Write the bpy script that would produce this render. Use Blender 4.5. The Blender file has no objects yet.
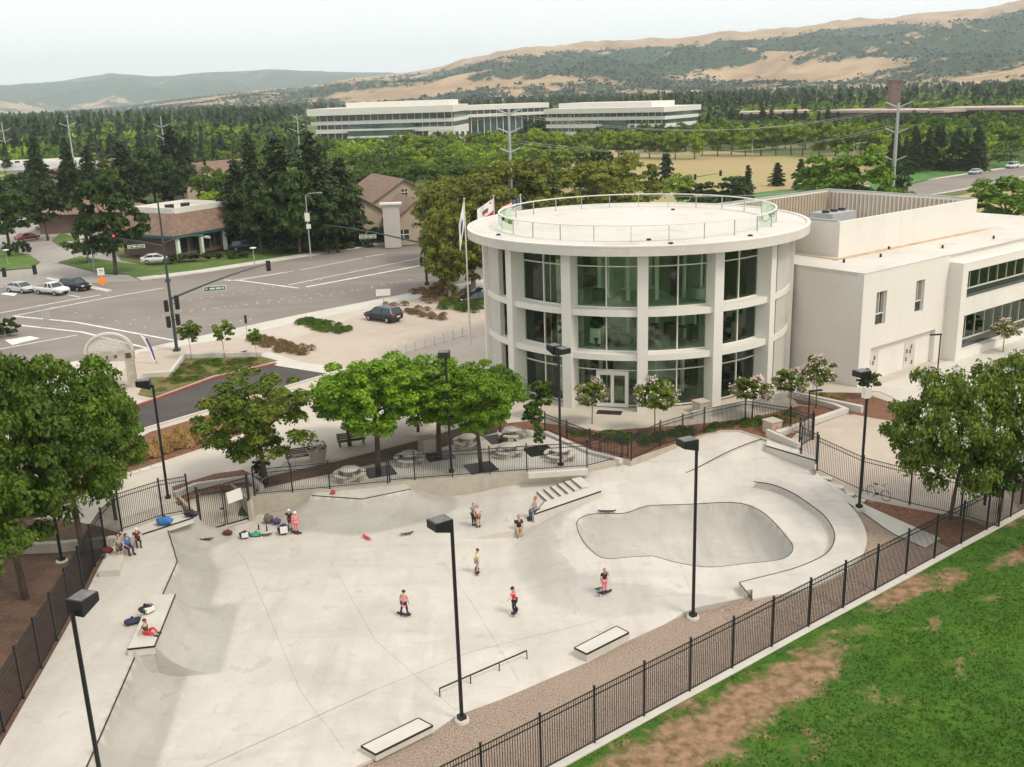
import bpy, bmesh, math, random
import numpy as np
from mathutils import Vector, Matrix, noise
from mathutils.geometry import delaunay_2d_cdt
R_ = math.radians
random.seed(7); rng = np.random.default_rng(7)
sc = bpy.context.scene
COL = sc.collection

# ------------------------------------------------------------ camera
FPX = 1000.0; PITCH = math.atan(.291); ROLL = .033; CAMH = 25.0
cf = Vector((0, math.cos(PITCH), -math.sin(PITCH)))
cu0 = Vector((0, math.sin(PITCH), math.cos(PITCH)))
cr = Vector((1, 0, 0))*math.cos(ROLL) - cu0*math.sin(ROLL)
cu = Vector((1, 0, 0))*math.sin(ROLL) + cu0*math.cos(ROLL)
cam = bpy.data.cameras.new('camera'); camo = bpy.data.objects.new('camera', cam); COL.objects.link(camo)
cam.sensor_width = 36; cam.lens = 36*FPX/1024; cam.clip_end = 30000; cam.clip_start = .5
m = Matrix((cr, cu, -cf)).transposed().to_4x4(); m.translation = Vector((0, 0, CAMH)); camo.matrix_world = m
sc.camera = camo
ZS = 1.2

def at(px, py, z=0.0):
    d = cf + cr*((px-512)/FPX) + cu*((383.5-py)/FPX)
    t = (z-CAMH)/d.z
    return Vector((d.x*t, d.y*t, z))
def proj(x, y, z):
    q = Vector((x, y, z-CAMH)); a = q.dot(cf)
    return 512+FPX*q.dot(cr)/a, 383.5-FPX*q.dot(cu)/a
def hz(x, y, py):
    lo, hi = -20, min(1500, CAMH+y*3.0)
    for _ in range(50):
        mm = (lo+hi)/2
        if proj(x, y, mm)[1] > py: lo = mm
        else: hi = mm
    return lo
def sstep(a, b, x):
    t = min(1, max(0, (x-a)/(b-a))); return t*t*(3-2*t)
def H(x, y):
    s = -(x+3.7)*.545+(y-33.1)*.84
    return ZS*sstep(4, 10, s)

# ------------------------------------------------------------ materials
MATS = {}
def mat(name, col, rough=.8, var=.15, scale=3.0, metal=0, bump=0, bscale=20, emis=None, spec=.5, detail=4, col2=None, obj_rand=0):
    if name in MATS: return MATS[name]
    m = bpy.data.materials.new(name); m.use_nodes = True; nt = m.node_tree
    b = nt.nodes['Principled BSDF']; b.inputs['Roughness'].default_value = rough; b.inputs['Metallic'].default_value = metal
    b.inputs['Specular IOR Level'].default_value = spec
    tc = nt.nodes.new('ShaderNodeTexCoord')
    n = nt.nodes.new('ShaderNodeTexNoise'); n.inputs['Scale'].default_value = scale; n.inputs['Detail'].default_value = detail
    nt.links.new(tc.outputs['Object'], n.inputs['Vector'])
    r = nt.nodes.new('ShaderNodeValToRGB'); e = r.color_ramp.elements
    c2 = col2 or tuple(min(1, c*(1+var)) for c in col); c1 = tuple(c*(1-var) for c in col)
    if col2: c1 = col
    e[0].position = .3; e[0].color = (*c1, 1); e[1].position = .7; e[1].color = (*c2, 1)
    nt.links.new(n.outputs['Fac'], r.inputs['Fac']); nt.links.new(r.outputs['Color'], b.inputs['Base Color'])
    if bump:
        n2 = nt.nodes.new('ShaderNodeTexNoise'); n2.inputs['Scale'].default_value = bscale; n2.inputs['Detail'].default_value = 6
        nt.links.new(tc.outputs['Object'], n2.inputs['Vector'])
        bp = nt.nodes.new('ShaderNodeBump'); bp.inputs['Strength'].default_value = bump; bp.inputs['Distance'].default_value = .05
        nt.links.new(n2.outputs['Fac'], bp.inputs['Height']); nt.links.new(bp.outputs['Normal'], b.inputs['Normal'])
    if emis:
        b.inputs['Emission Color'].default_value = (*emis[0], 1); b.inputs['Emission Strength'].default_value = emis[1]
    MATS[name] = m; return m

def layered(name, base, layers, rough=.9, bump=.3, bscale=8):
    """base colour, then (colour, noise scale, lo, hi, strength[, stretch]) mixed over it."""
    m = bpy.data.materials.new(name); m.use_nodes = True; nt = m.node_tree; L = nt.links
    b = nt.nodes['Principled BSDF']; b.inputs['Roughness'].default_value = rough; b.inputs['Specular IOR Level'].default_value = .3
    tc = nt.nodes.new('ShaderNodeTexCoord')
    prev = None; last = None
    for i, ly in enumerate(layers):
        col, s, lo, hi, st = ly[:5]
        mp = nt.nodes.new('ShaderNodeMapping'); mp.inputs['Location'].default_value = (i*13.7, i*5.1, i*3.3)
        if len(ly) > 5:
            mp.inputs['Scale'].default_value = ly[5]
            if len(ly) > 6: mp.inputs['Rotation'].default_value = (0, 0, ly[6])
        L.new(tc.outputs['Object'], mp.inputs['Vector'])
        n = nt.nodes.new('ShaderNodeTexNoise'); n.inputs['Scale'].default_value = s; n.inputs['Detail'].default_value = 8; n.inputs['Roughness'].default_value = .62
        L.new(mp.outputs['Vector'], n.inputs['Vector'])
        mr = nt.nodes.new('ShaderNodeMapRange'); mr.inputs['From Min'].default_value = lo; mr.inputs['From Max'].default_value = hi
        mr.inputs['To Max'].default_value = st; L.new(n.outputs['Fac'], mr.inputs['Value'])
        mx = nt.nodes.new('ShaderNodeMix'); mx.data_type = 'RGBA'
        if prev is None: mx.inputs['A'].default_value = (*base, 1)
        else: L.new(prev, mx.inputs['A'])
        mx.inputs['B'].default_value = (*col, 1); L.new(mr.outputs['Result'], mx.inputs['Factor'])
        prev = mx.outputs['Result']; last = n
    L.new(prev, b.inputs['Base Color'])
    if bump:
        n2 = nt.nodes.new('ShaderNodeTexNoise'); n2.inputs['Scale'].default_value = bscale; n2.inputs['Detail'].default_value = 8
        L.new(tc.outputs['Object'], n2.inputs['Vector'])
        bp = nt.nodes.new('ShaderNodeBump'); bp.inputs['Strength'].default_value = bump; bp.inputs['Distance'].default_value = .08
        L.new(n2.outputs['Fac'], bp.inputs['Height']); L.new(bp.outputs['Normal'], b.inputs['Normal'])
    MATS[name] = m; return m

def leafmat(name, cols, trans=.25):
    m = bpy.data.materials.new(name); m.use_nodes = True; nt = m.node_tree; L = nt.links
    b = nt.nodes['Principled BSDF']; b.inputs['Roughness'].default_value = .6; b.inputs['Specular IOR Level'].default_value = .3
    g = nt.nodes.new('ShaderNodeNewGeometry'); r = nt.nodes.new('ShaderNodeValToRGB'); e = r.color_ramp.elements
    tc = nt.nodes.new('ShaderNodeTexCoord'); n = nt.nodes.new('ShaderNodeTexNoise'); n.inputs['Scale'].default_value = .7; n.inputs['Detail'].default_value = 2
    L.new(tc.outputs['Object'], n.inputs['Vector'])
    ad = nt.nodes.new('ShaderNodeMath'); ad.operation = 'MULTIPLY_ADD'; ad.inputs[1].default_value = .5
    L.new(g.outputs['Random Per Island'], ad.inputs[0]); 
    sb = nt.nodes.new('ShaderNodeMath'); sb.operation = 'MULTIPLY_ADD'; sb.inputs[1].default_value = 1.2; sb.inputs[2].default_value = -.35
    L.new(n.outputs['Fac'], sb.inputs[0]); L.new(sb.outputs[0], ad.inputs[2]); L.new(ad.outputs[0], r.inputs['Fac'])
    e[0].position = 0; e[0].color = (*cols[0], 1); e[1].position = 1; e[1].color = (*cols[-1], 1)
    for i in range(1, len(cols)-1):
        x = e.new(i/(len(cols)-1)); x.color = (*cols[i], 1)
    oi = nt.nodes.new('ShaderNodeObjectInfo'); hs = nt.nodes.new('ShaderNodeHueSaturation')
    mr = nt.nodes.new('ShaderNodeMapRange'); mr.inputs['To Min'].default_value = .75; mr.inputs['To Max'].default_value = 1.25
    L.new(oi.outputs['Random'], mr.inputs['Value']); L.new(mr.outputs['Result'], hs.inputs['Value']); L.new(r.outputs['Color'], hs.inputs['Color'])
    L.new(hs.outputs['Color'], b.inputs['Base Color'])
    t = nt.nodes.new('ShaderNodeBsdfTranslucent'); L.new(hs.outputs['Color'], t.inputs['Color'])
    mx = nt.nodes.new('ShaderNodeMixShader'); mx.inputs[0].default_value = trans
    L.new(b.outputs[0], mx.inputs[1]); L.new(t.outputs[0], mx.inputs[2]); L.new(mx.outputs[0], nt.nodes['Material Output'].inputs['Surface'])
    MATS[name] = m; return m

def glassmat(name, tint, gloss=.25):
    m = bpy.data.materials.new(name); m.use_nodes = True; nt = m.node_tree; L = nt.links
    nt.nodes.remove(nt.nodes['Principled BSDF'])
    t = nt.nodes.new('ShaderNodeBsdfTransparent'); t.inputs['Color'].default_value = (*tint, 1)
    g = nt.nodes.new('ShaderNodeBsdfGlossy'); g.inputs['Roughness'].default_value = .03; g.inputs['Color'].default_value = (.7, .85, .72, 1)
    fr = nt.nodes.new('ShaderNodeLayerWeight'); fr.inputs['Blend'].default_value = gloss
    mx = nt.nodes.new('ShaderNodeMixShader'); L.new(fr.outputs['Fresnel'], mx.inputs[0]); L.new(t.outputs[0], mx.inputs[1]); L.new(g.outputs[0], mx.inputs[2])
    L.new(mx.outputs[0], nt.nodes['Material Output'].inputs['Surface']); MATS[name] = m; return m

M = {}
M['conc'] = layered('skate_concrete', (.55, .51, .455), [((.43, .40, .355), .22, .42, .68, .85), ((.63, .59, .535), .6, .5, .75, .7), ((.40, .365, .31), .9, .5, .75, .55, (1, .22, 1), .5), ((.50, .46, .395), 6, .4, .8, .5), ((.33, .30, .26), .45, .56, .78, .5, (1, .12, 1), -.35), ((.36, .33, .28), 1.6, .6, .78, .5, (.2, 1, 1), .2), ((.30, .27, .23), 2.8, .62, .78, .5), ((.34, .31, .27), .35, .57, .64, .16, (.15, 2.2, 1), .75), ((.34, .31, .27), .3, .58, .64, .14, (2.0, .12, 1), .3), ((.27, .25, .22), 4.5, .66, .72, .6), ((.36, .33, .29), .9, .62, .66, .4), ((.60, .57, .52), 14, .52, .7, .5), ((.38, .35, .31), 30, .56, .72, .45)], .75, .08, 20)
M['shot'] = layered('shotcrete_transition', (.44, .415, .36), [((.36, .34, .295), .5, .42, .68, .8), ((.50, .47, .41), .9, .5, .75, .7, (1, .2, 1), .9), ((.31, .29, .25), 1.4, .52, .75, .6, (.25, 1, 1), .4), ((.28, .26, .22), 3.5, .62, .8, .45)], .7, .05, 6)
M['conc_wall'] = layered('weathered_concrete', (.42, .38, .31), [((.30, .26, .20), .8, .45, .75, .8), ((.50, .47, .40), 2.5, .5, .8, .5)], .85, .1, 8)
M['conc_light'] = layered('light_concrete', (.56, .53, .47), [((.44, .41, .36), .5, .4, .75, .7), ((.60, .57, .51), 4, .5, .8, .5)], .8, .06, 9)
M['paving'] = layered('tan_paving', (.47, .395, .325), [((.38, .32, .265), .15, .4, .7, .7), ((.55, .47, .39), .7, .5, .75, .6), ((.36, .29, .24), 3, .55, .8, .4)], .85, .05, 9)
M['plaza'] = layered('plaza_paving', (.50, .45, .38), [((.42, .37, .31), .2, .4, .7, .7), ((.56, .51, .44), 1.5, .5, .75, .5)], .85, .05, 9)
M['asphalt'] = layered('worn_asphalt', (.235, .205, .178), [((.12, .11, .10), .5, .58, .72, .5, (.05, 1.3, 1), -.78), ((.14, .125, .11), .9, .6, .75, .45, (.06, 1, 1), .8), ((.30, .27, .24), 2.0, .6, .8, .5), ((.175, .15, .13), .06, .42, .62, .8), ((.29, .26, .225), .25, .5, .75, .6, (.15, 1, 1), -.75), ((.17, .155, .145), .8, .55, .8, .5, (.1, 1, 1), -.75)], .9, .08, 12)
M['asphalt_dark'] = layered('fresh_asphalt', (.068, .06, .055), [((.10, .09, .083), .4, .4, .75, .7)], .9, .1, 15)
M['parking'] = layered('faded_asphalt', (.33, .30, .265), [((.26, .235, .21), .1, .4, .65, .8), ((.38, .35, .31), .5, .5, .8, .6)], .9, .05, 10)
M['gravel'] = layered('brown_gravel', (.26, .19, .145), [((.46, .38, .31), 17, .48, .6, .9), ((.11, .075, .055), 13, .52, .63, .85), ((.33, .25, .19), .4, .45, .7, .5)], .95, .9, 6)
M['mulch'] = layered('bark_mulch', (.20, .095, .055), [((.10, .05, .032), 2.5, .48, .65, .8), ((.30, .17, .11), 4, .55, .68, .7)], .95, .9, 8)
M['soil'] = layered('dark_leaf_litter', (.13, .075, .05), [((.07, .045, .03), .8, .45, .65, .8), ((.22, .15, .10), 5, .55, .68, .7)], .95, .9, 8)  # dark brown with noise patches and paler flecks
M['lawn'] = layered('patchy_lawn', (.045, .115, .007), [((.08, .17, .012), .3, .45, .68, .8), ((.018, .058, .005), 1.1, .48, .68, .8), ((.11, .16, .02), 3.0, .54, .72, .5), ((.022, .07, .008), 7, .48, .64, .7), ((.07, .13, .012), 22, .5, .66, .6)], .95, .9, 12)
M['ground'] = layered('rough_ground', (.09, .13, .03), [((.22, .19, .09), .02, .45, .6, .8), ((.05, .08, .02), .08, .45, .65, .8)], .95, .3, 2)
M['drygrass'] = layered('dry_grass', (.36, .27, .13), [((.27, .28, .09), .02, .45, .6, .9), ((.42, .27, .16), .03, .52, .66, .8), ((.30, .24, .11), .4, .45, .7, .6)], .95, .3, 3)
M['verge'] = layered('verge_grass', (.08, .15, .022), [((.20, .19, .06), .3, .5, .68, .8), ((.05, .10, .015), 1.5, .5, .7, .7)], .95, .6, 6)
M['white'] = layered('white_render', (.70, .67, .61), [((.62, .585, .52), .25, .45, .75, .7), ((.56, .52, .45), 1.0, .55, .8, .45, (2.5, 2.5, .12)), ((.74, .71, .66), 1.5, .5, .75, .5)], .75, 0)
M['white2'] = layered('white_roofing', (.60, .57, .52), [((.52, .475, .41), .12, .42, .66, .8), ((.42, .33, .26), .35, .56, .74, .6), ((.66, .63, .58), 1.2, .5, .75, .6), ((.52, .46, .40), .5, .60, .66, .35, (.2, 3, 1), .6)], .8, 0)
M['beige'] = mat('pale_stone_panel', (.50, .475, .425), .8, .06, .5)
M['black'] = mat('black_paint', (.012, .012, .014), .45, .2, 3)
M['steel'] = mat('black_coping_steel', (.035, .03, .028), .4, .2, 3, metal=.6)
M['grey_metal'] = mat('galvanised_steel', (.38, .39, .39), .5, .1, 2, metal=.3)
M['green_metal'] = mat('dark_green_pole_paint', (.03, .05, .045), .5, .1, 2)
M['paint'] = mat('road_marking_paint', (.68, .66, .62), .8, .2, 1.5)
M['glass'] = glassmat('green_tinted_glass', (.90, .96, .89), .40)
M['rail_glass'] = glassmat('clear_balustrade_glass', (.975, .99, .98), .10)
M['dark_glass'] = mat('dark_window_glass', (.02, .03, .032), .08, .3, .5, spec=.8)
M['shingle'] = mat('brown_roof_shingle', (.20, .13, .095), .9, .25, 1.2, bump=.3, bscale=6)
M['bark'] = mat('tree_bark', (.085, .06, .045), .95, .3, 6, bump=.5, bscale=15)
M['bark_pale'] = mat('pale_tree_bark', (.33, .28, .22), .95, .3, 6)
M['wood'] = mat('dark_timber', (.09, .055, .035), .7, .3, 5)
M['red_curb'] = mat('red_kerb_paint', (.30, .08, .06), .8, .25, 2)

# ------------------------------------------------------------ builders
def tag(o, label=None, cat=None, group=None, kind=None):
    if label: o['label'] = label
    if cat: o['category'] = cat
    if group: o['group'] = group
    if kind: o['kind'] = kind
    return o
def empty(name, loc, label, cat, group=None, rz=0):
    o = bpy.data.objects.new(name, None); o.empty_display_size = .3; COL.objects.link(o)
    o.location = loc; o.rotation_euler = (0, 0, rz); return tag(o, label, cat, group)
def copy_tree(o, parent=None):
    c = o.copy(); COL.objects.link(c)
    if parent: c.parent = parent
    for ch in o.children: copy_tree(ch, c)
    return c
def linkmesh(name, me, mats, parent=None, world=False):
    o = bpy.data.objects.new(name, me); COL.objects.link(o)
    for mm in mats:
        if len(me.materials) < len(mats): me.materials.append(mm)
    if parent: o.parent = parent
    return o
class MB:
    def __init__(s): s.v = []; s.f = []; s.m = []; s.k = 0
    def add(s, vs, fs):
        n = len(s.v); s.v += [tuple(p) for p in vs]
        for f in fs: s.f.append([i+n for i in f]); s.m.append(s.k)
        return s
    def box(s, c, d, rz=0, taper=1.0):
        x, y, z = c; a, b, h = d[0]/2, d[1]/2, d[2]/2; cs, sn = math.cos(rz), math.sin(rz); vs = []
        for zz, t in ((-h, 1), (h, taper)):
            for u, v in ((-a, -b), (a, -b), (a, b), (-a, b)):
                u *= t; v *= t; vs.append((x+u*cs-v*sn, y+u*sn+v*cs, z+zz))
        return s.add(vs, [(3, 2, 1, 0), (4, 5, 6, 7), (0, 1, 5, 4), (1, 2, 6, 5), (2, 3, 7, 6), (3, 0, 4, 7)])
    def prism(s, poly, z0, z1):
        n = len(poly); A = sum(poly[i][0]*poly[(i+1) % n][1]-poly[(i+1) % n][0]*poly[i][1] for i in range(n))
        if A < 0: poly = poly[::-1]
        g = lambda z, i: z[i] if isinstance(z, (list, tuple)) else z
        vs = [(p[0], p[1], g(z0, i)) for i, p in enumerate(poly)]+[(p[0], p[1], g(z1, i)) for i, p in enumerate(poly)]
        return s.add(vs, [list(range(n))[::-1], list(range(n, 2*n))]+[(i, (i+1) % n, n+(i+1) % n, n+i) for i in range(n)])
    def tube(s, p0, p1, r0, r1=None, n=8, cap=True):
        r1 = r0 if r1 is None else r1; p0 = Vector(p0); p1 = Vector(p1); d = (p1-p0).normalized()
        a = d.orthogonal().normalized(); b = d.cross(a); vs = []
        for p, r in ((p0, r0), (p1, r1)):
            for i in range(n):
                t = 2*math.pi*i/n; vs.append(p+a*math.cos(t)*r+b*math.sin(t)*r)
        fs = [(i, (i+1) % n, n+(i+1) % n, n+i) for i in range(n)]
        if cap: fs += [list(range(n))[::-1], list(range(n, 2*n))]
        return s.add(vs, fs)
    def path(s, pts, r, n=6):
        for a, b in zip(pts[:-1], pts[1:]): s.tube(a, b, r, r, n)
        return s
    def bar(s, p0, p1, w, h):
        """rectangular bar, w across, h high, from p0 to p1 (centres)"""
        p0 = Vector(p0); p1 = Vector(p1); d = (p1-p0).normalized(); up = Vector((0, 0, 1))
        if abs(d.z) > .95: up = Vector((0, 1, 0))
        a = d.cross(up).normalized()*w/2; b = a.cross(d).normalized()*h/2
        vs = [p+q for p in (p0, p1) for q in (-a-b, a-b, a+b, -a+b)]
        return s.add(vs, [(0, 1, 2, 3)[::-1], (4, 5, 6, 7), (0, 1, 5, 4), (1, 2, 6, 5), (2, 3, 7, 6), (3, 0, 4, 7)])
    def lathe(s, prof, n=20, c=(0, 0, 0), a0=0, a1=2*math.pi):
        full = abs(a1-a0-2*math.pi) < 1e-6; k = n if full else n+1; vs = []
        for r, z in prof:
            for i in range(k):
                t = a0+(a1-a0)*i/n; vs.append((c[0]+r*math.cos(t), c[1]+r*math.sin(t), c[2]+z))
        fs = []
        for j in range(len(prof)-1):
            for i in range(n):
                i2 = (i+1) % k; fs.append((j*k+i, j*k+i2, (j+1)*k+i2, (j+1)*k+i))
        return s.add(vs, fs)
    def quad(s, *p): return s.add(p, [list(range(len(p)))])
    def ball(s, c, r, n=10, sc_=(1, 1, 1)):
        prof = [(math.sin(math.pi*j/(n//2))*r*sc_[0], -math.cos(math.pi*j/(n//2))*r*sc_[2]) for j in range(n//2+1)]
        return s.lathe(prof, n, c)
    def build(s, name, mats, parent=None, smooth=False, world=False, bev=0):
        me = bpy.data.meshes.new(name); v = s.v
        if world and parent is not None:
            l = parent.location; cs, sn = math.cos(-parent.rotation_euler.z), math.sin(-parent.rotation_euler.z)
            v = [((p[0]-l.x)*cs-(p[1]-l.y)*sn, (p[0]-l.x)*sn+(p[1]-l.y)*cs, p[2]-l.z) for p in v]
        me.from_pydata(v, [], s.f)
        if not isinstance(mats, (list, tuple)): mats = [mats]
        for mm in mats: me.materials.append(mm)
        if len(mats) > 1: me.polygons.foreach_set('material_index', s.m)
        if bev:
            bm = bmesh.new(); bm.from_mesh(me); bmesh.ops.remove_doubles(bm, verts=bm.verts, dist=1e-4)
            bmesh.ops.bevel(bm, geom=bm.edges[:], offset=bev, segments=2, affect='EDGES', clamp_overlap=True); bm.to_mesh(me); bm.free()
        if smooth:
            me.polygons.foreach_set('use_smooth', [True]*len(me.polygons)); me.set_sharp_from_angle(angle=R_(40))
        me.update(); o = bpy.data.objects.new(name, me); COL.objects.link(o)
        if parent is not None: o.parent = parent
        return o

def inpoly(x, y, poly):
    c = False; j = len(poly)-1
    for i in range(len(poly)):
        xi, yi = poly[i][0], poly[i][1]; xj, yj = poly[j][0], poly[j][1]
        if (yi > y) != (yj > y) and x < (xj-xi)*(y-yi)/(yj-yi)+xi: c = not c
        j = i
    return c
def pdist(x, y, pl, closed=True):
    best = 1e9; n = len(pl)
    for i in range(n if closed else n-1):
        ax, ay = pl[i][0], pl[i][1]; bx, by = pl[(i+1) % n][0], pl[(i+1) % n][1]
        dx, dy = bx-ax, by-ay; L2 = dx*dx+dy*dy
        t = 0 if L2 == 0 else max(0, min(1, ((x-ax)*dx+(y-ay)*dy)/L2))
        d = (x-ax-t*dx)**2+(y-ay-t*dy)**2
        if d < best: best = d
    return math.sqrt(best)
def smooth_closed(pts, k=6):
    out = []; n = len(pts)
    for i in range(n):
        p0, p1, p2, p3 = pts[i-1], pts[i], pts[(i+1) % n], pts[(i+2) % n]
        for j in range(k):
            t = j/k
            out.append(tuple(.5*((2*p1[a])+(-p0[a]+p2[a])*t+(2*p0[a]-5*p1[a]+4*p2[a]-p3[a])*t*t+(-p0[a]+3*p1[a]-3*p2[a]+p3[a])*t**3) for a in (0, 1)))
    return out
def smooth_open(pts, k=6):
    q = [pts[0]]+list(pts)+[pts[-1]]; out = []
    for i in range(1, len(q)-2):
        p0, p1, p2, p3 = q[i-1], q[i], q[i+1], q[i+2]
        for j in range(k):
            t = j/k
            out.append(tuple(.5*((2*p1[a])+(-p0[a]+p2[a])*t+(2*p0[a]-5*p1[a]+4*p2[a]-p3[a])*t*t+(-p0[a]+3*p1[a]-3*p2[a]+p3[a])*t**3) for a in (0, 1)))
    out.append((pts[-1][0], pts[-1][1])); return out
def cdt(poly, step, zf, lines=(), holes=(), extra=()):
    """triangulated sheet inside poly"""
    V = []; E = []
    def ring(pl, closed=True):
        n0 = len(V); k = len(pl)
        for p in pl: V.append(Vector((p[0], p[1])))
        for i in range(k if closed else k-1): E.append((n0+i, n0+(i+1) % k))
    def dens(pl, closed=True):
        if not step: return pl
        out = []; k = len(pl)
        for i in range(k if closed else k-1):
            a, b = pl[i], pl[(i+1) % k]; L = math.dist(a[:2], b[:2]); q = max(1, int(L/step))
            for j in range(q): out.append((a[0]+(b[0]-a[0])*j/q, a[1]+(b[1]-a[1])*j/q))
        if not closed: out.append(tuple(pl[-1][:2]))
        return out
    bp = dens(poly); ring(bp)
    for h in holes: ring(dens(h))
    for l, cl in lines: ring(dens(l, cl), cl)
    if step:
        xs = [p[0] for p in poly]; ys = [p[1] for p in poly]; y = min(ys); r = 0
        while y < max(ys):
            x = min(xs)+(r % 2)*step/2
            while x < max(xs):
                if inpoly(x, y, poly): V.append(Vector((x, y)))
                x += step
            y += step*.87; r += 1
    for p in extra: V.append(Vector(p[:2]))
    vo, eo, fo, *_ = delaunay_2d_cdt(V, E, [], 0, 1e-5)
    fs = []
    for f in fo:
        cx = sum(vo[i].x for i in f)/3; cy = sum(vo[i].y for i in f)/3
        if inpoly(cx, cy, poly) and not any(inpoly(cx, cy, h) for h in holes): fs.append(list(f))
    vs = [(v.x, v.y, zf(v.x, v.y)) for v in vo]
    return vs, fs
def sheet(name, poly, off, mt, step=None, kind='structure', zf=None, lines=()):
    zf = zf or H
    vs, fs = cdt([(p[0], p[1]) for p in poly], step, lambda x, y: zf(x, y)+off, lines)
    b = MB(); b.add(vs, fs); o = b.build(name, mt)
    me = o.data; bm = bmesh.new(); bm.from_mesh(me); bmesh.ops.delete(bm, geom=[v for v in bm.verts if not v.link_faces], context='VERTS')
    bmesh.ops.recalc_face_normals(bm, faces=bm.faces)
    if bm.faces and sum(f.normal.z for f in bm.faces) < 0: bmesh.ops.reverse_faces(bm, faces=bm.faces)
    bm.to_mesh(me); bm.free()
    if kind: o['kind'] = kind
    return o
def PX(pts, z=ZS): return [tuple(at(a, b, z)[:2]) for a, b in pts]
def ribbon(pts, w, zf, off, b=None):
    """flat strip along a polyline"""
    b = b or MB()
    for i in range(len(pts)-1):
        p = Vector(pts[i][:2]); q = Vector(pts[i+1][:2]); d = (q-p).normalized(); n = Vector((-d.y, d.x))*w/2
        b.quad((*(p-n), zf(*(p-n))+off), (*(q-n), zf(*(q-n))+off), (*(q+n), zf(*(q+n))+off), (*(p+n), zf(*(p+n))+off))
    return b
def wallrun(pts, w, z0, z1, b=None, zf=None):
    """mitred wall along polyline; z0,z1 relative to zf if given"""
    b = b or MB(); P = [Vector(p[:2]) for p in pts]; n = len(P); off = []
    for i in range(n):
        d1 = (P[i]-P[i-1]).normalized() if i else (P[1]-P[0]).normalized()
        d2 = (P[i+1]-P[i]).normalized() if i < n-1 else d1
        t = (d1+d2); t = t.normalized() if t.length > 1e-6 else d1
        nn = Vector((-t.y, t.x)); c = max(.4, nn.dot(Vector((-d1.y, d1.x)))); off.append(nn*(w/2/c))
    vs = []
    for i in range(n):
        for s_ in (-1, 1):
            q = P[i]+off[i]*s_; g = zf(P[i].x, P[i].y) if zf else 0
            vs += [(q.x, q.y, z0+g), (q.x, q.y, z1+g)]
    fs = []
    for i in range(n-1):
        a = i*4; c = a+4
        fs += [(a, c, c+1, a+1), (a+2, a+3, c+3, c+2), (a+1, c+1, c+3, a+3), (a, a+2, c+2, c)]
    fs += [(0, 1, 3, 2), (4*n-4, 4*n-2, 4*n-1, 4*n-3)]
    return b.add(vs, fs)
HAZE = True; EXPO = 0.58
# ============================================================ ground & skatepark
def z5(x, y): return .3+.3*sstep(52, 60, y)+.42*sstep(11, 6, x)
def z5(x, y):
    return .3+.3*sstep(52, 60, y)+.38*(1-sstep(5, 11, x))*(1-sstep(60, 66, y))+.55*sstep(60.5, 67, y)
ring_in = PX([(753.6,483),(772.5,485.7),(792.4,493),(812.3,504.6),(825.6,514.5),(834,527.8),(834,539.4),(825.6,551),(805.7,561),(785.8,567.7),(759.2,574.3),(739.3,579.3)], .9)
ring_out = PX([(817,474.7),(845.5,499.6),(860.5,516),(867,532.8),(865.4,546),(859,556),(845.5,567.7),(819,581),(792.4,589),(775.8,591.6),(752.6,595.9)], .9)
ring_in = smooth_open(ring_in, 4); ring_out = smooth_open(ring_out, 4)
ring_poly = ring_in+ring_out[::-1]
_Hb = H
def H(x, y):
    s = -(x+3.7)*.545+(y-33.1)*.84
    h = ZS*sstep(6, 12.5, s)
    if 5 < x < 28 and 40 < y < 66:
        d = pdist(x, y, ring_out, False); h = max(h, .60*(1-sstep(0, 1.9, d)))
    if -30 < x < -8 and 52 < y < 66:
        p_ = Vector((x, y))-GA; u_ = p_.dot(GD); n_ = p_.dot(GN)
        if n_ < 4.6 and -.02 < u_ < GLn+.02: h = min(h, .02+1.18*sstep(0, 4.5, n_))
    return h
GA = Vector(at(201.5, 534.5, 0)[:2]); GD = Vector(at(252, 521, 0)[:2])-GA; GLn = GD.length; GD.normalize(); GN = Vector((-GD.y, GD.x))
west = PX([(8,732),(60,640),(86,593),(98,569),(108,550),(123,533),(164,519),(190,514)], 1.3)
gate_a, gate_b = PX([(201.5,534.5),(252,521)], 0)
north = PX([(254,497),(330,490),(389,484.5),(415,481),(527,473),(587,469),(624,460),(631,461)])
ne = PX([(704,436),(722,431.5),(739,431.5),(760,438),(798,451),(815,460.5)])
south = PX([(752,602),(698,612),(683,616),(630,640),(588,662),(502,699),(457,716),(433,733),(340,777)], 0)
park = [tuple(at(-60, 850, 1.3)[:2])]+west+[gate_a, gate_b]+north+ne+ring_out+south+[tuple(at(300, 850, 0)[:2])]
# ---- features
cop = PX([(75,793),(97.6,742.4),(136,654.4)], 1.3)+PX([(163,594),(177.3,561.3),(174,550),(167,527.4),(197,515.6)], 1.3)
D1 = [tuple(at(-60, 850, 1.3)[:2])]+west[:-1]+[cop[-1]]+cop[::-1][1:]+[tuple(at(60, 850, 1.3)[:2])]
D1 = [tuple(at(-90, 850, 1.3)[:2])]+PX([(-20,732),(40,630),(90,560),(108,530),(150,500),(185,495)], 1.3)+cop[::-1]+[tuple(at(50, 850, 1.3)[:2])]
def qp(d, h, R):
    L = math.sqrt(R*R-(R-h)**2)
    if d >= L: return 0.0
    return R-math.sqrt(R*R-(L-d)**2)
LB = PX([(127.3,649),(154.7,646),(175.5,594),(151.8,595)], 1.65)
bO = Vector(LB[1]); bW = (Vector(LB[0])-bO).length*.85; bv = (Vector(LB[2])-bO); bL = bv.length; bv.normalize(); bu = Vector((bv.y, -bv.x))
D3 = PX([(312,495.5),(361.7,499),(411,489),(405,478),(389,480),(330,485),(312,486)], 1.1)
D4s = PX([(457,534),(515,531),(533,524),(560,512),(600,498)], .4)
D4 = D4s+PX([(596,470),(527,468),(450,475),(425,485),(440,520)], .4)
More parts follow.
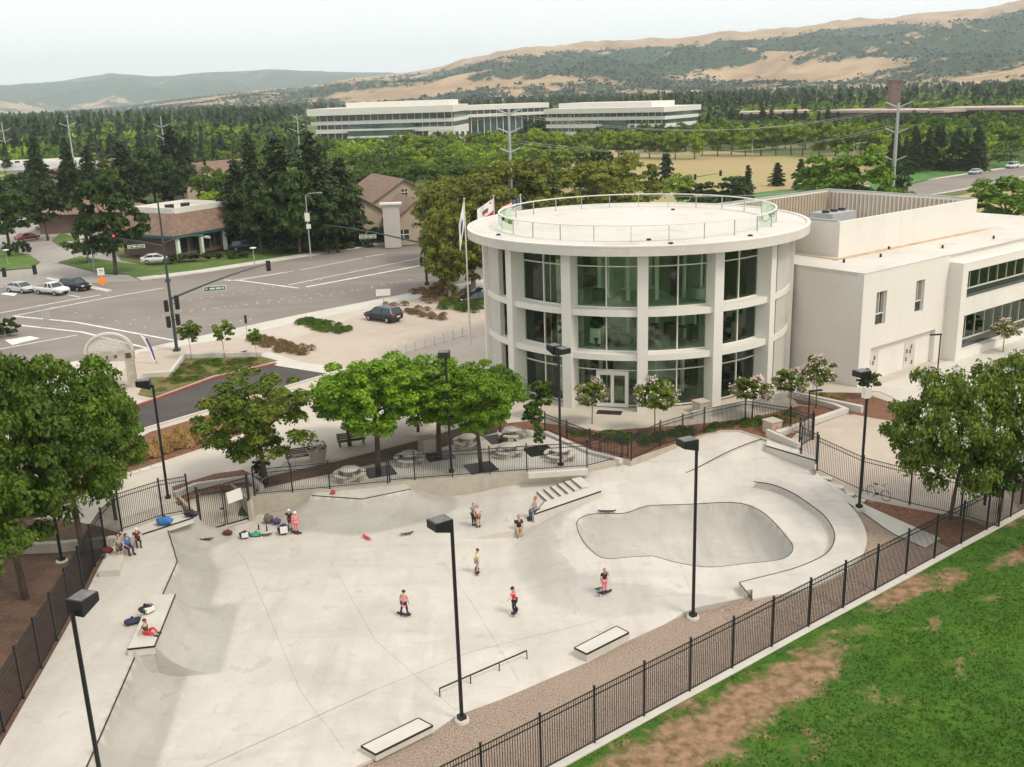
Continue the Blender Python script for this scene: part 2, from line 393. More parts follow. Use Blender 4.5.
D5s = PX([(601,497),(572,515),(558,530),(560,551),(578,572),(620,582),(690,588),(745,592)], .7)
D5 = D5s+[(ring_out[-1][0]+.3, ring_out[-1][1]-.3)]+[(p[0]+1, p[1]) for p in ring_out[::-1][1:-1]]+[(24, 64), (20, 72), (8, 72), (4.5, 66)]
bowl = smooth_closed(PX([(560+a/3.012, 400+b/3.012) for a, b in ((50,375),(85,353),(140,350),(200,345),(260,322),(330,313),(400,308),(500,303),(560,308),(610,328),(650,360),(690,405),(703,430),(690,453),(650,468),(560,477),(480,487),(420,488),(340,480),(285,468),(230,473),(150,482),(110,470),(70,430))], .6), 3)
D6 = PX([(686,467.5),(761,441.5),(762,436),(740,430),(720,430),(700,435),(655,452)], 1.0)
x04 = at(457, 534, 0).x
sline = PX([(205,767.5),(375,690),(470,650),(600,617),(655,600)], .1)
def slip(x, y):
    # small raised strip south of the long edge
    for i in range(1):
        a, b = sline[0], sline[1]
    dx, dy = b[0]-a[0], b[1]-a[1]; L = math.hypot(dx, dy); n = ((x-a[0])*dy-(y-a[1])*dx)/L; t = ((x-a[0])*dx+(y-a[1])*dy)/L
    return .14*sstep(0, .9, n)*(1-sstep(3.5, 12, t))
def park_h(x, y):
    h = 0.0
    if x < 0 and y < 45: h = slip(x, y)
    if x < -8:
        if inpoly(x, y, D1): h = 1.3
        else: h = max(h, qp(pdist(x, y, cop, False), 1.3, 2.1))
        p = Vector((x, y))-bO; a = p.dot(bu); b = p.dot(bv)
        if b >= 0:
            dd = math.hypot(max(a, 0), max(0, b-bL)*1.3) if a > -1.0 else 9
            if a > 0 or (a > -bW and b <= bL): h = max(h, qp(dd, 1.62, 3.0) if a > 0 else 1.62)
    if -20 < x < 2 and y > 50:
        if inpoly(x, y, D3): h = max(h, 1.1)
        else: h = max(h, qp(pdist(x, y, D3), 1.1, 4.0))
    if inpoly(x, y, D4): h = max(h, .42*sstep(x04, x04+3.6, x))
    if x > -3:
        if inpoly(x, y, D5): z = z5(x, y)
        else:
            d = pdist(x, y, D5); z = z5(x, y)*(1-sstep(0, 2.8, d))
        if inpoly(x, y, bowl):
            d = pdist(x, y, bowl); L = 1.55; z = z5(x, y)-1.5+qp(d, 1.5, 1.9)
            if d < .01: z = z5(x, y)
            return z
        if inpoly(x, y, D6): z = max(z, z+(1.19-z)*sstep(D6[0][0], D6[1][0]-.6, x))
        if inpoly(x, y, ring_poly) or pdist(x, y, ring_out, False) < .03: z = z5(x, y)+.42
        h = max(h, z)
    return h
def offpl(pl, d):
    out = []
    for i in range(len(pl)):
        a = Vector(pl[max(0, i-1)]); b = Vector(pl[min(len(pl)-1, i+1)]); t = (b-a).normalized(); out.append((pl[i][0]-t.y*d, pl[i][1]+t.x*d))
    return out
lines = [(cop[:3], False), (cop[3:], False), (bowl, True)]
for pl in (ring_in, D4s, D6[:2]):
    lines += [(offpl(pl, .012), False), (offpl(pl, -.012), False)]
lines += [(D3[:3], False), (D5s, False), (offpl(cop[:3], -2.0), False)]
lines += [([tuple(bO+bu*0+bv*t_), tuple(bO+bu*2.68+bv*t_)], False) for t_ in (-.012, .012)]
lines += [([tuple(bO+bv*.012), tuple(bO+bv*bL)], False), ([tuple(bO+bu*2.68), tuple(bO+bu*2.68+bv*bL)], False)]
lines += [([ring_in[-1], ring_out[-1]], False), ([(ring_in[-1][0]-.02, ring_in[-1][1]), (ring_out[-1][0]-.02, ring_out[-1][1])], False)]
vs, fs = cdt(park, .34, park_h, lines)
b = MB(); b.add(vs, fs)
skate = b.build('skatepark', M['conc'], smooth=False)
me = skate.data; bm = bmesh.new(); bm.from_mesh(me)
bmesh.ops.delete(bm, geom=[v for v in bm.verts if not v.link_faces], context='VERTS')
bmesh.ops.recalc_face_normals(bm, faces=bm.faces)
if sum(f.normal.z for f in bm.faces) < 0: bmesh.ops.reverse_faces(bm, faces=bm.faces)
be = [e for e in bm.edges if e.is_boundary]
r = bmesh.ops.extrude_edge_only(bm, edges=be)
for v in r['geom']:
    if isinstance(v, bmesh.types.BMVert): v.co.z = -.6
bm.to_mesh(me); bm.free()
sv = []  # greyer trowelled concrete, darkened further to paint shading into the curves
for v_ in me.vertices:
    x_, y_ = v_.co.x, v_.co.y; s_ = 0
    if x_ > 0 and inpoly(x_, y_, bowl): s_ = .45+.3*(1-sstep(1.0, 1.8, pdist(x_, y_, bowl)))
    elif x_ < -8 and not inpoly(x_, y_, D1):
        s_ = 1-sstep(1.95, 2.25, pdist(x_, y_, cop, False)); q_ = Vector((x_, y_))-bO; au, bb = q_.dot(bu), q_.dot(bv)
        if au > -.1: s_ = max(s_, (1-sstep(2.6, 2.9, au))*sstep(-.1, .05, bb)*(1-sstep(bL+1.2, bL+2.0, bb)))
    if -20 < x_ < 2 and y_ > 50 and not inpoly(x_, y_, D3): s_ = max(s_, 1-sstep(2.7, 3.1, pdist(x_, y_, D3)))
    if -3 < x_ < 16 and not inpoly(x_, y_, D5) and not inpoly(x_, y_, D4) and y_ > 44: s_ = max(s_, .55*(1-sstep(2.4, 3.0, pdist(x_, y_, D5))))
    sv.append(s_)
a_ = me.attributes.new('trowel_shade', 'FLOAT', 'POINT'); a_.data.foreach_set('value', sv)
nt = M['conc'].node_tree; L_ = nt.links; an_ = nt.nodes.new('ShaderNodeAttribute'); an_.attribute_name = 'trowel_shade'; bs_ = nt.nodes['Principled BSDF']; src_ = bs_.inputs['Base Color'].links[0].from_socket
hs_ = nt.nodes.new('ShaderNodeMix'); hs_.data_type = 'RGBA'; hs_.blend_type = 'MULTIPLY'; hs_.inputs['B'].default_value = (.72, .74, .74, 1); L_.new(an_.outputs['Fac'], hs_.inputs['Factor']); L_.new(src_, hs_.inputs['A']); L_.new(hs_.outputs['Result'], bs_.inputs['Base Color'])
me.polygons.foreach_set('use_smooth', [True]*len(me.polygons)); me.set_sharp_from_angle(angle=R_(32))
tag(skate, kind='structure')
# coping and joints as parts of the slab
def pipeline(name, pl, zf, r, mt, parent, closed=False, dz=0):
    b = MB(); q = list(pl)+([pl[0]] if closed else [])
    for i in range(len(q)-1):
        a, c = q[i], q[i+1]; L = math.dist(a, c); k = max(1, int(L/.6))
        for j in range(k):
            p0 = (a[0]+(c[0]-a[0])*j/k, a[1]+(c[1]-a[1])*j/k); p1 = (a[0]+(c[0]-a[0])*(j+1)/k, a[1]+(c[1]-a[1])*(j+1)/k)
            b.tube((*p0, zf(*p0)+dz), (*p1, zf(*p1)+dz), r, r, 6)
    return b.build(name, mt, parent)
pipeline('coping', cop[:3], lambda x, y: 1.3, .035, M['steel'], skate)
pipeline('coping', cop[3:], lambda x, y: 1.3, .035, M['steel'], skate)
pipeline('bowl_coping', bowl, z5, .022, M['grey_metal'] if 0 else M['steel'], skate, True)
pipeline('edge_trim', D3[:3], lambda x, y: 1.1, .035, M['steel'], skate)
pipeline('edge_trim', D6[:2], lambda x, y: max(z5(x, y), z5(x, y)+(1.19-z5(x, y))*sstep(D6[0][0], D6[1][0]-.6, x)), .03, M['steel'], skate)
pipeline('edge_trim', ring_in[:], lambda x, y: z5(x, y)+.42, .03, M['steel'], skate)
pipeline('edge_trim', [ring_in[-1], ring_out[-1]], lambda x, y: z5(x, y)+.42, .025, M['steel'], skate)
jb = MB()
M['joint'] = mat('joint_filler', (.30, .27, .23), .9, .2, 4)  # dark filler of the sawcut slab joints
def joint(px, z=0, w=.03):
    w *= .55
    pl = PX(px, z); out = []
    for i in range(len(pl)-1):
        a, c = pl[i], pl[i+1]; k = max(1, int(math.dist(a, c)/.35))
        out += [(a[0]+(c[0]-a[0])*j/k, a[1]+(c[1]-a[1])*j/k) for j in range(k)]
    out.append(pl[-1])
    ribbon(out, w, park_h, .012, jb)
joint([(205,767),(375,690)], 0, .05); joint([(375,690),(470,652),(600,620)], 0, .025)
joint([(457,712),(375,640),(330,560)], 0, .015); joint([(345,753),(300,690)], 0, .015)
joint([(655,500),(690,590)], .4, .018); joint([(300,690),(245,560),(228,541)], 0, .015)
joint([(520,682),(470,600),(440,560)], 0, .015); joint([(605,640),(565,595)], 0, .015)
joint([(508,554),(515,546),(540,530),(556,522)], 0, .02)
jb.build('joint', M['joint'], skate)

# ledges
def ledge(px, ztop, zbot, label, name='concrete_ledge', cat='ledge', group=None, edge=(0,), zs=None):
    P = [at(a, b_, (zs[i] if zs else ztop)) for i, (a, b_) in enumerate(px)]
    c = sum((Vector(p) for p in P), Vector())/len(P)
    e = empty(name, (c.x, c.y, zbot), label, cat, group)
    b = MB(); b.prism([(p.x, p.y) for p in P], zbot-.05, zs if zs else ztop)
    # prism may reverse order; rebuild with heights by nearest
    if zs:
        b = MB(); n = len(P); vs = [(p.x, p.y, zbot-.05) for p in P]+[tuple(p) for p in P]
        b.add(vs, [list(range(n))[::-1], list(range(n, 2*n))]+[(i, (i+1) % n, n+(i+1) % n, n+i) for i in range(n)])
    b.build('block', M['conc_light'], e, world=True)
    for k in edge:
        p, q = P[k], P[(k+1) % len(P)]; t = MB(); t.bar((p.x, p.y, p.z-.02), (q.x, q.y, q.z-.02), .05, .07); t.build('edge_angle', M['steel'], e, world=True)
    return e
ledge([(586.6,653.8),(574.3,647.7),(616.5,626),(628.9,632.5)], .42, 0, 'concrete grind box nearer the round bowl, right end of the flat rail', edge=(0,1,3,2), group='grind boxes along the gravel edge')
ledge([(375.4,754.3),(361,746),(418.4,718),(432.8,725.6)], .4, .12, 'concrete grind box at the bottom edge, left of the foot of the lamp pole', edge=(0,1,3,2), group='grind boxes along the gravel edge')
ledge([(127.3,649),(154.7,646),(175.5,594),(151.8,595)], 1.66, 1.3, 'white topped ledge on the quarter pipe deck where a child in red sits', edge=(0,1))
ledge([(534,514),(601,491),(598,484),(544,502)], 1, .1, 'sloping hubba ledge with black edge beside the small stairs', edge=(0,3), zs=(1.0,1.3,1.3,1.0))
ledge([(98,571),(119,570),(124,556),(112,548)], 1.65, 1.3, 'low concrete seat block by the black fence at the left', edge=())
ledge([(142,534),(167,526),(193,517.5),(190,513),(164,518),(123,533),(130,538)], 1.6, 1.3, 'long curved ledge under the fence where a blue bag lies', edge=(0,1))
ledge([(766,445.5),(815,460),(816,456),(800,450),(767,440)], 1.35, .5, 'short straight concrete ledge below the black stair rail', edge=(0,))
# stairs
s0 = at(547, 503, .42); s1 = at(588, 487, 1.0); ud = Vector((s1.x-s0.x, s1.y-s0.y)).normalized(); nd = Vector((-ud.y, ud.x))
e = empty('stairs', (s0.x, s0.y, .42), 'six small concrete steps with black nosings beside the hubba ledge', 'steps')
tread = (Vector((s1.x, s1.y))-Vector((s0.x, s0.y))).length/6
for k in range(6):
    a = Vector((s0.x, s0.y))+ud*tread*k; L = tread*(6-k)+.3; c = a+ud*L/2+nd*.85
    b = MB(); b.box((c.x, c.y, .42+.1*k+.05-.1), (L, 1.7, .3-.1*0), math.atan2(ud.y, ud.x)) if k == 0 else b.box((c.x, c.y, .42+.1*k+.05), (L, 1.7-.004*k, .1), math.atan2(ud.y, ud.x))
    b.build('step', M['conc_light'], e, world=True)
    q = a+nd*.85; t = MB(); t.bar((a.x, a.y, .42+.1*k+.11), (a.x+nd.x*1.7, a.y+nd.y*1.7, .42+.1*k+.11), .06, .03); t.build('nosing', M['steel'], e, world=True)
# flat rail
e0 = at(440, 697, .0); e1 = at(527, 658.7, 0)
e = empty('grind_rail', (e0.x, e0.y, 0), 'long low black grind rail with four legs on the flat', 'rail')
b = MB(); b.bar((e0.x, e0.y, .42), (e1.x, e1.y, .42), .06, .05); b.build('top_bar', M['black'], e, world=True)
for t in (.0, .34, .67, 1):
    q = e0.lerp(e1, t); b = MB(); b.bar((q.x, q.y, 0), (q.x, q.y, .41), .05, .05); b.build('leg', M['black'], e, world=True)

# ---- ground base
pts = []
vsx, fsx = [], []
far = [(-14000, -600), (14000, -600), (14000, 16000), (-14000, 16000)]
near = [(-90, -20), (90, -20), (90, 140), (-90, 140)]
ex = []
x = -90
while x <= 90:
    y = -20
    while y <= 140:
        ex.append((x, y)); y += 3.2
    x += 3.2
for r_ in (200, 400, 800, 1500, 3000, 6000, 11000):
    for k in range(24): ex.append((r_*math.cos(k*math.pi/12), 60+r_*math.sin(k*math.pi/12)*.9))
vs, fs = cdt(far, None, lambda x, y: H(x, y)-.3 if abs(x) > 40 or y > 70 else H(x, y)-.75, holes=[park], extra=[p for p in ex if not inpoly(p[0], p[1], park)])
b = MB(); b.add(vs, fs); gnd = b.build('ground', M['ground'])
me = gnd.data; bm = bmesh.new(); bm.from_mesh(me); bmesh.ops.delete(bm, geom=[v for v in bm.verts if not v.link_faces], context='VERTS')
bmesh.ops.recalc_face_normals(bm, faces=bm.faces)
if sum(f.normal.z for f in bm.faces) < 0: bmesh.ops.reverse_faces(bm, faces=bm.faces)
bm.to_mesh(me); bm.free(); gnd['kind'] = 'structure'

# ---- lawn, kerb, gravel south-east
d = Vector((.84, .545)).normalized(); f0 = Vector((5.0, 35.8)); f1 = Vector((29.0, 54.0)); fd = (f1-f0).normalized(); fn = Vector((-fd.y, fd.x))
fA = f0-fd*17; fB = f1+fd*9
LZ = lambda x, y: 0.0
def lawnz(x, y):
    n = (Vector((x, y))-f0).dot(fn); return .06-.9*sstep(0, 28, -n)+.05*noise.noise(Vector((x*.2, y*.2, 0)))
L1 = [tuple(fA-fn*.32), tuple(fB-fn*.32), tuple(fB+fd*25-fn*.32), (90, 25), (40, -15), (-30, -15)]
lawn = sheet('lawn', L1, 0, M['lawn'], .8, zf=lawnz)
wear_spots = [(at(a, b_, 0).xy, ru, rv, s_) for a, b_, ru, rv, s_ in ((765,695,5.2,1.5,1), (700,738,3.6,1.7,1), (650,765,3.2,1.6,.95), (815,668,2.2,.8,.9), (905,592,3.0,.9,1), (950,580,2.2,.7,.8), (830,640,2.2,.8,.5), (880,700,2.0,1.0,.42), (800,745,2.5,1.0,.4), (690,700,1.5,.8,.6), (960,660,1.8,.8,.4), (1010,560,1.8,.6,.9), (990,600,1.4,.5,.5), (930,625,1.6,.6,.5), (740,640,1.2,.5,.5), (600,775,2.6,.9,.8), (860,632,1.3,.5,.6), (1015,520,2,.5,.8))]
wv = []
for v in lawn.data.vertices:
    q = Vector((v.co.x, v.co.y)); w_ = 0
    for c_, ru, rv, s_ in wear_spots:
        dd = q-c_; w_ = max(w_, s_*math.exp(-((dd.dot(fd)/ru)**2+(dd.dot(fn)/rv)**2)))
    wv.append(w_)
a_ = lawn.data.attributes.new('wear', 'FLOAT', 'POINT'); a_.data.foreach_set('value', wv)
nt = M['lawn'].node_tree; L_ = nt.links; bs_ = nt.nodes['Principled BSDF']; src = bs_.inputs['Base Color'].links[0].from_socket
an_ = nt.nodes.new('ShaderNodeAttribute'); an_.attribute_name = 'wear'; tc_ = nt.nodes.new('ShaderNodeTexCoord')
n_ = nt.nodes.new('ShaderNodeTexNoise'); n_.inputs['Scale'].default_value = .9; n_.inputs['Detail'].default_value = 10; n_.inputs['Roughness'].default_value = .72; L_.new(tc_.outputs['Object'], n_.inputs['Vector'])
ad_ = nt.nodes.new('ShaderNodeMath'); ad_.operation = 'MULTIPLY_ADD'; ad_.inputs[1].default_value = 2.1; L_.new(n_.outputs['Fac'], ad_.inputs[0]); L_.new(an_.outputs['Fac'], ad_.inputs[2])
mr_ = nt.nodes.new('ShaderNodeMapRange'); mr_.inputs['From Min'].default_value = 1.36; mr_.inputs['From Max'].default_value = 1.72; L_.new(ad_.outputs[0], mr_.inputs['Value'])
rp_ = nt.nodes.new('ShaderNodeValToRGB'); rp_.color_ramp.elements[0].position = .35; rp_.color_ramp.elements[0].color = (.15, .10, .045, 1); rp_.color_ramp.elements[1].position = .62; rp_.color_ramp.elements[1].color = (.33, .20, .125, 1)
n3_ = nt.nodes.new('ShaderNodeTexNoise'); n3_.inputs['Scale'].default_value = 2.2; n3_.inputs['Detail'].default_value = 8; L_.new(tc_.outputs['Object'], n3_.inputs['Vector']); L_.new(n3_.outputs['Fac'], rp_.inputs['Fac'])
mx_ = nt.nodes.new('ShaderNodeMix'); mx_.data_type = 'RGBA'; L_.new(mr_.outputs['Result'], mx_.inputs['Factor']); L_.new(src, mx_.inputs['A']); L_.new(rp_.outputs['Color'], mx_.inputs['B']); L_.new(mx_.outputs['Result'], bs_.inputs['Base Color'])
b = MB(); wallrun([fA-fn*.14, fB-fn*.14], .34, -.3, .1, b); o = b.build('mowing_strip', M['conc_light']); o['kind'] = 'structure'
rb = [tuple(fA), tuple(fB)]
GP = [tuple(fA+fn*.02), tuple(fB+fn*.02), (35.5, 61), (30.5, 60.5)]+PX([(962,500),(880,490),(816,474)], .9)
GP = GP+[p for p in ring_out[1:]]+south[:]+[tuple(at(300, 850, 0)[:2]), tuple(fA+fn*6)]
sheet('gravel', GP, 0.0, M['gravel'], .55)
# short grass over the lawn, thin where the turf is worn: uncountable
def grass():
    n = 170000; a_ = 26*rng.random(n)**.75; t_ = -20+62*rng.random(n); X = f0.x+fd.x*t_-fn.x*(a_+.35); Y = f0.y+fd.y*t_-fn.y*(a_+.35)
    W_ = np.zeros(n)
    for c_, ru, rv, s_ in wear_spots:
        dx, dy = X-c_.x, Y-c_.y; W_ = np.maximum(W_, s_*np.exp(-(((dx*fd.x+dy*fd.y)/ru)**2+((dx*fn.x+dy*fn.y)/rv)**2)))
    nn = np.array([noise.fractal(Vector((X[i]*.9, Y[i]*.9, 4)), .8, 2, 4) for i in range(n)]); keep = (W_+nn*.5+.25*rng.random(n) < .5) & (nn > -.5)
    X, Y, nn = X[keep], Y[keep], nn[keep]; A = a_[keep]; Zz = .06-.9*np.clip(A/28, 0, 1)**2*(3-2*np.clip(A/28, 0, 1))
    C = np.stack([X, Y, Zz+.02], 1); N = rng.normal(size=C.shape)*[1, 1, .35]
    me_ = leaf_mesh('grass', C, N, .045+.02*np.abs(nn), .8, LM['turf']); o_ = bpy.data.objects.new('grass', me_); COL.objects.link(o_); tag(o_, 'short green grass on the lawn beyond the fence', 'grass', kind='stuff')
# walk strip across the gravel
sheet('path', PX([(817,476),(838,483),(900,510),(942,528),(926,537),(885,519),(850,503),(826,485)], .7), .06, M['conc_light'], .6)

# ---- dry cut-back band: tan fringe of soil between gravel and fence (right, below the shrub)
sheet('mulch_bed', PX([(828,478),(900,492),(962,503),(1010,520),(1040,540),(1010,556),(960,536),(900,508),(838,482)], .95), .03, M['mulch'], .6)
# ============================================================ north side ground sheets
PLZ = [(-60, 60.5)]+PX([(-40,640)], 1.2)
def HZ(x, y): return H(x, y)
road_near = [(-62, 78), (-50, 88), (-37.6, 98.6), (-24.7, 112.5), (-12.4, 124), (-2.5, 132.7), (40, 170), (88, 213), (260, 372)]
road_far = [(242, 392), (142, 279), (108, 252), (60, 219), (20, 196), (-13.7, 176), (-32.7, 157), (-44, 146), (-52, 140.5)]
plaza = road_near[:-2]+[(70, 150), (62, 60), (30.8, 60.8)]+PX([(962,500),(880,490),(816,474)], .9)+ne[::-1]+north[::-1]+[gate_b, tuple(GA+GD*GLn+GN*4.6), tuple(GA+GN*4.6), gate_a]+west[::-1][0:4]+[(-30, 58), (-62, 40)]
sheet('plaza', plaza, 0, M['plaza'], 1.5)
sheet('gate_ramp', [gate_a, gate_b, tuple(GA+GD*GLn+GN*4.6), tuple(GA+GN*4.6)], 0, M['plaza'], .5)
sheet('road', [(-200, 60), (-62, 60)]+road_near[1:]+road_far+[(-75, 150), (-200, 160)], -.11, M['asphalt'], zf=lambda x, y: ZS)
sheet('side_street', [(-52, 140.5), (-46, 144), (-62, 160), (-78, 195), (-60, 235), (-75, 240), (-160, 240), (-150, 175), (-110, 150), (-75, 138)], -.105, M['parking'], zf=lambda x, y: ZS)
o = wallrun([p for p in road_near], .16, .9, ZS+.02).build('near_kerb', M['conc_light']); o['kind'] = 'structure'
o = wallrun([p for p in road_far], .16, .9, ZS+.02).build('far_kerb', M['conc_light']); o['kind'] = 'structure'
# sidewalk beyond the road and verges
def band(line, d0, d1): return offpl(line, d0)+offpl(line, d1)[::-1]
rf = road_far
sheet('far_pavement', band(rf, -.1, -2.6), -.01, M['conc_light'], zf=lambda x, y: ZS)
sheet('far_verge', band(rf, -2.6, -9), -.005, M['verge'], zf=lambda x, y: ZS)
sheet('near_pavement', offpl(road_near[:-2], -.1)+offpl(road_near[:-2], -3.2)[::-1], .005, M['conc_light'], zf=lambda x, y: ZS)
sheet('forecourt', PX([(240,352),(286,341),(352,318),(400,300),(470,306),(560,330),(560,345),(485,336),(440,350),(400,360),(335,372),(300,362)]), .009, M['paving'], zf=lambda x, y: ZS)
sheet('forecourt_apron', PX([(240,356),(270,352),(300,362),(345,368),(335,375),(278,366)]), .013, M['conc_light'], zf=lambda x, y: ZS)
sheet('side_paving', PX([(100,395),(139,352),(234,338),(262,340),(240,356),(185,352),(165,372),(146,376),(150,400)]), .009, M['paving'], zf=lambda x, y: ZS)
sheet('driveway', PX([(20,455),(95,421),(152,401),(185,389),(215,378),(276,364),(335,373),(260,395),(208,411),(150,428),(90,450),(20,480)]), .008, M['asphalt_dark'], zf=lambda x, y: ZS)
o = wallrun(PX([(95,421),(152,401),(185,389),(215,378),(276,364)]), .25, 1.1, 1.34).build('red_kerb', M['red_curb']); o['kind'] = 'structure'
o = wallrun(PX([(90,450),(150,428),(208,411),(260,395),(335,373)]), .2, 1.1, 1.34).build('white_kerb', M['conc_light']); o['kind'] = 'structure'
M['bed'] = layered('planted_bed', (.15, .13, .04), [((.07, .10, .02), .8, .42, .6, .9), ((.28, .15, .07), 1.2, .52, .66, .8), ((.30, .25, .09), 4, .52, .7, .6)], .95, .9, 7)
sheet('planting_bed', PX([(147,378),(172,377),(185,359),(262,357),(278,361),(215,375),(185,386),(152,398),(138,395)]), .05, M['bed'], zf=lambda x, y: ZS)
sheet('mulch_bed', PX([(60,480),(150,432),(208,415),(262,399),(300,392),(280,420),(215,444),(130,472),(60,505)]), .012, M['mulch'], zf=lambda x, y: ZS)
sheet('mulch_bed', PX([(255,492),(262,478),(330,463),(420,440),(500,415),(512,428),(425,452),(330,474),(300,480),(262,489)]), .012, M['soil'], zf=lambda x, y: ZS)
sheet('mulch_bed', PX([(560,470-24),(500,424),(530,421),(600,431),(690,425),(752,418),(800,406),(862,412),(800,430),(790,440),(760,437),(739,431),(722,431),(704,436),(631,460),(600,452)]), .016, M['mulch'], zf=lambda x, y: ZS)
sheet('mulch_bed', PX([(786,392),(862,393),(905,407),(925,414),(905,424),(862,416),(798,404)]), .02, M['mulch'], 1.2)
sheet('mulch_bed', PX([(905,402),(960,378),(1030,352),(1060,380),(960,425)]), .02, M['mulch'], 1.2)
sheet('east_walk', PX([(880,392),(905,404),(925,398),(962,378),(1030,350),(1030,336),(960,357),(862,391)]), .03, M['conc_light'], 1.2)
sheet('east_court', PX([(800,432),(846,415),(905,424),(985,440),(1040,520),(962,499),(880,488),(816,468),(810,455)], 1.15), .02, M['paving'], 1.0)
sheet('terrace', PX([(254,496),(300,481),(330,475),(425,453),(512,428),(545,432),(590,452),(622,459),(587,468),(527,472.5),(415,480.5),(389,484),(330,489.5)]), .018, M['conc_light'], zf=lambda x, y: ZS)
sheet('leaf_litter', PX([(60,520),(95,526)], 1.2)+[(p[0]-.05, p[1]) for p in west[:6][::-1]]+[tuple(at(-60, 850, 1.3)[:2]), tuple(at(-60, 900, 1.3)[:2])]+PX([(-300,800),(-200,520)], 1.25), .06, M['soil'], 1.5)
sheet('path', PX([(-200,575),(60,513),(130,474),(215,446),(330,425),(420,400),(520,405),(500,415),(420,438),(330,462),(262,478),(215,490),(120,520),(60,560),(-200,640)]), .022, M['plaza'], zf=lambda x, y: ZS)
sheet('dirt_lot', [(95, 212), (260, 362), (330, 330), (150, 150), (70, 150), (70, 192)], .0, M['drygrass'], zf=lambda x, y: ZS)
sheet('dry_field', PX([(560,210),(560,150),(700,150),(760,154),(862,157),(885,176),(850,190),(780,205),(640,212)]), .0, M['drygrass'], zf=lambda x, y: ZS)
sheet('green_verge', PX([(600,212),(700,199),(780,190),(870,186),(868,176),(935,170),(1024,160),(1024,164),(935,178),(872,193),(780,206),(690,222)]), .03, mat('watered_grass', (.06, .16, .02), .95, .3, .3), zf=lambda x, y: ZS)
sheet('verge', PX([(58,262),(80,256),(112,261),(170,268),(240,262),(160,275),(100,273)]), .0, M['verge'], zf=lambda x, y: ZS)
sheet('verge', PX([(-40,258),(10,250),(30,255),(40,262),(30,268),(-40,272)]), .0, M['verge'], zf=lambda x, y: ZS)
sheet('verge', PX([(52,240),(62,232),(80,240),(75,248),(60,246)]), .0, M['verge'], zf=lambda x, y: ZS)
# road markings
mk = MB()
def mark(px, w): ribbon(PX(px, 1.09), w, lambda x, y: 1.09, .004, mk)
for l, w in (([(13,316),(75,322),(178,341)], .35), ([(0,323),(82,332),(147,348)], .35), ([(0,349),(77,335)], .25), ([(13,316),(100,299),(163,288)], .3), ([(0,313),(76,299),(100,295)], .3),
             ([(224,280),(240,280.5),(298,288)], .4), ([(240,280),(300,270),(362,258)], .25), ([(288,285),(367,269),(430,256),(500,242)], .25), ([(306,287),(418,266),(500,250)], .5),
             ([(365,257),(385,254)], .3), ([(0,278),(30,288),(80,297)], .2), ([(228,281),(300,270)], .2), ([(700,220),(900,200),(1024,180)], .3)):
    mark(l, w)
for p in ([(5,340),(30,336),(40,338),(12,345)], [(0,294),(8,292),(18,293),(14,296)]):
    mk.add([(*at(a, b_, 1.094)[:2], 1.094) for a, b_ in p], [(0, 1, 2, 3)])
for l_, n_ in (([(170,312),(300,300)], 12), ([(120,322),(330,292)], 16), ([(180,330),(260,318)], 8), ([(300,300),(470,268)], 18), ([(190,300),(330,278)], 14), ([(40,305),(160,330)], 9), ([(330,296),(480,266)], 12), ([(0,268),(60,282)], 6)):
    a_, c_ = PX(l_, 1.09)
    for k in range(n_): q_ = (a_[0]+(c_[0]-a_[0])*k/n_, a_[1]+(c_[1]-a_[1])*k/n_); mk.add([(q_[0]+.13*math.cos(t), q_[1]+.13*math.sin(t), 1.096) for t in np.linspace(0, 5.23, 6)], [(0, 1, 2, 3, 4, 5)])
o = mk.build('road_markings', M['paint']); o['kind'] = 'structure'
# median island
mi = PX([(48,278),(92,286.5),(112,291),(106,292.3),(80,287.2),(46,279.6)], 1.1)
b = MB(); b.prism(mi, 1.0, 1.24); o = b.build('median_island', M['conc_light']); o['kind'] = 'structure'

# ============================================================ vegetation
def leaf_mesh(name, C, N, size, aspect=.6, mt=None):
    n = len(C); N = N/np.maximum(1e-6, np.linalg.norm(N, axis=1, keepdims=True))
    r = rng.normal(size=(n, 3)); T = np.cross(N, r); T /= np.maximum(1e-6, np.linalg.norm(T, axis=1, keepdims=True)); B = np.cross(N, T)
    s = (size*(.6+.8*rng.random(n)))[:, None] if np.isscalar(size) else (size*(.6+.8*rng.random(n)))[:, None]
    V = np.stack([C-T*s, C-B*s*aspect+N*s*.15, C+T*s, C+B*s*aspect+N*s*.15], 1).reshape(-1, 3)
    me = bpy.data.meshes.new(name); me.vertices.add(4*n); me.vertices.foreach_set('co', V.astype(np.float32).ravel())
    me.loops.add(4*n); me.loops.foreach_set('vertex_index', np.arange(4*n, dtype=np.int32))
    me.polygons.add(n); me.polygons.foreach_set('loop_start', np.arange(0, 4*n, 4, dtype=np.int32)); me.polygons.foreach_set('loop_total', np.full(n, 4, dtype=np.int32))
    if mt: me.materials.append(mt)
    me.update(calc_edges=True); return me
def usphere(n):
    v = rng.normal(size=(n, 3)); return v/np.linalg.norm(v, axis=1, keepdims=True)
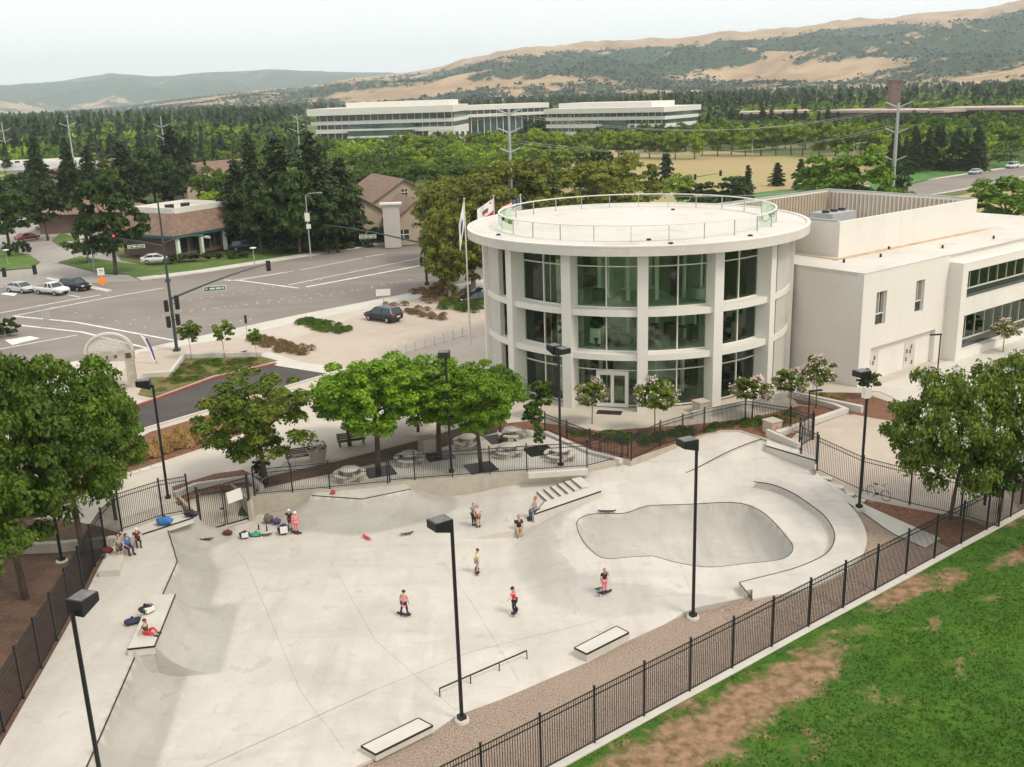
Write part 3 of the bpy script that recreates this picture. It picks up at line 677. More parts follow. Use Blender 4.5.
def broad_pts(R, Hc, z0, nclump, per, rc=.26, flat=1.0):
    """clumps over an ellipsoidal volume of radius R, height Hc, bottom z0"""
    u = usphere(nclump); rad = .3+.78*rng.random(nclump)**.6
    cc = u*rad[:, None]*np.array([R*(1-rc*.6), R*(1-rc*.6), Hc/2*(1-rc*.5)]); cc[:, 2] += z0+Hc/2
    low = cc[:, 2] < z0+Hc*.3; cc[low, :2] *= .85
    C = []; N = []
    for c in cc:
        k = int(per*(.6+.8*rng.random())); r_ = R*rc*(.6+.7*rng.random()); v = usphere(k)
        v[:, 2] = np.where(v[:, 2] < -.3, -v[:, 2]*.6, v[:, 2])
        p = c+v*r_*(.55+.45*rng.random((k, 1)))*np.array([1, 1, .75*flat]); C.append(p); N.append(v+.55*rng.normal(size=(k, 3))+[0, 0, .35])
    return np.concatenate(C), np.concatenate(N), cc
def limbs(b, cc, z0, r, lean=(0, 0), n=9):
    top = Vector((lean[0], lean[1], z0))
    b.tube((0, 0, -.15), top*.5, r, r*.8, 8); b.tube(top*.5, top, r*.8, r*.65, 8)
    idx = rng.choice(len(cc), min(n, len(cc)), replace=False)
    for i in idx:
        c = Vector(cc[i]); mid = top.lerp(c, .5)+Vector((0, 0, .2)); b.tube(top, mid, r*.42, r*.25, 6); b.tube(mid, c, r*.25, r*.08, 5)
PROTO = {}
def reg(kind, crown, trunk_b, h, w, bark='bark', extra=None):
    tm = MB(); me = bpy.data.meshes.new('trunk'); me.from_pydata(trunk_b.v, [], trunk_b.f); me.materials.append(M[bark]); me.polygons.foreach_set('use_smooth', [True]*len(me.polygons)); me.update()
    PROTO.setdefault(kind, []).append((crown, me, h, w, extra))
LM = {
 'green': leafmat('leaves_mid_green', [(.035, .07, .006), (.08, .145, .010), (.17, .24, .020)]),
 'green2': leafmat('leaves_yellowish_green', [(.035, .065, .006), (.09, .135, .012), (.18, .24, .02)]),
 'bright': leafmat('leaves_bright_green', [(.06, .12, .006), (.13, .24, .010), (.23, .36, .02)]),
 'lime': leafmat('leaves_lime', [(.09, .15, .008), (.19, .27, .015), (.31, .38, .03)]),
 'olive': leafmat('leaves_olive_brown', [(.075, .10, .010), (.165, .19, .02), (.30, .31, .045)]),
 'conifer': leafmat('needles_dark', [(.012, .025, .006), (.03, .05, .011), (.065, .085, .018)], .1),
 'dark': leafmat('leaves_dark', [(.018, .038, .006), (.04, .075, .010), (.085, .125, .018)]),
 'mixed': leafmat('leaves_green_with_yellow', [(.05, .09, .006), (.12, .18, .012), (.24, .27, .02)]),
 'red': leafmat('leaves_dark_red', [(.03, .008, .01), (.07, .02, .02)]),
 'pink': leafmat('blossom_pale_pink', [(.75, .50, .50), (.85, .72, .70)], .2),
 'white': leafmat('blossom_white', [(.75, .65, .60), (.85, .82, .75)], .2),
 'straw': leafmat('straw_grass', [(.30, .18, .06), (.46, .30, .12), (.60, .44, .20)], .2),
 'hedge': leafmat('hedge_leaves', [(.02, .05, .008), (.045, .10, .014)]),
 'rust': leafmat('rusty_flowers', [(.08, .12, .02), (.22, .14, .06), (.50, .24, .17)], .2),
 'turf': leafmat('turf_blades', [(.035, .095, .006), (.055, .14, .010), (.11, .19, .018)]),
 'yellow': leafmat('yellow_flowers', [(.10, .14, .02), (.40, .34, .05)], .2),
}
def mk_broad(kind, mt, R, Hc, z0, nc, per, leaf, r=.16, n=2, rc=.26, bark='bark', flower=None, fn_=0, aspect=.6):
    for _ in range(n):
        C, N, cc = broad_pts(R, Hc, z0, nc, per, rc)
        cr_ = leaf_mesh('crown', C, N, leaf, aspect, LM[mt]); b = MB(); limbs(b, cc, z0+Hc*.25, r, (.15*R*(random.random()-.5), .1*R*(random.random()-.5)))
        fl = None
        if flower:
            outer = C[np.argsort(-(np.abs(C[:, 0])/R)**2-(np.abs(C[:, 1])/R)**2-((C[:, 2]-z0-Hc/2)/(Hc/2))**2)[:len(C)//2]]
            cen = outer[rng.choice(len(outer), fn_)]; P_ = np.repeat(cen, 14, 0)+rng.normal(size=(fn_*14, 3))*.10
            fl = leaf_mesh('blossom', P_, rng.normal(size=P_.shape)+[0, 0, .5], .06, .8, LM[flower])
        reg(kind, cr_, b, z0+Hc, 2*R, bark, fl)
grass()
mk_broad('broad', 'green', 3.6, 6.4, 1.5, 135, 190, .10, .17, 3, rc=.175)
mk_broad('broad_bright', 'bright', 2.9, 4.7, 2.35, 120, 170, .095, .15, 3, rc=.175)
mk_broad('mixed', 'mixed', 3.0, 5.0, 1.3, 105, 120, .10, .14, 2, rc=.18)
mk_broad('broad_far', 'green', 3.6, 6.2, 1.4, 50, 85, .26, .2, 3)
mk_broad('bright_far', 'bright', 3.6, 6.8, .5, 90, 130, .17, .2, 2, rc=.2)
mk_broad('dark_far', 'dark', 3.6, 6.4, 1.2, 50, 85, .26, .2, 3)
mk_broad('lime_far', 'lime', 3.2, 6.0, 1.2, 45, 85, .26, .18, 3)
mk_broad('olive_far', 'olive', 4.0, 8.6, .8, 150, 110, .16, .22, 3, rc=.17, bark='bark_pale')
mk_broad('red_far', 'red', 2.0, 3, .8, 20, 80, .2, .1, 1)
mk_broad('myrtle', 'mixed', 1.15, 2.1, 1.1, 46, 100, .075, .035, 2, flower='pink', fn_=50)
mk_broad('myrtle_big', 'green2', 3.9, 4.8, .9, 150, 210, .095, .12, 2, flower='white', fn_=150, rc=.18)
mk_broad('sapling', 'mixed', 1.0, 2.0, 1.2, 42, 110, .07, .035, 2, bark='bark_pale')
mk_broad('green_sapling', 'green', 1.0, 2.4, .6, 46, 100, .075, .035, 2)
mk_broad('shrub', 'hedge', .6, 1.0, .05, 14, 60, .07, .03, 2)
mk_broad('bush', 'dark', 1.4, 1.9, .05, 24, 70, .14, .04, 2)
def mk_conifer(kind, mt, Ht, R, layers, leaf, n=2, bare=.08):
    for _ in range(n):
        C = []; N = []; b = MB(); b.tube((0, 0, -.2), (0, 0, Ht*.96), R*.075, .03, 7)
        for k in range(layers):
            t = (k+.5*rng.random())/layers; z = Ht*(bare+(1-bare)*t); rr = R*(1-t)**.62*(.55+.7*rng.random())+.12; nb = int(6+7*(1-t))
            for j in range(nb):
                a = 2*math.pi*(j+rng.random())/nb; L = rr*(.5+.75*rng.random()); q = max(4, int(L/leaf*2.6)); s_ = np.linspace(.12, 1, q)
                x = np.cos(a)*L*s_; y = np.sin(a)*L*s_; zz = z-.28*L*s_**1.5+.0*s_
                P_ = np.stack([x, y, zz], 1); P_ = np.repeat(P_, 4, 0)+rng.normal(size=(q*4, 3))*np.array([.16, .16, .10])*R*.45
                C.append(P_); N.append(rng.normal(size=P_.shape)*.6+[np.cos(a)*.4, np.sin(a)*.4, .7])
        C = np.concatenate(C); N = np.concatenate(N)
        reg(kind, leaf_mesh('crown', C, N, leaf, .5, LM[mt]), b, Ht, 2*R)
mk_conifer('conifer', 'conifer', 14, 3.0, 26, .26, 3)
mk_conifer('small_conifer', 'conifer', 6, 1.7, 16, .16, 2)
HEIGHTS = []
def plant(kind, name, x, y, z, h, w, label, group=None, cat='tree', var=None, crown='crown'):
    """place one tree/plant of height h and width w; shares meshes with the others of its kind"""
    p = PROTO[kind][(var if var is not None else random.randrange(99)) % len(PROTO[kind])]
    e = empty(name, (x, y, z), label, cat, group, random.random()*6.28); sx = w/p[3]; sz = h/p[2]; e.scale = (sx, sx, sz)
    o = bpy.data.objects.new(crown, p[0]); COL.objects.link(o); o.parent = e
    o = bpy.data.objects.new('trunk', p[1]); COL.objects.link(o); o.parent = e
    if p[4]: o = bpy.data.objects.new('blossom', p[4]); COL.objects.link(o); o.parent = e
    return e
def tree_px(kind, px, base, top, wpx, label, group=None, name='tree', cat='tree', z=ZS, var=None):
    g = at(px, base, z); zg = z; h = hz(g.x, g.y, top)-zg
    dist = (g-Vector((0, 0, CAMH))).dot(cf); w = wpx*dist/FPX
    return plant(kind, name, g.x, g.y, zg, h, w, label, group, cat, var)
# ============================================================ tree placement
def T(*a, **k): return tree_px(*a, **k)
T('broad', 84, 556, 350, 146, 'big leafy green tree behind the left fence, tallest crown nearest the arch', 'broad green trees behind the left fence', var=0)
T('broad', 26, 600, 352, 165, 'big leafy green tree behind the left fence, second row nearer the camera', 'broad green trees behind the left fence', var=1)
T('broad', -22, 640, 415, 170, 'big leafy green tree cut off by the left edge of the frame', 'broad green trees behind the left fence', var=2)
T('broad', -10, 500, 372, 110, 'leafy green tree at the left edge, behind the other big ones', 'broad green trees behind the left fence', var=0)
T('broad', 116, 520, 376, 84, 'smaller leafy green tree among the big ones beside the path', 'broad green trees behind the left fence', var=2)
T('mixed', 266, 484, 364, 138, 'spreading yellow green tree behind the round clipped shrub', 'trees round the picnic terrace', var=0)
T('broad_bright', 378, 471, 350, 118, 'bright green tree in the leftmost tree grate of the picnic terrace', 'trees round the picnic terrace', var=0)
T('broad_bright', 439, 457, 356, 116, 'bright green tree in the middle of the row on the picnic terrace', 'trees round the picnic terrace', var=1)
T('broad_bright', 481, 467, 360, 92, 'green tree in the grate between two round picnic tables', 'trees round the picnic terrace', var=0)
T('broad_bright', 500, 438, 366, 62, 'small green tree at the back of the picnic terrace', 'trees round the picnic terrace', var=1)
T('broad_bright', 350, 446, 374, 84, 'bright green tree by the timber bench on the path', 'trees round the picnic terrace', var=1)
T('broad', 418, 432, 362, 70, 'green tree behind the terrace on the mulch bed', 'trees round the picnic terrace', var=1)
T('myrtle_big', 950, 516, 364, 140, 'large dark shrub tree with white blossom overhanging the right fence', 'white flowering trees at the right', var=0)
T('myrtle_big', 1022, 500, 350, 120, 'large white blossoming tree cut off by the right edge', 'white flowering trees at the right', var=1)
T('myrtle_big', 985, 502, 385, 90, 'lower white blossoming tree in front of the other two at the right', 'white flowering trees at the right', var=1)
T('dark_far', 1000, 512, 430, 60, 'dark low bush under the white blossoming tree by the fence corner', None, 'bush', 'bush')
for a, l in (((592,424,379,36), 'pink crape myrtle just left of the glass entrance doors'), ((655,433,378,44), 'pink crape myrtle just right of the glass entrance doors'),
             ((752,418,376,42), 'pink crape myrtle in front of the round building\'s right columns'), ((790,411,368,36), 'pink crape myrtle by the raised planter wall'),
             ((816,408,355,38), 'sparse crape myrtle against the blank white wall'), ((1003,352,318,32), 'pink crape myrtle beside the ribbon windows')):
    T('myrtle', *a, l, 'crape myrtles round the building', name='crape_myrtle', cat='tree')
T('green_sapling', 541, 418, 378, 30, 'rounded green sapling in front of the left ground floor window')
T('green_sapling', 534, 437, 400, 26, 'loose green sapling at the edge of the picnic terrace')
T('green_sapling', 868, 398, 368, 24, 'small sapling behind the far right lamp head')
T('sapling', 192, 359, 321, 24, 'staked street sapling nearest the traffic signal', 'staked saplings on the pavement', name='sapling')
T('sapling', 225, 358, 321, 26, 'staked street sapling in the middle of the three', 'staked saplings on the pavement', name='sapling')
T('sapling', 257, 357, 327, 17, 'thin staked street sapling above the flower strip', 'staked saplings on the pavement', name='sapling')
T('shrub', 261, 477, 458, 20, 'dark round clipped shrub in front of the yellow green tree', name='round_shrub', cat='shrub')
# middle distance
mid = [
 ('dark_far',116,274,178,80,'dark green street tree on the corner beyond the junction'),
 ('dark_far',88,262,226,42,'small leaning dark tree by the red signal'),
 ('dark_far',10,250,186,60,'dark tree at the far left corner'), ('dark_far',48,240,176,50,'dark broad tree left of the low pavilion'),
 ('conifer',44,215,136,30,'tall narrow dark conifer by the white roofed building'), ('conifer',75,212,138,26,'narrow dark conifer right of the white roofed building'),
 ('conifer',95,214,146,30,'conifer behind the low pavilion'), ('conifer',128,208,142,44,'wide conifer behind the corner restaurant'),
 ('dark_far',156,206,150,46,'dark leafy tree left of the tall pair behind the restaurant'), ('conifer',178,202,126,42,'tallest conifer behind the restaurant'),
 ('conifer',190,200,138,34,'conifer right of the tallest one behind the restaurant'), ('broad_far',110,210,160,40,'green tree between the pavilion and the restaurant'),
 ('conifer',243,246,160,48,'dark conifer at the left end of the thick group by the road'), ('conifer',258,240,134,40,'tall spire topped conifer in the thick group by the road'),
 ('conifer',284,250,138,62,'tall wide conifer in the thick group by the road'), ('conifer',318,250,132,62,'tallest conifer of the thick group by the road'),
 ('conifer',345,246,158,50,'dark conifer nearest the shingled house gable'), ('dark_far',300,254,168,64,'dark rounded tree in the front of the thick group'),
 ('dark_far',262,254,180,60,'lower dark tree in the front of the thick group'), ('dark_far',338,252,186,56,'lower dark tree beside the street light'),
 ('broad_far',226,214,170,28,'light green tree left of the thick conifer group'), ('lime_far',213,216,190,26,'yellowish bush behind the restaurant roof'),
 ('olive_far',452,262,172,74,'olive brown tree nearest the round building on its left'), ('olive_far',474,292,176,104,'olive brown tree behind the three flagpoles'),
 ('olive_far',508,262,158,100,'tall olive brown tree below the power pole'), ('olive_far',550,256,156,100,'olive tree behind the left of the round roof'),
 ('olive_far',592,250,158,96,'olive tree behind the middle of the round roof'), ('olive_far',622,238,152,80,'olive tree at the right end of the tall belt'),
 ('olive_far',450,300,200,60,'olive brown tree leaning over the parked cars'),
 ('olive_far',432,236,180,50,'olive tree right of the house with the pale chimney'),
 ('broad_far',214,212,168,44,'green tree behind the right end of the restaurant roof'), ('dark_far',186,208,160,44,'dark tree behind the middle of the restaurant roof'), ('dark_far',232,244,198,34,'dark tree at the right end of the restaurant'), ('broad_far',352,226,176,40,'green tree left of the shingled house roof'), ('dark_far',412,234,204,26,'dark tree before the right side of the shingled house'),
 ('dark_far',606,220,148,46,'dark rounded tree beside the dry field'), ('dark_far',732,212,175,52,'dark low tree behind the round roof rail'),
 ('dark_far',700,214,182,44,'dark low tree left of its neighbour behind the round roof'), ('lime_far',678,212,172,34,'yellow green bush beside the green signal'),
 ('small_conifer',747,204,165,16,'small young conifer right of the dark low trees'), ('small_conifer',777,186,162,16,'small young conifer on the green verge'),
 ('small_conifer',800,190,158,16,'small young conifer next to the big bright tree'), ('small_conifer',666,190,148,18,'small conifer at the left end of the dry field'),
 ('small_conifer',654,188,164,12,'smallest conifer at the left end of the dry field'), ('small_conifer',812,188,164,12,'tiny conifer touching the big bright tree'),
 ('bright_far',846,226,147,104,'big bright green round tree behind the roof screen'), ('bright_far',822,224,165,64,'left lobe tree of the big bright group behind the roof screen'),
 ('mixed',905,215,188,34,'yellow green bush right of the power pole'), ('bright_far',1004,230,176,78,'bright green tree behind the white roof at the right edge'),
 ('dark_far',895,205,160,34,'dark tree at the end of the green verge'),
]
for a in mid: T(a[0], a[1], a[2], a[3], a[4], a[5], 'trees beyond the junction' if a[1] < 400 else 'trees behind the building')
# rows of similar trees
def row(kind, x0, x1, n, b0, b1, hpx, w, label, group, jit=3):
    for i in range(n):
        t = (i+.5)/n; px = x0+(x1-x0)*t+random.uniform(-jit, jit); base = b0+(b1-b0)*t+random.uniform(-1, 1)
        T(kind, px, base, base-hpx*random.uniform(.85, 1.12), w*random.uniform(.85, 1.2), label, group)
row('lime_far', 695, 1015, 22, 155, 158, 34, 25, 'round olive green tree in the long row behind the dry field', 'row of round trees behind the dry field')
row('broad_far', 640, 1020, 22, 150, 148, 30, 24, 'green tree in the second row behind the dry field', 'second row of trees behind the dry field')
row('conifer', 690, 845, 14, 138, 136, 28, 12, 'dark narrow conifer in the far line before the brown building', 'far line of dark conifers')
row('conifer', 890, 985, 12, 172, 170, 42, 17, 'dark tree in the row along the right hand road', 'dark trees along the right hand road')
row('broad_far', 905, 1030, 9, 150, 146, 34, 28, 'green tree beyond the right hand road', 'trees beyond the right hand road')
row('lime_far', 395, 700, 20, 163, 158, 30, 26, 'bright round tree in the row before the white offices', 'row of trees before the white offices')
row('lime_far', 330, 600, 17, 176, 172, 30, 28, 'bright round tree in the nearer row before the white offices', 'nearer row of trees before the white offices')
row('broad_far', 330, 560, 12, 190, 190, 26, 30, 'green hedge tree behind the shingled houses', 'trees behind the shingled houses')
row('broad_far', 200, 330, 9, 162, 166, 26, 28, 'green tree left of the white offices', 'trees left of the white offices')
row('dark_far', 470, 548, 6, 141, 141, 28, 26, 'dark tree in the gap between the white offices', 'dark trees between the white offices')
row('broad_far', 640, 690, 4, 152, 152, 24, 26, 'green tree at the right end of the white offices', 'trees at the right end of the white offices')
row('conifer', 0, 230, 9, 168, 166, 32, 17, 'dark conifer in the far left woods', 'conifers of the left woods', 8)
row('broad_far', -10, 230, 14, 186, 182, 28, 32, 'green tree in the left woods', 'broad trees of the left woods', 8)
row('dark_far', -10, 120, 7, 214, 208, 36, 40, 'dark green tree left of the restaurant', 'dark trees left of the restaurant', 6)
row('lime_far', 20, 240, 10, 152, 152, 18, 24, 'pale green tree far off in the left woods', 'pale trees of the left woods', 8)
row('dark_far', 380, 440, 3, 232, 226, 26, 30, 'dark hedge tree beside the road behind the flag', 'dark hedge trees beside the road')
row('bush', 370, 440, 5, 244, 236, 16, 22, 'dark roadside bush below the shingled house', 'dark roadside bushes')
row('bush', 165, 250, 7, 262, 256, 7, 16, 'dark clipped bush before the corner restaurant', 'bushes before the corner restaurant', 1)
row('bush', 5, 32, 3, 256, 254, 14, 14, 'dark clipped bush on the far left island', 'bushes on the far left island', 1)
row('bush', -8, 16, 2, 338, 334, 18, 22, 'dark hedge block at the left frame edge', 'hedge blocks at the left edge', 1)
row('bush', 1000, 1030, 2, 430, 420, 18, 30, 'green shrub below the right window band', 'shrubs below the right window band', 1)
# planted strips, groups of small clumps
def strip(kind, px_poly, n, h, w, name, label, group, z=ZS):
    poly = PX(px_poly, z); xs = [p[0] for p in poly]; ys = [p[1] for p in poly]; k = 0; tries = 0
    while k < n and tries < 5000:
        tries += 1; x = random.uniform(min(xs), max(xs)); y = random.uniform(min(ys), max(ys))
        if inpoly(x, y, poly): plant(kind, name, x, y, H(x, y), h*random.uniform(.7, 1.3), w*random.uniform(.8, 1.25), label, group, 'shrub'); k += 1
def clump_proto(kind, mt, R, h, n, leaf):
    for _ in range(2):
        a = rng.random(n)*6.28; t = rng.random(n)**.7; d_ = R*t
        C = np.stack([np.cos(a)*d_, np.sin(a)*d_, h*(.15+.8*np.sqrt(np.maximum(0, 1-t*t))*rng.random(n)**.5)], 1); N = np.stack([np.cos(a), np.sin(a), .5+0*a], 1)+.5*rng.normal(size=(n, 3))
        b = MB(); b.lathe([(.02, .2*h), (R*.35, .1*h), (R*.5, 0)], 8); reg(kind, leaf_mesh('foliage', C, N, leaf, .35, LM[mt]), b, h, 2*R)
clump_proto('tuft', 'straw', .45, .55, 420, .075); clump_proto('rustclump', 'rust', .6, .6, 380, .07); clump_proto('greenclump', 'green', .6, .5, 380, .07); clump_proto('yellowclump', 'yellow', .4, .3, 160, .06)
g = PX([(90,474),(150,438),(208,419),(262,402),(240,425),(210,440),(130,466),(70,492)])
A_ = Vector(g[1]); 
for i in range(13):
    for j in range(9):
        t = Vector(g[0]).lerp(Vector(g[3]), (i+.5*(j % 2))/12.5); u = Vector(g[7]).lerp(Vector(g[5]), (i+.5*(j % 2))/12.5); q = t.lerp(u, j/8.5)
        if inpoly(q.x, q.y, g): plant('tuft', 'grass_clump', q.x+random.uniform(-.15, .15), q.y+random.uniform(-.15, .15), ZS, .7*random.uniform(.8, 1.25), .95*random.uniform(.8, 1.2), 'tan ornamental grass clump in the bed above the path', 'tan ornamental grass clumps', 'grass clump')
strip('rustclump', [(245,340),(262,338),(312,350),(306,356),(280,352)], 46, .6, 1.0, 'flowering_shrub', 'low reddish flowering shrub in the strip by the three saplings', 'reddish shrubs by the saplings')
strip('rustclump', [(376,306),(405,305),(452,316),(445,321),(400,316)], 22, .6, 1.1, 'flowering_shrub', 'low reddish shrub in the island behind the black car', 'reddish shrubs behind the black car')
strip('greenclump', [(297,324),(310,320),(345,326),(355,331),(340,334),(318,331)], 50, .5, 1.1, 'low_shrub', 'low green plant in the oval island of the forecourt', 'green plants in the oval island')
strip('rustclump', [(412,294),(440,286),(470,290),(455,302),(430,304)], 36, .8, 1.4, 'flowering_shrub', 'rust coloured shrub in the bed below the right signal', 'rust shrubs below the right signal')
strip('greenclump', [(430,304),(460,296),(485,304),(478,314),(450,312)], 18, .9, 1.5, 'low_shrub', 'green shrub in the bed beside the parked cars', 'green shrubs beside the parked cars')
strip('greenclump', [(150,395),(187,362),(255,359),(262,364),(205,377)], 40, .3, 1.1, 'low_shrub', 'sparse low plant in the sloping bed by the red kerb', 'low plants by the red kerb')
strip('rustclump', [(150,395),(187,362),(255,359),(262,364),(205,377)], 20, .25, 1.0, 'low_shrub', 'rusty low plant in the sloping bed by the red kerb', 'rusty plants by the red kerb')
strip('greenclump', [(560,432),(640,434),(700,428),(760,420),(800,412),(790,424),(700,432),(640,448)], 70, .35, .9, 'low_shrub', 'low dark plant in the mulch bed between ramp fence and building', 'low plants by the ramp fence')
strip('yellowclump', [(925,392),(980,366),(1024,352),(1024,358),(985,374),(935,397)], 26, .35, .8, 'low_shrub', 'yellow green ground plant along the walk by the right wing', 'yellow plants along the right walk')
strip('yellowclump', [(810,396),(850,398),(845,404),(815,402)], 8, .35, .7, 'low_shrub', 'yellow green ground plant below the blank white wall', 'yellow plants below the blank wall')

# ============================================================ far woodland: one mass
def mid_points(n):
    excl = [PX([(560,212),(560,150),(700,148),(862,154),(885,176),(850,190),(780,210)]), [(60, 190), (300, 400), (340, 380), (100, 160)], [(-200,60),(-40,80),(110,215),(110,250),(-40,166),(-60,240),(-170,240)]]
    pts_ = []
    while len(pts_) < n:
        y = 175+265*rng.random(); x = (rng.random()*2-1)*y*.60; px, py = proj(x, y, 1.2)
        if px < -30 or px > 1050 or (y < 270 and px > 330) or any(inpoly(x, y, q) for q in excl) or (px < 230 and py > 205): continue
        if any((x-a)**2+(y-b_)**2 < 30 for a, b_, c_, d_ in pts_): continue
        left = px < 330; r_ = rng.random(); kind = (3 if r_ < .25 else 2 if r_ < .45 else 0 if r_ < .75 else 1) if left else (2 if r_ < .2 else 0 if r_ < .6 else 1)
        h = (9+6*rng.random()) if kind == 3 else (7+4*rng.random())
        if y > 330 and not left: h = min(h, 8.5)
        pts_.append((x, y, h, kind))
    return pts_
def far_wood():
    fine = []
    for kind in range(4):
        if kind < 3: C, N, _ = broad_pts(.5, .85, .12, 45, 16, .26); fine.append((C, N, .034))
        else:
            n = 620; t = rng.random(n)**1.3; a = rng.random(n)*6.28; q = .6+.4*rng.random(n); lay = .75+.25*np.cos(t*55); fine.append((np.stack([np.cos(a)*(1-t)*.34*q*lay, np.sin(a)*(1-t)*.34*q*lay, .06+t*.94], 1), np.stack([np.cos(a), np.sin(a), .7+0*a], 1)+.4*rng.normal(size=(n, 3)), .032))
    tmpl = []
    for kind in range(4):
        n = 80 if kind < 3 else 64
        if kind < 3:
            v = usphere(n); v[:, 2] = np.abs(v[:, 2])*.95-.15; C = v*(.8+.3*rng.random((n, 1)))*np.array([.5, .5, .55]); C[:, 2] += .42; N = v+.35*rng.normal(size=(n, 3)); s = .115
        else:
            t = rng.random(n); a = rng.random(n)*6.28; C = np.stack([np.cos(a)*(1-t)*.3, np.sin(a)*(1-t)*.3, t], 1); N = np.stack([np.cos(a), np.sin(a), .5+0*a], 1)+.3*rng.normal(size=(n, 3)); s = .08
        tmpl.append((C, N, s))
    groups = {0: [], 1: [], 2: [], 3: []}; cnt = 0
    excl = [PX([(300,150),(700,138),(700,125),(300,125)]), PX([(560,212),(560,150),(700,148),(862,154),(885,176),(850,190),(780,210)]), [(60, 190), (300, 400), (340, 380), (100, 160)], [(-200,60),(-40,80),(110,215),(110,250),(-40,170),(-80,240),(-170,240)], PX([(560,147),(700,147),(700,133),(560,133)])]
    while cnt < 9500:
        y = 400+1500*rng.random()**1.35; x = (rng.random()*2-1)*y*.62
        px, py = proj(x, y, 1.2)
        if px < -40 or px > 1064 or (y < 260 and px > 330): continue
        if any(inpoly(x, y, q) for q in excl): continue
        if 430 < y < 640 and 300 < px < 700 and y < 560+x*-.3: continue
        if y < 420: continue
        if 485 < y < 575 and 730 < px < 1020: continue
        w_ = noise.noise(Vector((x*.006, y*.006, 3)))
        k = 3 if (w_ > .12 and rng.random() < .65) or rng.random() < .12 else (1 if rng.random() < .42 else int(rng.random()*3))
        h = (8+5*rng.random()) if k < 3 else (12+7*rng.random())
        if y < 500: h = min(h, 10)
        if y < 575 and px > 700: h = min(h, 8.5)
        if y < 520 and 290 < px < 700: h = min(h, 9)
        groups[k].append((x, y, h)); cnt += 1
    Cs = []; Ns = []; Ss = []; mi = []
    for k, lst in groups.items():
        C, N, s = tmpl[k]
        for (x, y, h) in lst:
            w_ = h*(1.15 if k < 3 else .8)
            P_ = C*np.array([w_, w_, h])+np.array([x, y, 1.0]); Cs.append(P_); Ns.append(N); Ss.append(np.full(len(C), h*s*1.35)); mi.append(np.full(len(C), k))
    for (x, y, h, k) in mid_points(330):
        C, N, s = fine[k]; w_ = h*(1.1 if k < 3 else .85); an = rng.random()*6.28; R2 = np.array([[math.cos(an), math.sin(an), 0], [-math.sin(an), math.cos(an), 0], [0, 0, 1]])
        Cs.append((C@R2)*np.array([w_, w_, h])+np.array([x, y, 1.0])); Ns.append(N@R2); Ss.append(np.full(len(C), h*s)); mi.append(np.full(len(C), k))
    C = np.concatenate(Cs); N = np.concatenate(Ns); me = leaf_mesh('woodland', C, N, np.concatenate(Ss), .75)
    for q in ('green', 'lime', 'dark', 'conifer'): me.materials.append(LM[q])
    me.polygons.foreach_set('material_index', np.concatenate(mi).astype(np.int32)); me.update()
    o = bpy.data.objects.new('woodland', me); COL.objects.link(o); tag(o, 'far green woods of mixed trees filling the valley below the hills', 'woodland', kind='stuff')
far_wood()
# ============================================================ hills
def ray_elev(px, py):
    d_ = cf+cr*((px-512)/FPX)+cu*((383.5-py)/FPX); r_ = math.hypot(d_.x, d_.y); return math.atan2(d_.x, d_.y), d_.z/r_
def hills(name, sky, r0, rc, r1, amp, woodlevel, nc=520, nr=110, seed=0, treen=0):
    E_ = [ray_elev(a, b_) for a, b_ in sky]
    az0, az1 = E_[0][0], E_[-1][0]; az = np.linspace(az0, az1, nc); el = np.interp(az, [e[0] for e in E_], [e[1] for e in E_])
    V = []; W = []
    for j in range(nr):
        t = j/(nr-1); r_ = r0+(r1-r0)*t
        for i in range(nc):
            a = az[i]; rcc = rc*(1+.10*noise.noise(Vector((a*6, seed, 0)))); zc = CAMH+el[i]*rcc
            u = (r_-r0)/(rcc-r0); x = math.sin(a)*r_; y = math.cos(a)*r_
            g_ = max(0, u)**1.25 if u < 1 else max(.2, 1-(u-1)*1.2)
            rd = 1-abs(noise.noise(Vector((x/520., y/900., seed)))*2); rd2 = 1-abs(noise.noise(Vector((x/230., y/300., seed+5)))*2)
            fr = noise.fractal(Vector((x/140., y/140., seed)), .9, 2, 3)
            env = math.sin(math.pi*min(1, u))**.8 if 0 < u < 1 else 0
            z = 1+max(0, zc-1)*g_+env*min(1, max(0, zc-20)/160)*(amp*(rd-.45)+amp*.45*(rd2-.45)+amp*.06*fr)
            if u > .93: z += 3*fr
            z = max(z, -3 if u < .02 else 1.5*u)
            V.append((x, y, z))
            hf = noise.fractal(Vector((x/420., y/300., seed+9)), .8, 2.1, 5)+.25*noise.noise(Vector((x/60, y/60, 1)))
            W.append(woodlevel(min(1.0, max(0, (z-CAMH)/r_/max(.004, el[i]))), a, hf, rd))
    F = [(j*nc+i, j*nc+i+1, (j+1)*nc+i+1, (j+1)*nc+i) for j in range(nr-1) for i in range(nc-1)]
    me = bpy.data.meshes.new(name); me.from_pydata(V, [], F); me.polygons.foreach_set('use_smooth', [True]*len(F))
    at_ = me.attributes.new('woods', 'FLOAT', 'POINT'); at_.data.foreach_set('value', W); me.materials.append(M['hill']); me.update()
    o = bpy.data.objects.new(name, me); COL.objects.link(o); o['kind'] = 'structure'
    return V, W
m_ = bpy.data.materials.new('golden_hills'); m_.use_nodes = True; nt = m_.node_tree; L = nt.links; bs = nt.nodes['Principled BSDF']; bs.inputs['Roughness'].default_value = 1; bs.inputs['Specular IOR Level'].default_value = .1
at_n = nt.nodes.new('ShaderNodeAttribute'); at_n.attribute_name = 'woods'; tc = nt.nodes.new('ShaderNodeTexCoord')
n1 = nt.nodes.new('ShaderNodeTexNoise'); n1.inputs['Scale'].default_value = .025; n1.inputs['Detail'].default_value = 8; n1.inputs['Roughness'].default_value = .7; L.new(tc.outputs['Object'], n1.inputs['Vector'])
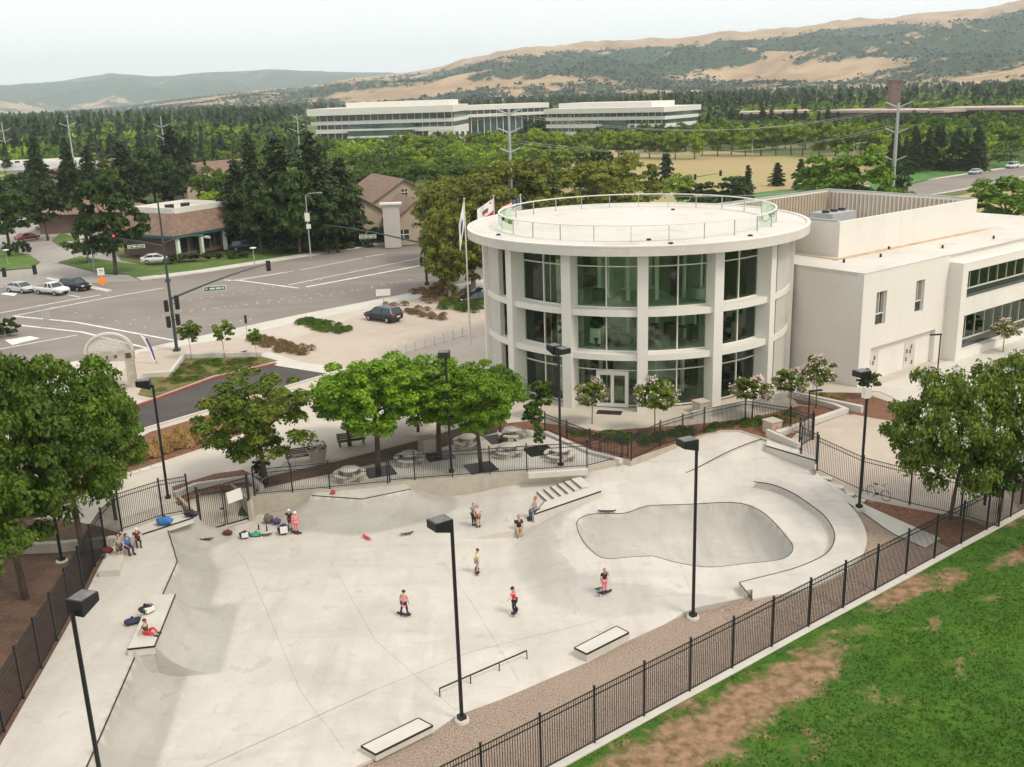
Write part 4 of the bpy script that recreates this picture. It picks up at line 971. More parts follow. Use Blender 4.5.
ma = nt.nodes.new('ShaderNodeMath'); ma.operation = 'MULTIPLY_ADD'; ma.inputs[1].default_value = 1.2; L.new(n1.outputs['Fac'], ma.inputs[0]); L.new(at_n.outputs['Fac'], ma.inputs[2])
mr = nt.nodes.new('ShaderNodeMapRange'); mr.inputs['From Min'].default_value = 1.03; mr.inputs['From Max'].default_value = 1.08; L.new(ma.outputs[0], mr.inputs['Value'])
n2 = nt.nodes.new('ShaderNodeTexNoise'); n2.inputs['Scale'].default_value = .012; n2.inputs['Detail'].default_value = 6; L.new(tc.outputs['Object'], n2.inputs['Vector'])
rg = nt.nodes.new('ShaderNodeValToRGB'); rg.color_ramp.elements[0].position = .35; rg.color_ramp.elements[0].color = (.29, .19, .11, 1); rg.color_ramp.elements[1].position = .65; rg.color_ramp.elements[1].color = (.44, .31, .195, 1); L.new(n2.outputs['Fac'], rg.inputs['Fac'])
rw = nt.nodes.new('ShaderNodeValToRGB'); rw.color_ramp.elements[0].position = .4; rw.color_ramp.elements[0].color = (.022, .038, .02, 1); rw.color_ramp.elements[1].position = .65; rw.color_ramp.elements[1].color = (.055, .075, .035, 1); L.new(n1.outputs['Fac'], rw.inputs['Fac'])
mx = nt.nodes.new('ShaderNodeMix'); mx.data_type = 'RGBA'; L.new(mr.outputs['Result'], mx.inputs['Factor']); L.new(rg.outputs['Color'], mx.inputs['A']); L.new(rw.outputs['Color'], mx.inputs['B']); L.new(mx.outputs['Result'], bs.inputs['Base Color'])
M['hill'] = m_
main_sky = [(-60,120),(20,117),(60,113),(130,107),(200,97),(260,90),(300,88),(340,80),(380,76),(430,69),(480,57),(520,52),(570,46),(620,43),(680,38),(730,32),(770,31),(800,27),(830,22),(870,19),(920,15),(980,10),(1010,3),(1060,-6),(1200,-16)]
def wl(u, a, hf, rd):
    base = .62-.50*sstep(.85, .96, u)+.20*sstep(.25, .45, u)*(1-sstep(.80, .92, u))*sstep(-.08, .08, a)
    band = .16*math.exp(-((u-.55)/.2)**2)
    return base-.12+band+.46*hf-.12*rd
V1, W1 = hills('hills', main_sky, 1750, 4300, 5200, 78, wl, seed=2)
far_sky = [(-160,96),(-60,90),(0,85),(50,83),(80,78),(110,73),(160,77),(200,73),(240,71),(270,69),(310,71),(360,72),(420,74),(600,78),(800,82)]
hills('distant_hills', far_sky, 5600, 8800, 9800, 90, lambda u, a, hf, rd: .75+.5*hf-.3*(1-sstep(.1, .35, u)), nc=260, nr=60, seed=11)
# oaks on the hills: uncountable, one object
k_ = [i for i in range(len(V1)) if W1[i] > .44-.05]
sel = rng.choice(k_, 16000); C = np.array([V1[i] for i in sel])+rng.normal(size=(16000, 3))*np.array([9, 9, 0])
P_ = np.repeat(C, 5, 0); off = rng.normal(size=P_.shape)*np.array([2.6, 2.6, 1.2])+[0, 0, 3.2]; me = leaf_mesh('oak_woods', P_+off, off+[0, 0, 1.0], 3.4, .8, mat('oak_foliage', (.03, .048, .022), .9, .4, .01))
o = bpy.data.objects.new('oak_woods', me); COL.objects.link(o); tag(o, 'dark oak woods scattered over the golden hills', 'woodland', kind='stuff')
# ============================================================ round building
CX, CY = 11.0, 85.9; RO, RI, RR = 13.0, 12.0, 14.38
RB = empty('round_building', (CX, CY, ZS), 'white round three storey glass fronted building with flat overhanging roof disc', 'building')
def pol(r, deg):   # degrees from the camera side, positive to the right
    a = R_(deg-90); return (CX+r*math.cos(a), CY+r*math.sin(a))
def arc(b, r0, r1, z0, z1, a0, a1, n):
    for k in range(n):
        p = [pol(r0, a0+(a1-a0)*k/n), pol(r1, a0+(a1-a0)*k/n), pol(r1, a0+(a1-a0)*(k+1)/n), pol(r0, a0+(a1-a0)*(k+1)/n)]
        v = [(q[0], q[1], z0) for q in p]+[(q[0], q[1], z1) for q in p]
        fs = [(0, 3, 2, 1), (4, 5, 6, 7), (1, 2, 6, 5), (3, 0, 4, 7)]
        if k == 0: fs.append((0, 1, 5, 4))
        if k == n-1: fs.append((2, 3, 7, 6))
        b.add(v, fs)
    return b
ZF = [ZS, 5.45, 8.8, 13.35]
cam_off = math.degrees(math.atan2(CX, CY))     # camera direction seen from the centre
b = MB(); arc(b, 0.02, RR, 13.36, 14.02, 0, 360, 120); o = b.build('roof', M['white2'], RB, world=True)
b = MB(); arc(b, 9.0, RR-.3, 14.02, 14.06, 0, 360, 96); 
b = MB(); arc(b, RR-.25, RR+.02, 14.02, 14.12, 0, 360, 120); b.build('roof_rim', M['white'], RB, world=True)
for z in (5.2, 8.6): b = MB(); arc(b, RI-.3, RO, z, z+.48, 0, 360, 120); b.build('floor_band', M['white'], RB, world=True)
OFF = -7.3
ST = 25.7
angs = [OFF+2.5+ST*(k-4) for k in range(9)]
for a in angs:
    p = pol((RO+RI)/2+.06, a); b = MB(); b.box((p[0], p[1], (ZS+13.36)/2), (RO-RI+.36, .78, 13.36-ZS), R_(a-90)); b.build('fin', M['white'], RB, world=True)
def bay(a0, a1, z0, z1, nm=2, trans=True, door=False):
    w = empty('window', (0, 0, 0), None, None); w.parent = RB; w.location = (0, 0, 0)
    class Wd: location = RB.location; rotation_euler = RB.rotation_euler
    def bl(b, name, m_):
        me_o = b.build(name, m_, None); me_o.parent = w
        for v in me_o.data.vertices: v.co -= Vector(RB.location)
    b = MB(); arc(b, RI-.03, RI, z0, z1, a0, a1, 8); bl(b, 'pane', M['glass'])
    b = MB(); fw = .09
    da = math.degrees(fw/RI)
    arc(b, RI-.08, RI+.06, z0, z0+fw, a0, a1, 8); arc(b, RI-.08, RI+.06, z1-fw, z1, a0, a1, 8)
    for k in range(nm+1):
        a = a0+(a1-a0)*k/nm; arc(b, RI-.09, RI+.07, z0+.001, z1-.001, a-da/2, a+da/2, 1)
    if trans: zt = z1-(z1-z0)*.27; arc(b, RI-.075, RI+.055, zt, zt+.08, a0, a1, 8)
    bl(b, 'frame', M['white'])
    return w
for k in range(len(angs)-1):
    a = angs[k]; mid_ = a+ST/2-OFF; outer = abs(mid_) > 54
    for f in range(3):
        z0 = ZF[f]+(.48-.25 if f else .1)+.0; z0 = (ZS+.12, 5.68, 9.08)[f]; z1 = (5.2, 8.6, 13.35)[f]
        if not outer: g0, g1 = a+1.6, a+ST-1.6
        elif mid_ < 0: g0, g1 = a+ST-10, a+ST-1.8
        else: g0, g1 = a+1.8, a+6
        if abs(mid_) < 100: bay(g0, g1, z0, z1, 2 if not outer else 1, f != 1)
        if outer or abs(mid_) >= 100:
            if mid_ < 0: b = MB(); arc(b, RO-.5, RO-.12, z0-.1, z1, a, g0 if abs(mid_) < 100 else a+ST, 8)
            else: b = MB(); arc(b, RO-.5, RO-.12, z0-.1, z1, g1 if abs(mid_) < 100 else a, a+ST, 8)
            b.build('wall_panel', M['beige'], RB, world=True)
b = MB(); arc(b, RI-.25, RI+.02, ZS, 13.35, angs[-1], angs[0]+360, 40); b.build('rear_wall', M['beige'], RB, world=True)
# interior: floors, core, ceilings
M['inner'] = mat('interior_pale_wall', (.74, .80, .66), .8, .05, 1); M['inner_floor'] = mat('interior_floor', (.45, .44, .38), .5, .2, 1); M['inner_dark'] = mat('interior_dark_partition', (.13, .115, .10), .7, .3, 1)
for z in (5.25, 8.65): b = MB(); arc(b, 4.5, RI-.32, z, z+.35, 0, 360, 60); b.build('floor_slab', M['inner'], RB, world=True)
b = MB(); arc(b, .02, RI-.3, ZS, ZS+.06, 0, 360, 40); b.build('ground_floor', M['inner_floor'], RB, world=True)
b = MB(); arc(b, 4.0, 4.4, ZS, 13.35, 0, 360, 40); b.build('core_wall', M['inner'], RB, world=True)
for (a, r0, r1, f, mt_) in ((-20, 4.5, 9.5, 2, 'inner'), (12, 4.5, 10, 2, 'inner_dark'), (28, 4.5, 9, 2, 'inner'), (-8, 5, 10, 1, 'inner_dark'), (20, 5, 10.2, 1, 'inner'), (-38, 5, 9, 1, 'inner'), (44, 5, 10, 1, 'inner_dark'), (-30, 5, 9, 0, 'inner_dark'), (25, 5, 8, 0, 'inner_dark'), (50, 5, 10, 2, 'inner_dark'), (-48, 5, 10, 2, 'inner_dark')):
    p = pol((r0+r1)/2, a); b = MB(); b.box((p[0], p[1], ((ZF[f]+.5)+(5.2, 8.6, 13.3)[f])/2), (r1-r0, .2, (5.2, 8.6, 13.3)[f]-ZF[f]-.5), R_(a-90)); b.build('partition', M[mt_], RB, world=True)
for a in range(-60, 75, 15):
    for f in (0, 1, 2):
        p = pol(8.6, a+4); b = MB(); b.lathe([(.18, ZF[f]), (.18, (5.2, 8.6, 13.3)[f])], 10, (p[0], p[1], 0)); b.build('interior_column', M['inner'], RB, world=True)
random.seed(5)
for k in range(26):
    a = random.uniform(-60, 70); f = random.choice((0, 1, 1, 2)); p = pol(random.uniform(8.8, 10.6), a); h = random.uniform(.7, 1.3)
    b = MB(); b.box((p[0], p[1], ZF[f]+.4+h/2), (random.uniform(.5, 1.6), random.uniform(.4, .9), h), R_(a)); b.build('furniture', M[random.choice(('inner_dark', 'wood', 'inner'))], RB, world=True)
# stair ramp seen through the right ground floor glass
p0 = pol(9.8, 48); p1 = pol(9.8, 66); b = MB(); b.bar((p0[0], p0[1], ZS+.6), (p1[0], p1[1], 5.0), 1.2, .5); b.build('stair_flight', M['inner'], RB, world=True)
# indoor potted tree on the middle floor
p = pol(10.3, -24.0); e = empty('potted_tree', (p[0], p[1], 5.6), 'round headed potted tree behind the middle storey glass', 'plant')
b = MB(); b.lathe([(.0, 0), (.22, .0), (.32, .7), (.30, .72), (0, .68)], 12); b.build('pot', M['inner_dark'], e); b = MB(); b.tube((0, 0, .6), (0, 0, 1.7), .03, .03, 6); b.build('trunk', M['bark'], e)
me = leaf_mesh('foliage', usphere(500)*.5*rng.random((500, 1))**.3+[0, 0, 1.9], usphere(500), .10, .6, LM['dark']); o = bpy.data.objects.new('foliage', me); COL.objects.link(o); o.parent = e
# entrance doors
a_d = OFF-8.2
pd = pol(RI+.12, a_d); D = empty('entrance_doors', (0, 0, 0), None, None); D.parent = RB
def dl(b, name, m_, par):
    o = b.build(name, m_, None); o.parent = par
    for v in o.data.vertices: v.co -= Vector(RB.location)
    return o
dt = Vector((math.cos(R_(a_d)), math.sin(R_(a_d))))
def dbox(b, u, z0, z1, w, t=.1, dn=0): b.box((pd[0]+dt.x*u+dt.y*dn, pd[1]+dt.y*u-dt.x*dn, (z0+z1)/2), (w, t, z1-z0), R_(a_d))
b = MB()
for u, w in ((-1.12, .28), (0, .26), (1.12, .28)): dbox(b, u, ZS+.06, ZS+2.75, w, .12)
dbox(b, 0, ZS+2.62, ZS+2.95, 2.5, .13); dbox(b, 0, ZS+.06, ZS+.36, 2.3, .11)
dl(b, 'door_frame', M['white'], D)
for u in (-.56, .56): b = MB(); dbox(b, u, ZS+.3, ZS+2.65, .9, .03); dl(b, 'door_glass', M['glass'], D)
# fix ownership: window and door empties hang at the building's own origin
p = pol(RI+1.5, a_d); b = MB(); b.box((p[0], p[1], ZS+.03), (1.9, .9, .03), R_(a_d)); o = b.build('door_mat', M['black']); tag(o, 'black door mat before the glass entrance doors', 'mat')
# roof rail with glass
RG = 11.65; RL = empty('roof_balustrade', (CX, CY, 14.02), 'ring of glass balustrade with white top rail on the round roof', 'railing')
b = MB(); n_ = 72
for k in range(n_): b.bar((*pol(RG, 360*k/n_), 15.22), (*pol(RG, 360*(k+1)/n_), 15.22), .14, .08)
b.build('top_rail', M['white'], RL, world=True)
npst = 26
for k in range(npst):
    a = 360*k/npst+5; p = pol(RG, a); b = MB(); b.box((p[0], p[1], 14.6), (.09, .05, 1.16), R_(a-90)); b.build('post', M['grey_metal'], RL, world=True)
    b = MB()
    for j in range(3): q0 = pol(RG, a+.7+(360/npst-1.4)*j/3); q1 = pol(RG, a+.7+(360/npst-1.4)*(j+1)/3); b.bar((*q0, 14.68), (*q1, 14.68), .02, .92)
    b.build('glass_panel', M['rail_glass'], RL, world=True)
for a, r in ((-65, 12.9), (35, 12.8), (-2, 10.9), (4, 13.1), (150, 9)):
    p = pol(r, a); b = MB(); b.lathe([(0, 0), (.2, 0), (.2, .06), (.12, .12), (0, .12)], 10, (p[0], p[1], 14.03)); o = b.build('roof_drain', M['steel']); tag(o, 'small dark drain cap on the round white roof', 'drain', 'drain caps on the round roof')

# ============================================================ rectangular wing
K = Vector((27.9, 77.4)); ua = Vector((.797, .604)).normalized(); ub = Vector((-ua.y, ua.x)); ZR = 10.42
def W(a, b_): q = K+ua*a+ub*b_; return (q.x, q.y)
M['ribbed0'] = mat('grey_blind', (.20, .19, .15), .8, .1, 2)
WG = empty('wing_building', (K.x, K.y, ZS), 'white rectangular wing with flat roof, two small windows and long green window bands', 'building')
BX = 12.6   # where the projecting window bay starts
def wbox(b, a0, a1, b0, b1, z0, z1): return b.prism([W(a0, b0), W(a1, b0), W(a1, b1), W(a0, b1)], z0, z1)
# solid walls built round openings: front wall from a=0..BX, thickness .4 (b 0..-.4 is outside => inside is +b)
wins = [(1.9, 3.35, 5.95, 8.7), (7.6, 8.9, 6.15, 8.85)]; gar = (1.6, 11.2, ZS, 4.15)
b = MB()
cols_ = [0, 1.6, 1.9, 3.35, 7.6, 8.9, 11.2, BX]
for i in range(len(cols_)-1):
    a0, a1 = cols_[i], cols_[i+1]; m_a = (a0+a1)/2; segs = [(ZS-.6, ZR)]
    ops = [(w[2], w[3]) for w in wins if w[0] <= m_a <= w[1]]+([(gar[2]-.6, gar[3])] if gar[0] <= m_a <= gar[1] else [])
    for o0, o1 in ops:
        ns = []
        for s0_, s1_ in segs:
            if o1 <= s0_ or o0 >= s1_: ns.append((s0_, s1_)); continue
            if o0 > s0_: ns.append((s0_, o0))
            if o1 < s1_: ns.append((o1, s1_))
        segs = ns
    for s0_, s1_ in segs: wbox(b, a0, a1, 0, .4, s0_, s1_)
b.build('front_wall', M['white'], WG, world=True)
b = MB(); wbox(b, gar[0]-.1, gar[1]+.1, .4, .6, ZS-.6, 4.3); b.build('recessed_wall', M['white'], WG, world=True)
for a0 in (1.75, 7.2):
    e = empty('service_door', (0, 0, 0), None, None); e.parent = WG
    b = MB(); wbox(b, a0, a0+1.6, .36, .398, ZS-.3, 3.6); o = b.build('door_leaf', M['white2'], WG, world=True); o.parent = e
    b = MB(); 
    for i, (u, z) in enumerate(((.2, 1.9), (.75, 2.5), (.25, 2.6), (.9, 2.9), (1.1, 1.5))): wbox(b, a0+u, a0+u+.22, .34, .357, z, z+.35)
    o = b.build('notice', M['inner_dark'], WG, world=True); o.parent = e
for (a0, a1, z0, z1) in wins:
    e = empty('window', (0, 0, 0), None, None); e.parent = WG
    b = MB(); wbox(b, a0, a1, .28, .31, z0, z1); o = b.build('pane', M['dark_glass'], WG, world=True); o.parent = e
    b = MB(); wbox(b, a0, a1, .2, .27, z0+.85, z0+.95); wbox(b, (a0+a1)/2-.03, (a0+a1)/2+.03, .21, .265, z0+.95, z1)
    wbox(b, a0, a0+.07, .2, .275, z0, z1); wbox(b, a1-.07, a1, .2, .275, z0, z1); o = b.build('frame', M['white'], WG, world=True); o.parent = e
    b = MB(); wbox(b, a0+.1, (a0+a1)/2-.04, .245, .262, z0+1, z1-.05); wbox(b, a1-.45, a1-.1, .245, .262, z0+1, z1-.05); o = b.build('curtain', M['ribbed0'], WG, world=True); o.parent = e
# left wall and rest of the box
b = MB(); wbox(b, 0, .4, .4, 22, ZS-.4, ZR-.001); b.build('side_wall', M['beige'] if 0 else M['white'], WG, world=True)
b = MB(); wbox(b, -.02, 41, .6, 27.5, ZR-.25, ZR-.02); b.build('roof', M['white2'], WG, world=True)
b = MB(); wbox(b, 0.4, 41, 27, 27.4, ZS-.4, ZR); wbox(b, 40.6, 41, .4, 27, ZS-.4, ZR); b.build('rear_wall', M['white'], WG, world=True)
# projecting bay with ribbon windows: face 1.2 m in front
PJ = -1.25
b = MB(); wbox(b, BX, BX+.9, PJ, .2, ZS-.9, 9.75); wbox(b, BX+.9, 41, PJ, .2, 9.05, 9.75); wbox(b, BX+.9, 41, PJ, .1, 5.15, 6.5); wbox(b, BX+.9, 41, PJ, .1, ZS-.9, 1.95); b.build('projecting_bay', M['white'], WG, world=True)
b = MB(); wbox(b, BX, 41, .2, .4, 9.0, ZR); wbox(b, BX, 41, PJ-.02, .2, 9.75, 9.83); b.build('upper_wall', M['white'], WG, world=True)
for z0, z1 in ((1.95, 5.15), (6.5, 9.05)):
    a = BX+.9
    while a < 40:
        e = empty('window', (0, 0, 0), None, None); e.parent = WG; a1 = a+3.2
        b = MB(); wbox(b, a, a1, -.55, -.52, z0+.85, z1); o = b.build('pane', M['glass'], WG, world=True); o.parent = e
        b = MB(); wbox(b, a, a1, -.6, -.5, z0, z0+.78); o = b.build('spandrel', M['dark_glass'], WG, world=True); o.parent = e
        b = MB(); wbox(b, a, a1, -.64, -.48, z0+.76, z0+.86)
        for k in range(2): wbox(b, a+1.6*k-.025, a+1.6*k+.025, -.58, -.5, z0+.86, z1)
        o = b.build('frame', M['conc_light'], WG, world=True); o.parent = e
        b = MB(); 
        for k in range(4):
            if random.random() < .14: wbox(b, a+.8*k+.1, a+.8*k+.6, -.3, -.25, z0+.9, z1)
        if b.v: o = b.build('curtain', M['inner'], WG, world=True); o.parent = e
        a += 3.2
    b = MB(); wbox(b, BX+.9, 41, 3, 3.2, z0, z1+.1); wbox(b, BX+.9, 41, -.45, 3, z0-.1, z0+.02); b.build('interior_room', M['inner'], WG, world=True)
b = MB(); wbox(b, BX, 41, -3.2+1.4, PJ-.0, 1.1, 1.3); 
# roof stripe (tan stain/walk pad) and roof screen
sc0 = at(845, 258, ZR); sc1 = at(968, 229, ZR)
SC = empty('roof_screen', (sc0.x, sc0.y, ZR), 'high white screen wall with ribbed inner face round the roof machinery', 'screen')
na = (sc0.xy-K).dot(ua); nb = (sc0.xy-K).dot(ub); ea = (sc1.xy-K).dot(ua); eb = (sc1.xy-K).dot(ub); nb = (nb+eb)/2; ZT = 13.45
fT = at(812, 192, ZT); fb = (fT.xy-K).dot(ub); fa = (fT.xy-K).dot(ua)
M['ribbed'] = mat('ribbed_tan_panel', (.36, .30, .23), .7, .1, 1)
b = MB(); wbox(b, na, ea, nb, nb+.25, ZR-.05, ZT); wbox(b, ea-.25, ea, nb+.25, fb, ZR-.05, ZT); wbox(b, na, na+.25, nb+.25, fb, ZR-.05, ZT); wbox(b, na, ea, fb, fb+.25, ZR-.05, ZT); b.build('wall', M['white'], SC, world=True)
b = MB()
k = na+.4
while k < ea-.4: wbox(b, k, k+.24, fb-.12, fb-.002, ZR, ZT-.25); k += .5
k = nb+.5
while k < fb-.4: wbox(b, ea-.37, ea-.252, k, k+.24, ZR, ZT-.25); wbox(b, na+.252, na+.37, k, k+.24, ZR, ZT-.25); k += .5
wbox(b, na+.3, ea-.3, fb-.04, fb-.003, ZR, ZT-.2); b.build('ribbed_lining', M['ribbed'], SC, world=True)
b = MB(); wbox(b, na-.05, ea+.05, fb-.05, fb+.3, ZT, ZT+.1); wbox(b, ea-.3, ea+.05, nb+.25, fb-.05, ZT, ZT+.1); wbox(b, na-.05, na+.3, nb+.25, fb-.05, ZT, ZT+.1); b.build('top_cap', M['grey_metal'], SC, world=True)
M['stripe'] = mat('tan_roof_walk_pad', (.52, .36, .20), .9, .2, .8)
b = MB(); wbox(b, na-1.5, ea+1.2, nb-.9, nb-.45, ZR-.015, ZR+.03); wbox(b, na-1.2, na-.8, nb-.44, nb+12, ZR-.015, ZR+.03); o = b.build('walk_pad', M['stripe']); tag(o, 'tan walk pad strip along the foot of the roof screen', 'roof strip')
for (u, v, du, dv, h) in ((.25, .5, 5.5, 2.4, 1.5), (.55, .55, 4, 2.6, 2.1), (.4, .25, 7, 1.6, .9)):
    a_ = na+(ea-na)*u; c_ = nb+(fb-nb)*v; e = empty('roof_unit', (*W(a_, c_), ZR), 'pale %s air conditioning unit inside the roof screen' % {1.5: 'medium height', 2.1: 'tallest', .9: 'long low'}[h], 'air conditioner')
    b = MB(); wbox(b, a_-du/2, a_+du/2, c_-dv/2, c_+dv/2, ZR, ZR+h); b.build('casing', M['grey_metal'], e, world=True)
    b = MB()
    for k in range(3): q = W(a_-du/2+du*(k+.5)/3, c_); b.lathe([(0, .25), (.35, .25), (.4, 0)], 12, (*q, ZR+h))
    b.build('fan', M['steel'], e, world=True)
for u, v in ((.05, .35), (2.2, 1.2), (6, 2.8), (10, 3.4), (4.2, -1)):
    q = W(na+u*2.0-2, nb-1.6-v*.8); b = MB(); b.lathe([(.1, 0), (.1, .22), (.14, .22), (0, .34)], 8, (*q, ZR-.02)); o = b.build('roof_vent', M['steel']); tag(o, 'small dark vent pipe on the white wing roof', 'vent', 'vent pipes on the wing roof')
b = MB(); wbox(b, .0, 41, -.03, .42, ZR+.0, ZR+.08); wbox(b, -.03, .42, .42, 22, ZR+.0, ZR+.08); b.build('parapet_cap', M['white2'], WG, world=True)
b = MB(); wbox(b, .02, BX, .0, .4, ZR-.1, ZR-.0) if 0 else None

# ============================================================ distant buildings
def slab_bldg(name, pxl, pxr, yb_l, yb_r, depth, bands, label, mats_=('white', 'dark_glass'), zbase=ZS, dist=None, cat='building', nwin=20, zt=None):
    """long block: front edge between two pixel columns at given distances, bands = list of (z0,z1,'wall'|'glass')"""
    A = Vector(pxl); B = Vector(pxr); d_ = (B-A).normalized(); n_ = Vector((-d_.y, d_.x)); L_ = (B-A).length
    e = empty(name, (A.x, A.y, zbase), label, cat)
    def bx(a0, a1, b0, b1, z0, z1, b): 
        P_ = [A+d_*a0+n_*b0, A+d_*a1+n_*b0, A+d_*a1+n_*b1, A+d_*a0+n_*b1]; b.prism([tuple(p) for p in P_], z0, z1)
    wall = MB()
    for (z0, z1, k, i0, i1, inset) in bands:
        if k == 'wall': bx(i0, i1 or L_, inset, depth, z0, z1, wall)
    for (z0, z1, k, i0, i1, inset) in bands:
        if k == 'glass':
            a = i0+1.5
            while a < (i1 or L_)-1: bx(a, a+.35, inset+.6, inset+.85, z0, z1, wall); a += 3.4
    wall.build('wall', M[mats_[0]], e, world=True)
    for (z0, z1, k, i0, i1, inset) in bands:
        if k == 'glass':
            i1_ = i1 or L_; g_ = MB(); bx(i0+.3, i1_-.3, inset+.8, depth-.5, z0, z1, g_); o = g_.build('window_band', M['far_glass'], e, world=True)
    return e, bx, L_
m_ = mat('far_window_glass', (.03, .05, .05), .15, .6, .12, spec=.8, col2=(.10, .16, .145)); M['far_glass'] = m_
def vpt(px, dist, z=0):    # point at horizontal distance along the column
    g = at(px, 250, ZS); v = Vector((g.x, g.y)); return tuple(v.normalized()*dist)
# left office block
Z = lambda p, y: hz(p[0], p[1], y)
a_, b_ = vpt(326, 478), vpt(460, 462)
zz = [Z(a_, y) for y in (104, 113, 119.5, 124.5, 128.5, 132.5, 139, 148)]
zz = [hz(*a_, 111), hz(*a_, 116), hz(*a_, 122), hz(*a_, 125.5), hz(*a_, 130), hz(*a_, 134), hz(*a_, 141), 1.2]
e, bx, L_ = slab_bldg('office_building', a_, b_, 0, 0, 38, [(zz[1], zz[0]+.8, 'wall', -3, None, -2), (zz[2], zz[1], 'glass', 0, None, 1), (zz[3], zz[2], 'wall', -2, None, -.5), (zz[4], zz[3], 'glass', 0, None, 1), (zz[5], zz[4], 'wall', 0, None, 0), (zz[6], zz[5], 'glass', 0, None, .5), (zz[6]-1.2, zz[6], 'wall', 6, None, .3), (zz[7], zz[6]-1.2, 'glass', 3, None, 2), (zz[7], zz[5], 'wall', 52, None, 0.2)], 'white four storey office block with green window bands, left of the two')
b = MB(); bx(12, L_-4, 10, 34, zz[0]+.8, zz[0]+3.0, b); b.build('penthouse', M['white'], e, world=True)
b = MB(); bx(16, 46, -4, 1.5, 1.2, zz[3]-.3, b); b.build('entrance_bay', M['far_glass'], e, world=True)
b = MB(); 
for z in (zz[4]-.8, zz[5]-2.2, zz[6]-2.2): bx(15.8, 46.2, -4.25, 1.4, z, z+.8, b)
b.build('entrance_band', M['white'], e, world=True)
for k in range(9):
    for q_ in ((3, .6), (7.5, 4.6)): b = MB(); bx(54+2.6*k, 55.4+2.6*k, .0, .25, zz[5]-q_[0], zz[5]-q_[1], b); b.build('window', M['far_glass'], e, world=True)
# right office block
a_, b_ = vpt(549, 505), vpt(664, 470)
zz = [hz(*b_, y) for y in (108, 112, 116, 119.5, 123.5, 127.5, 131.5)]+[1.2]
e, bx, L_ = slab_bldg('office_building', a_, b_, 0, 0, 34, [(zz[1], zz[0]+.6, 'wall', 0, L_*0+66, -2), (zz[2], zz[1], 'glass', 0, 66, 1), (zz[3], zz[2], 'wall', 0, None, -.5), (zz[4], zz[3], 'glass', 0, None, 1), (zz[5], zz[4], 'wall', 0, None, -.3), (zz[6], zz[5], 'glass', 0, None, 1), (zz[7], zz[6], 'wall', 0, None, 0.4)], 'white office block with green window bands and penthouse, right of the two')
b = MB(); bx(2, 54, 8, 30, zz[0]+.6, zz[0]+2.9, b); b.build('penthouse', M['white'], e, world=True)
b = MB(); bx(34, 46, -3, 1, 1.2, zz[3], b); b.build('entrance_bay', M['far_glass'], e, world=True)
# link
a_, b_ = vpt(462, 500), vpt(552, 520)
zz = [hz(*a_, y) for y in (106, 111, 115, 118)]
e, bx, L_ = slab_bldg('office_link', a_, b_, 0, 0, 20, [(zz[1], zz[0], 'wall', 0, None, 0), (zz[2], zz[1], 'glass', 0, None, 1), (zz[3], zz[2], 'wall', 0, None, 0), (1.2, zz[3], 'glass', 0, None, 1)], 'low white link building joining the two office blocks')
# brown complex at the right
M['brick'] = mat('brown_brick', (.16, .095, .075), .9, .2, .3); M['brown_roof'] = mat('pale_brown_roof', (.42, .33, .28), .9, .1, .05)
for (l, r, dl_, dr_, yt, lab) in ((738, 800, 560, 560, 107.5, 'far brown low building at the left end of the brick complex'), (815, 932, 545, 500, 106.5, 'long low brown brick building with pale roof beside the tower'), (922, 1012, 520, 500, 103.5, 'low brown brick building right of the tower one')):
    a_, b_ = vpt(l, dl_), vpt(r, dr_); zt_ = hz(*b_, yt)
    e, bx, L_ = slab_bldg('brick_building', a_, b_, 0, 0, 26, [(zt_-4, zt_-2.6, 'wall', 0, None, 0), (zt_-6.2, zt_-4, 'glass', 0, None, 1.5), (zt_-9, zt_-6.2, 'wall', 0, None, 0), (zt_-11, zt_-9, 'glass', 0, None, 1.5), (1.2, zt_-11, 'wall', 0, None, 0)], lab, ('brick', 'dark_glass'))
    b = MB(); bx(-1.5, L_+1.5, -1.8, 27, zt_-2.6, zt_-1.5, b); b.build('roof', M['brown_roof'], e, world=True)
p = vpt(883, 545); z0 = hz(*p, 104); z1 = hz(*p, 80); e = empty('brick_tower', (p[0], p[1], ZS), 'tall brown brick tower with dark openings above the low complex', 'tower')
b = MB(); b.box((0, 0, (z1-ZS)/2), (4.8, 4.8, z1-ZS-1)); b.build('shaft', M['brick'], e); b = MB(); b.box((0, 0, z1-ZS-.3), (5.6, 5.6, .8)); b.build('cap', M['brick'], e)
for k in range(4): b = MB(); b.box((0, -2.2, z1-ZS-3-3.4*k), (3.4, .7, 1.5)); b.build('opening', M['inner_dark'], e)

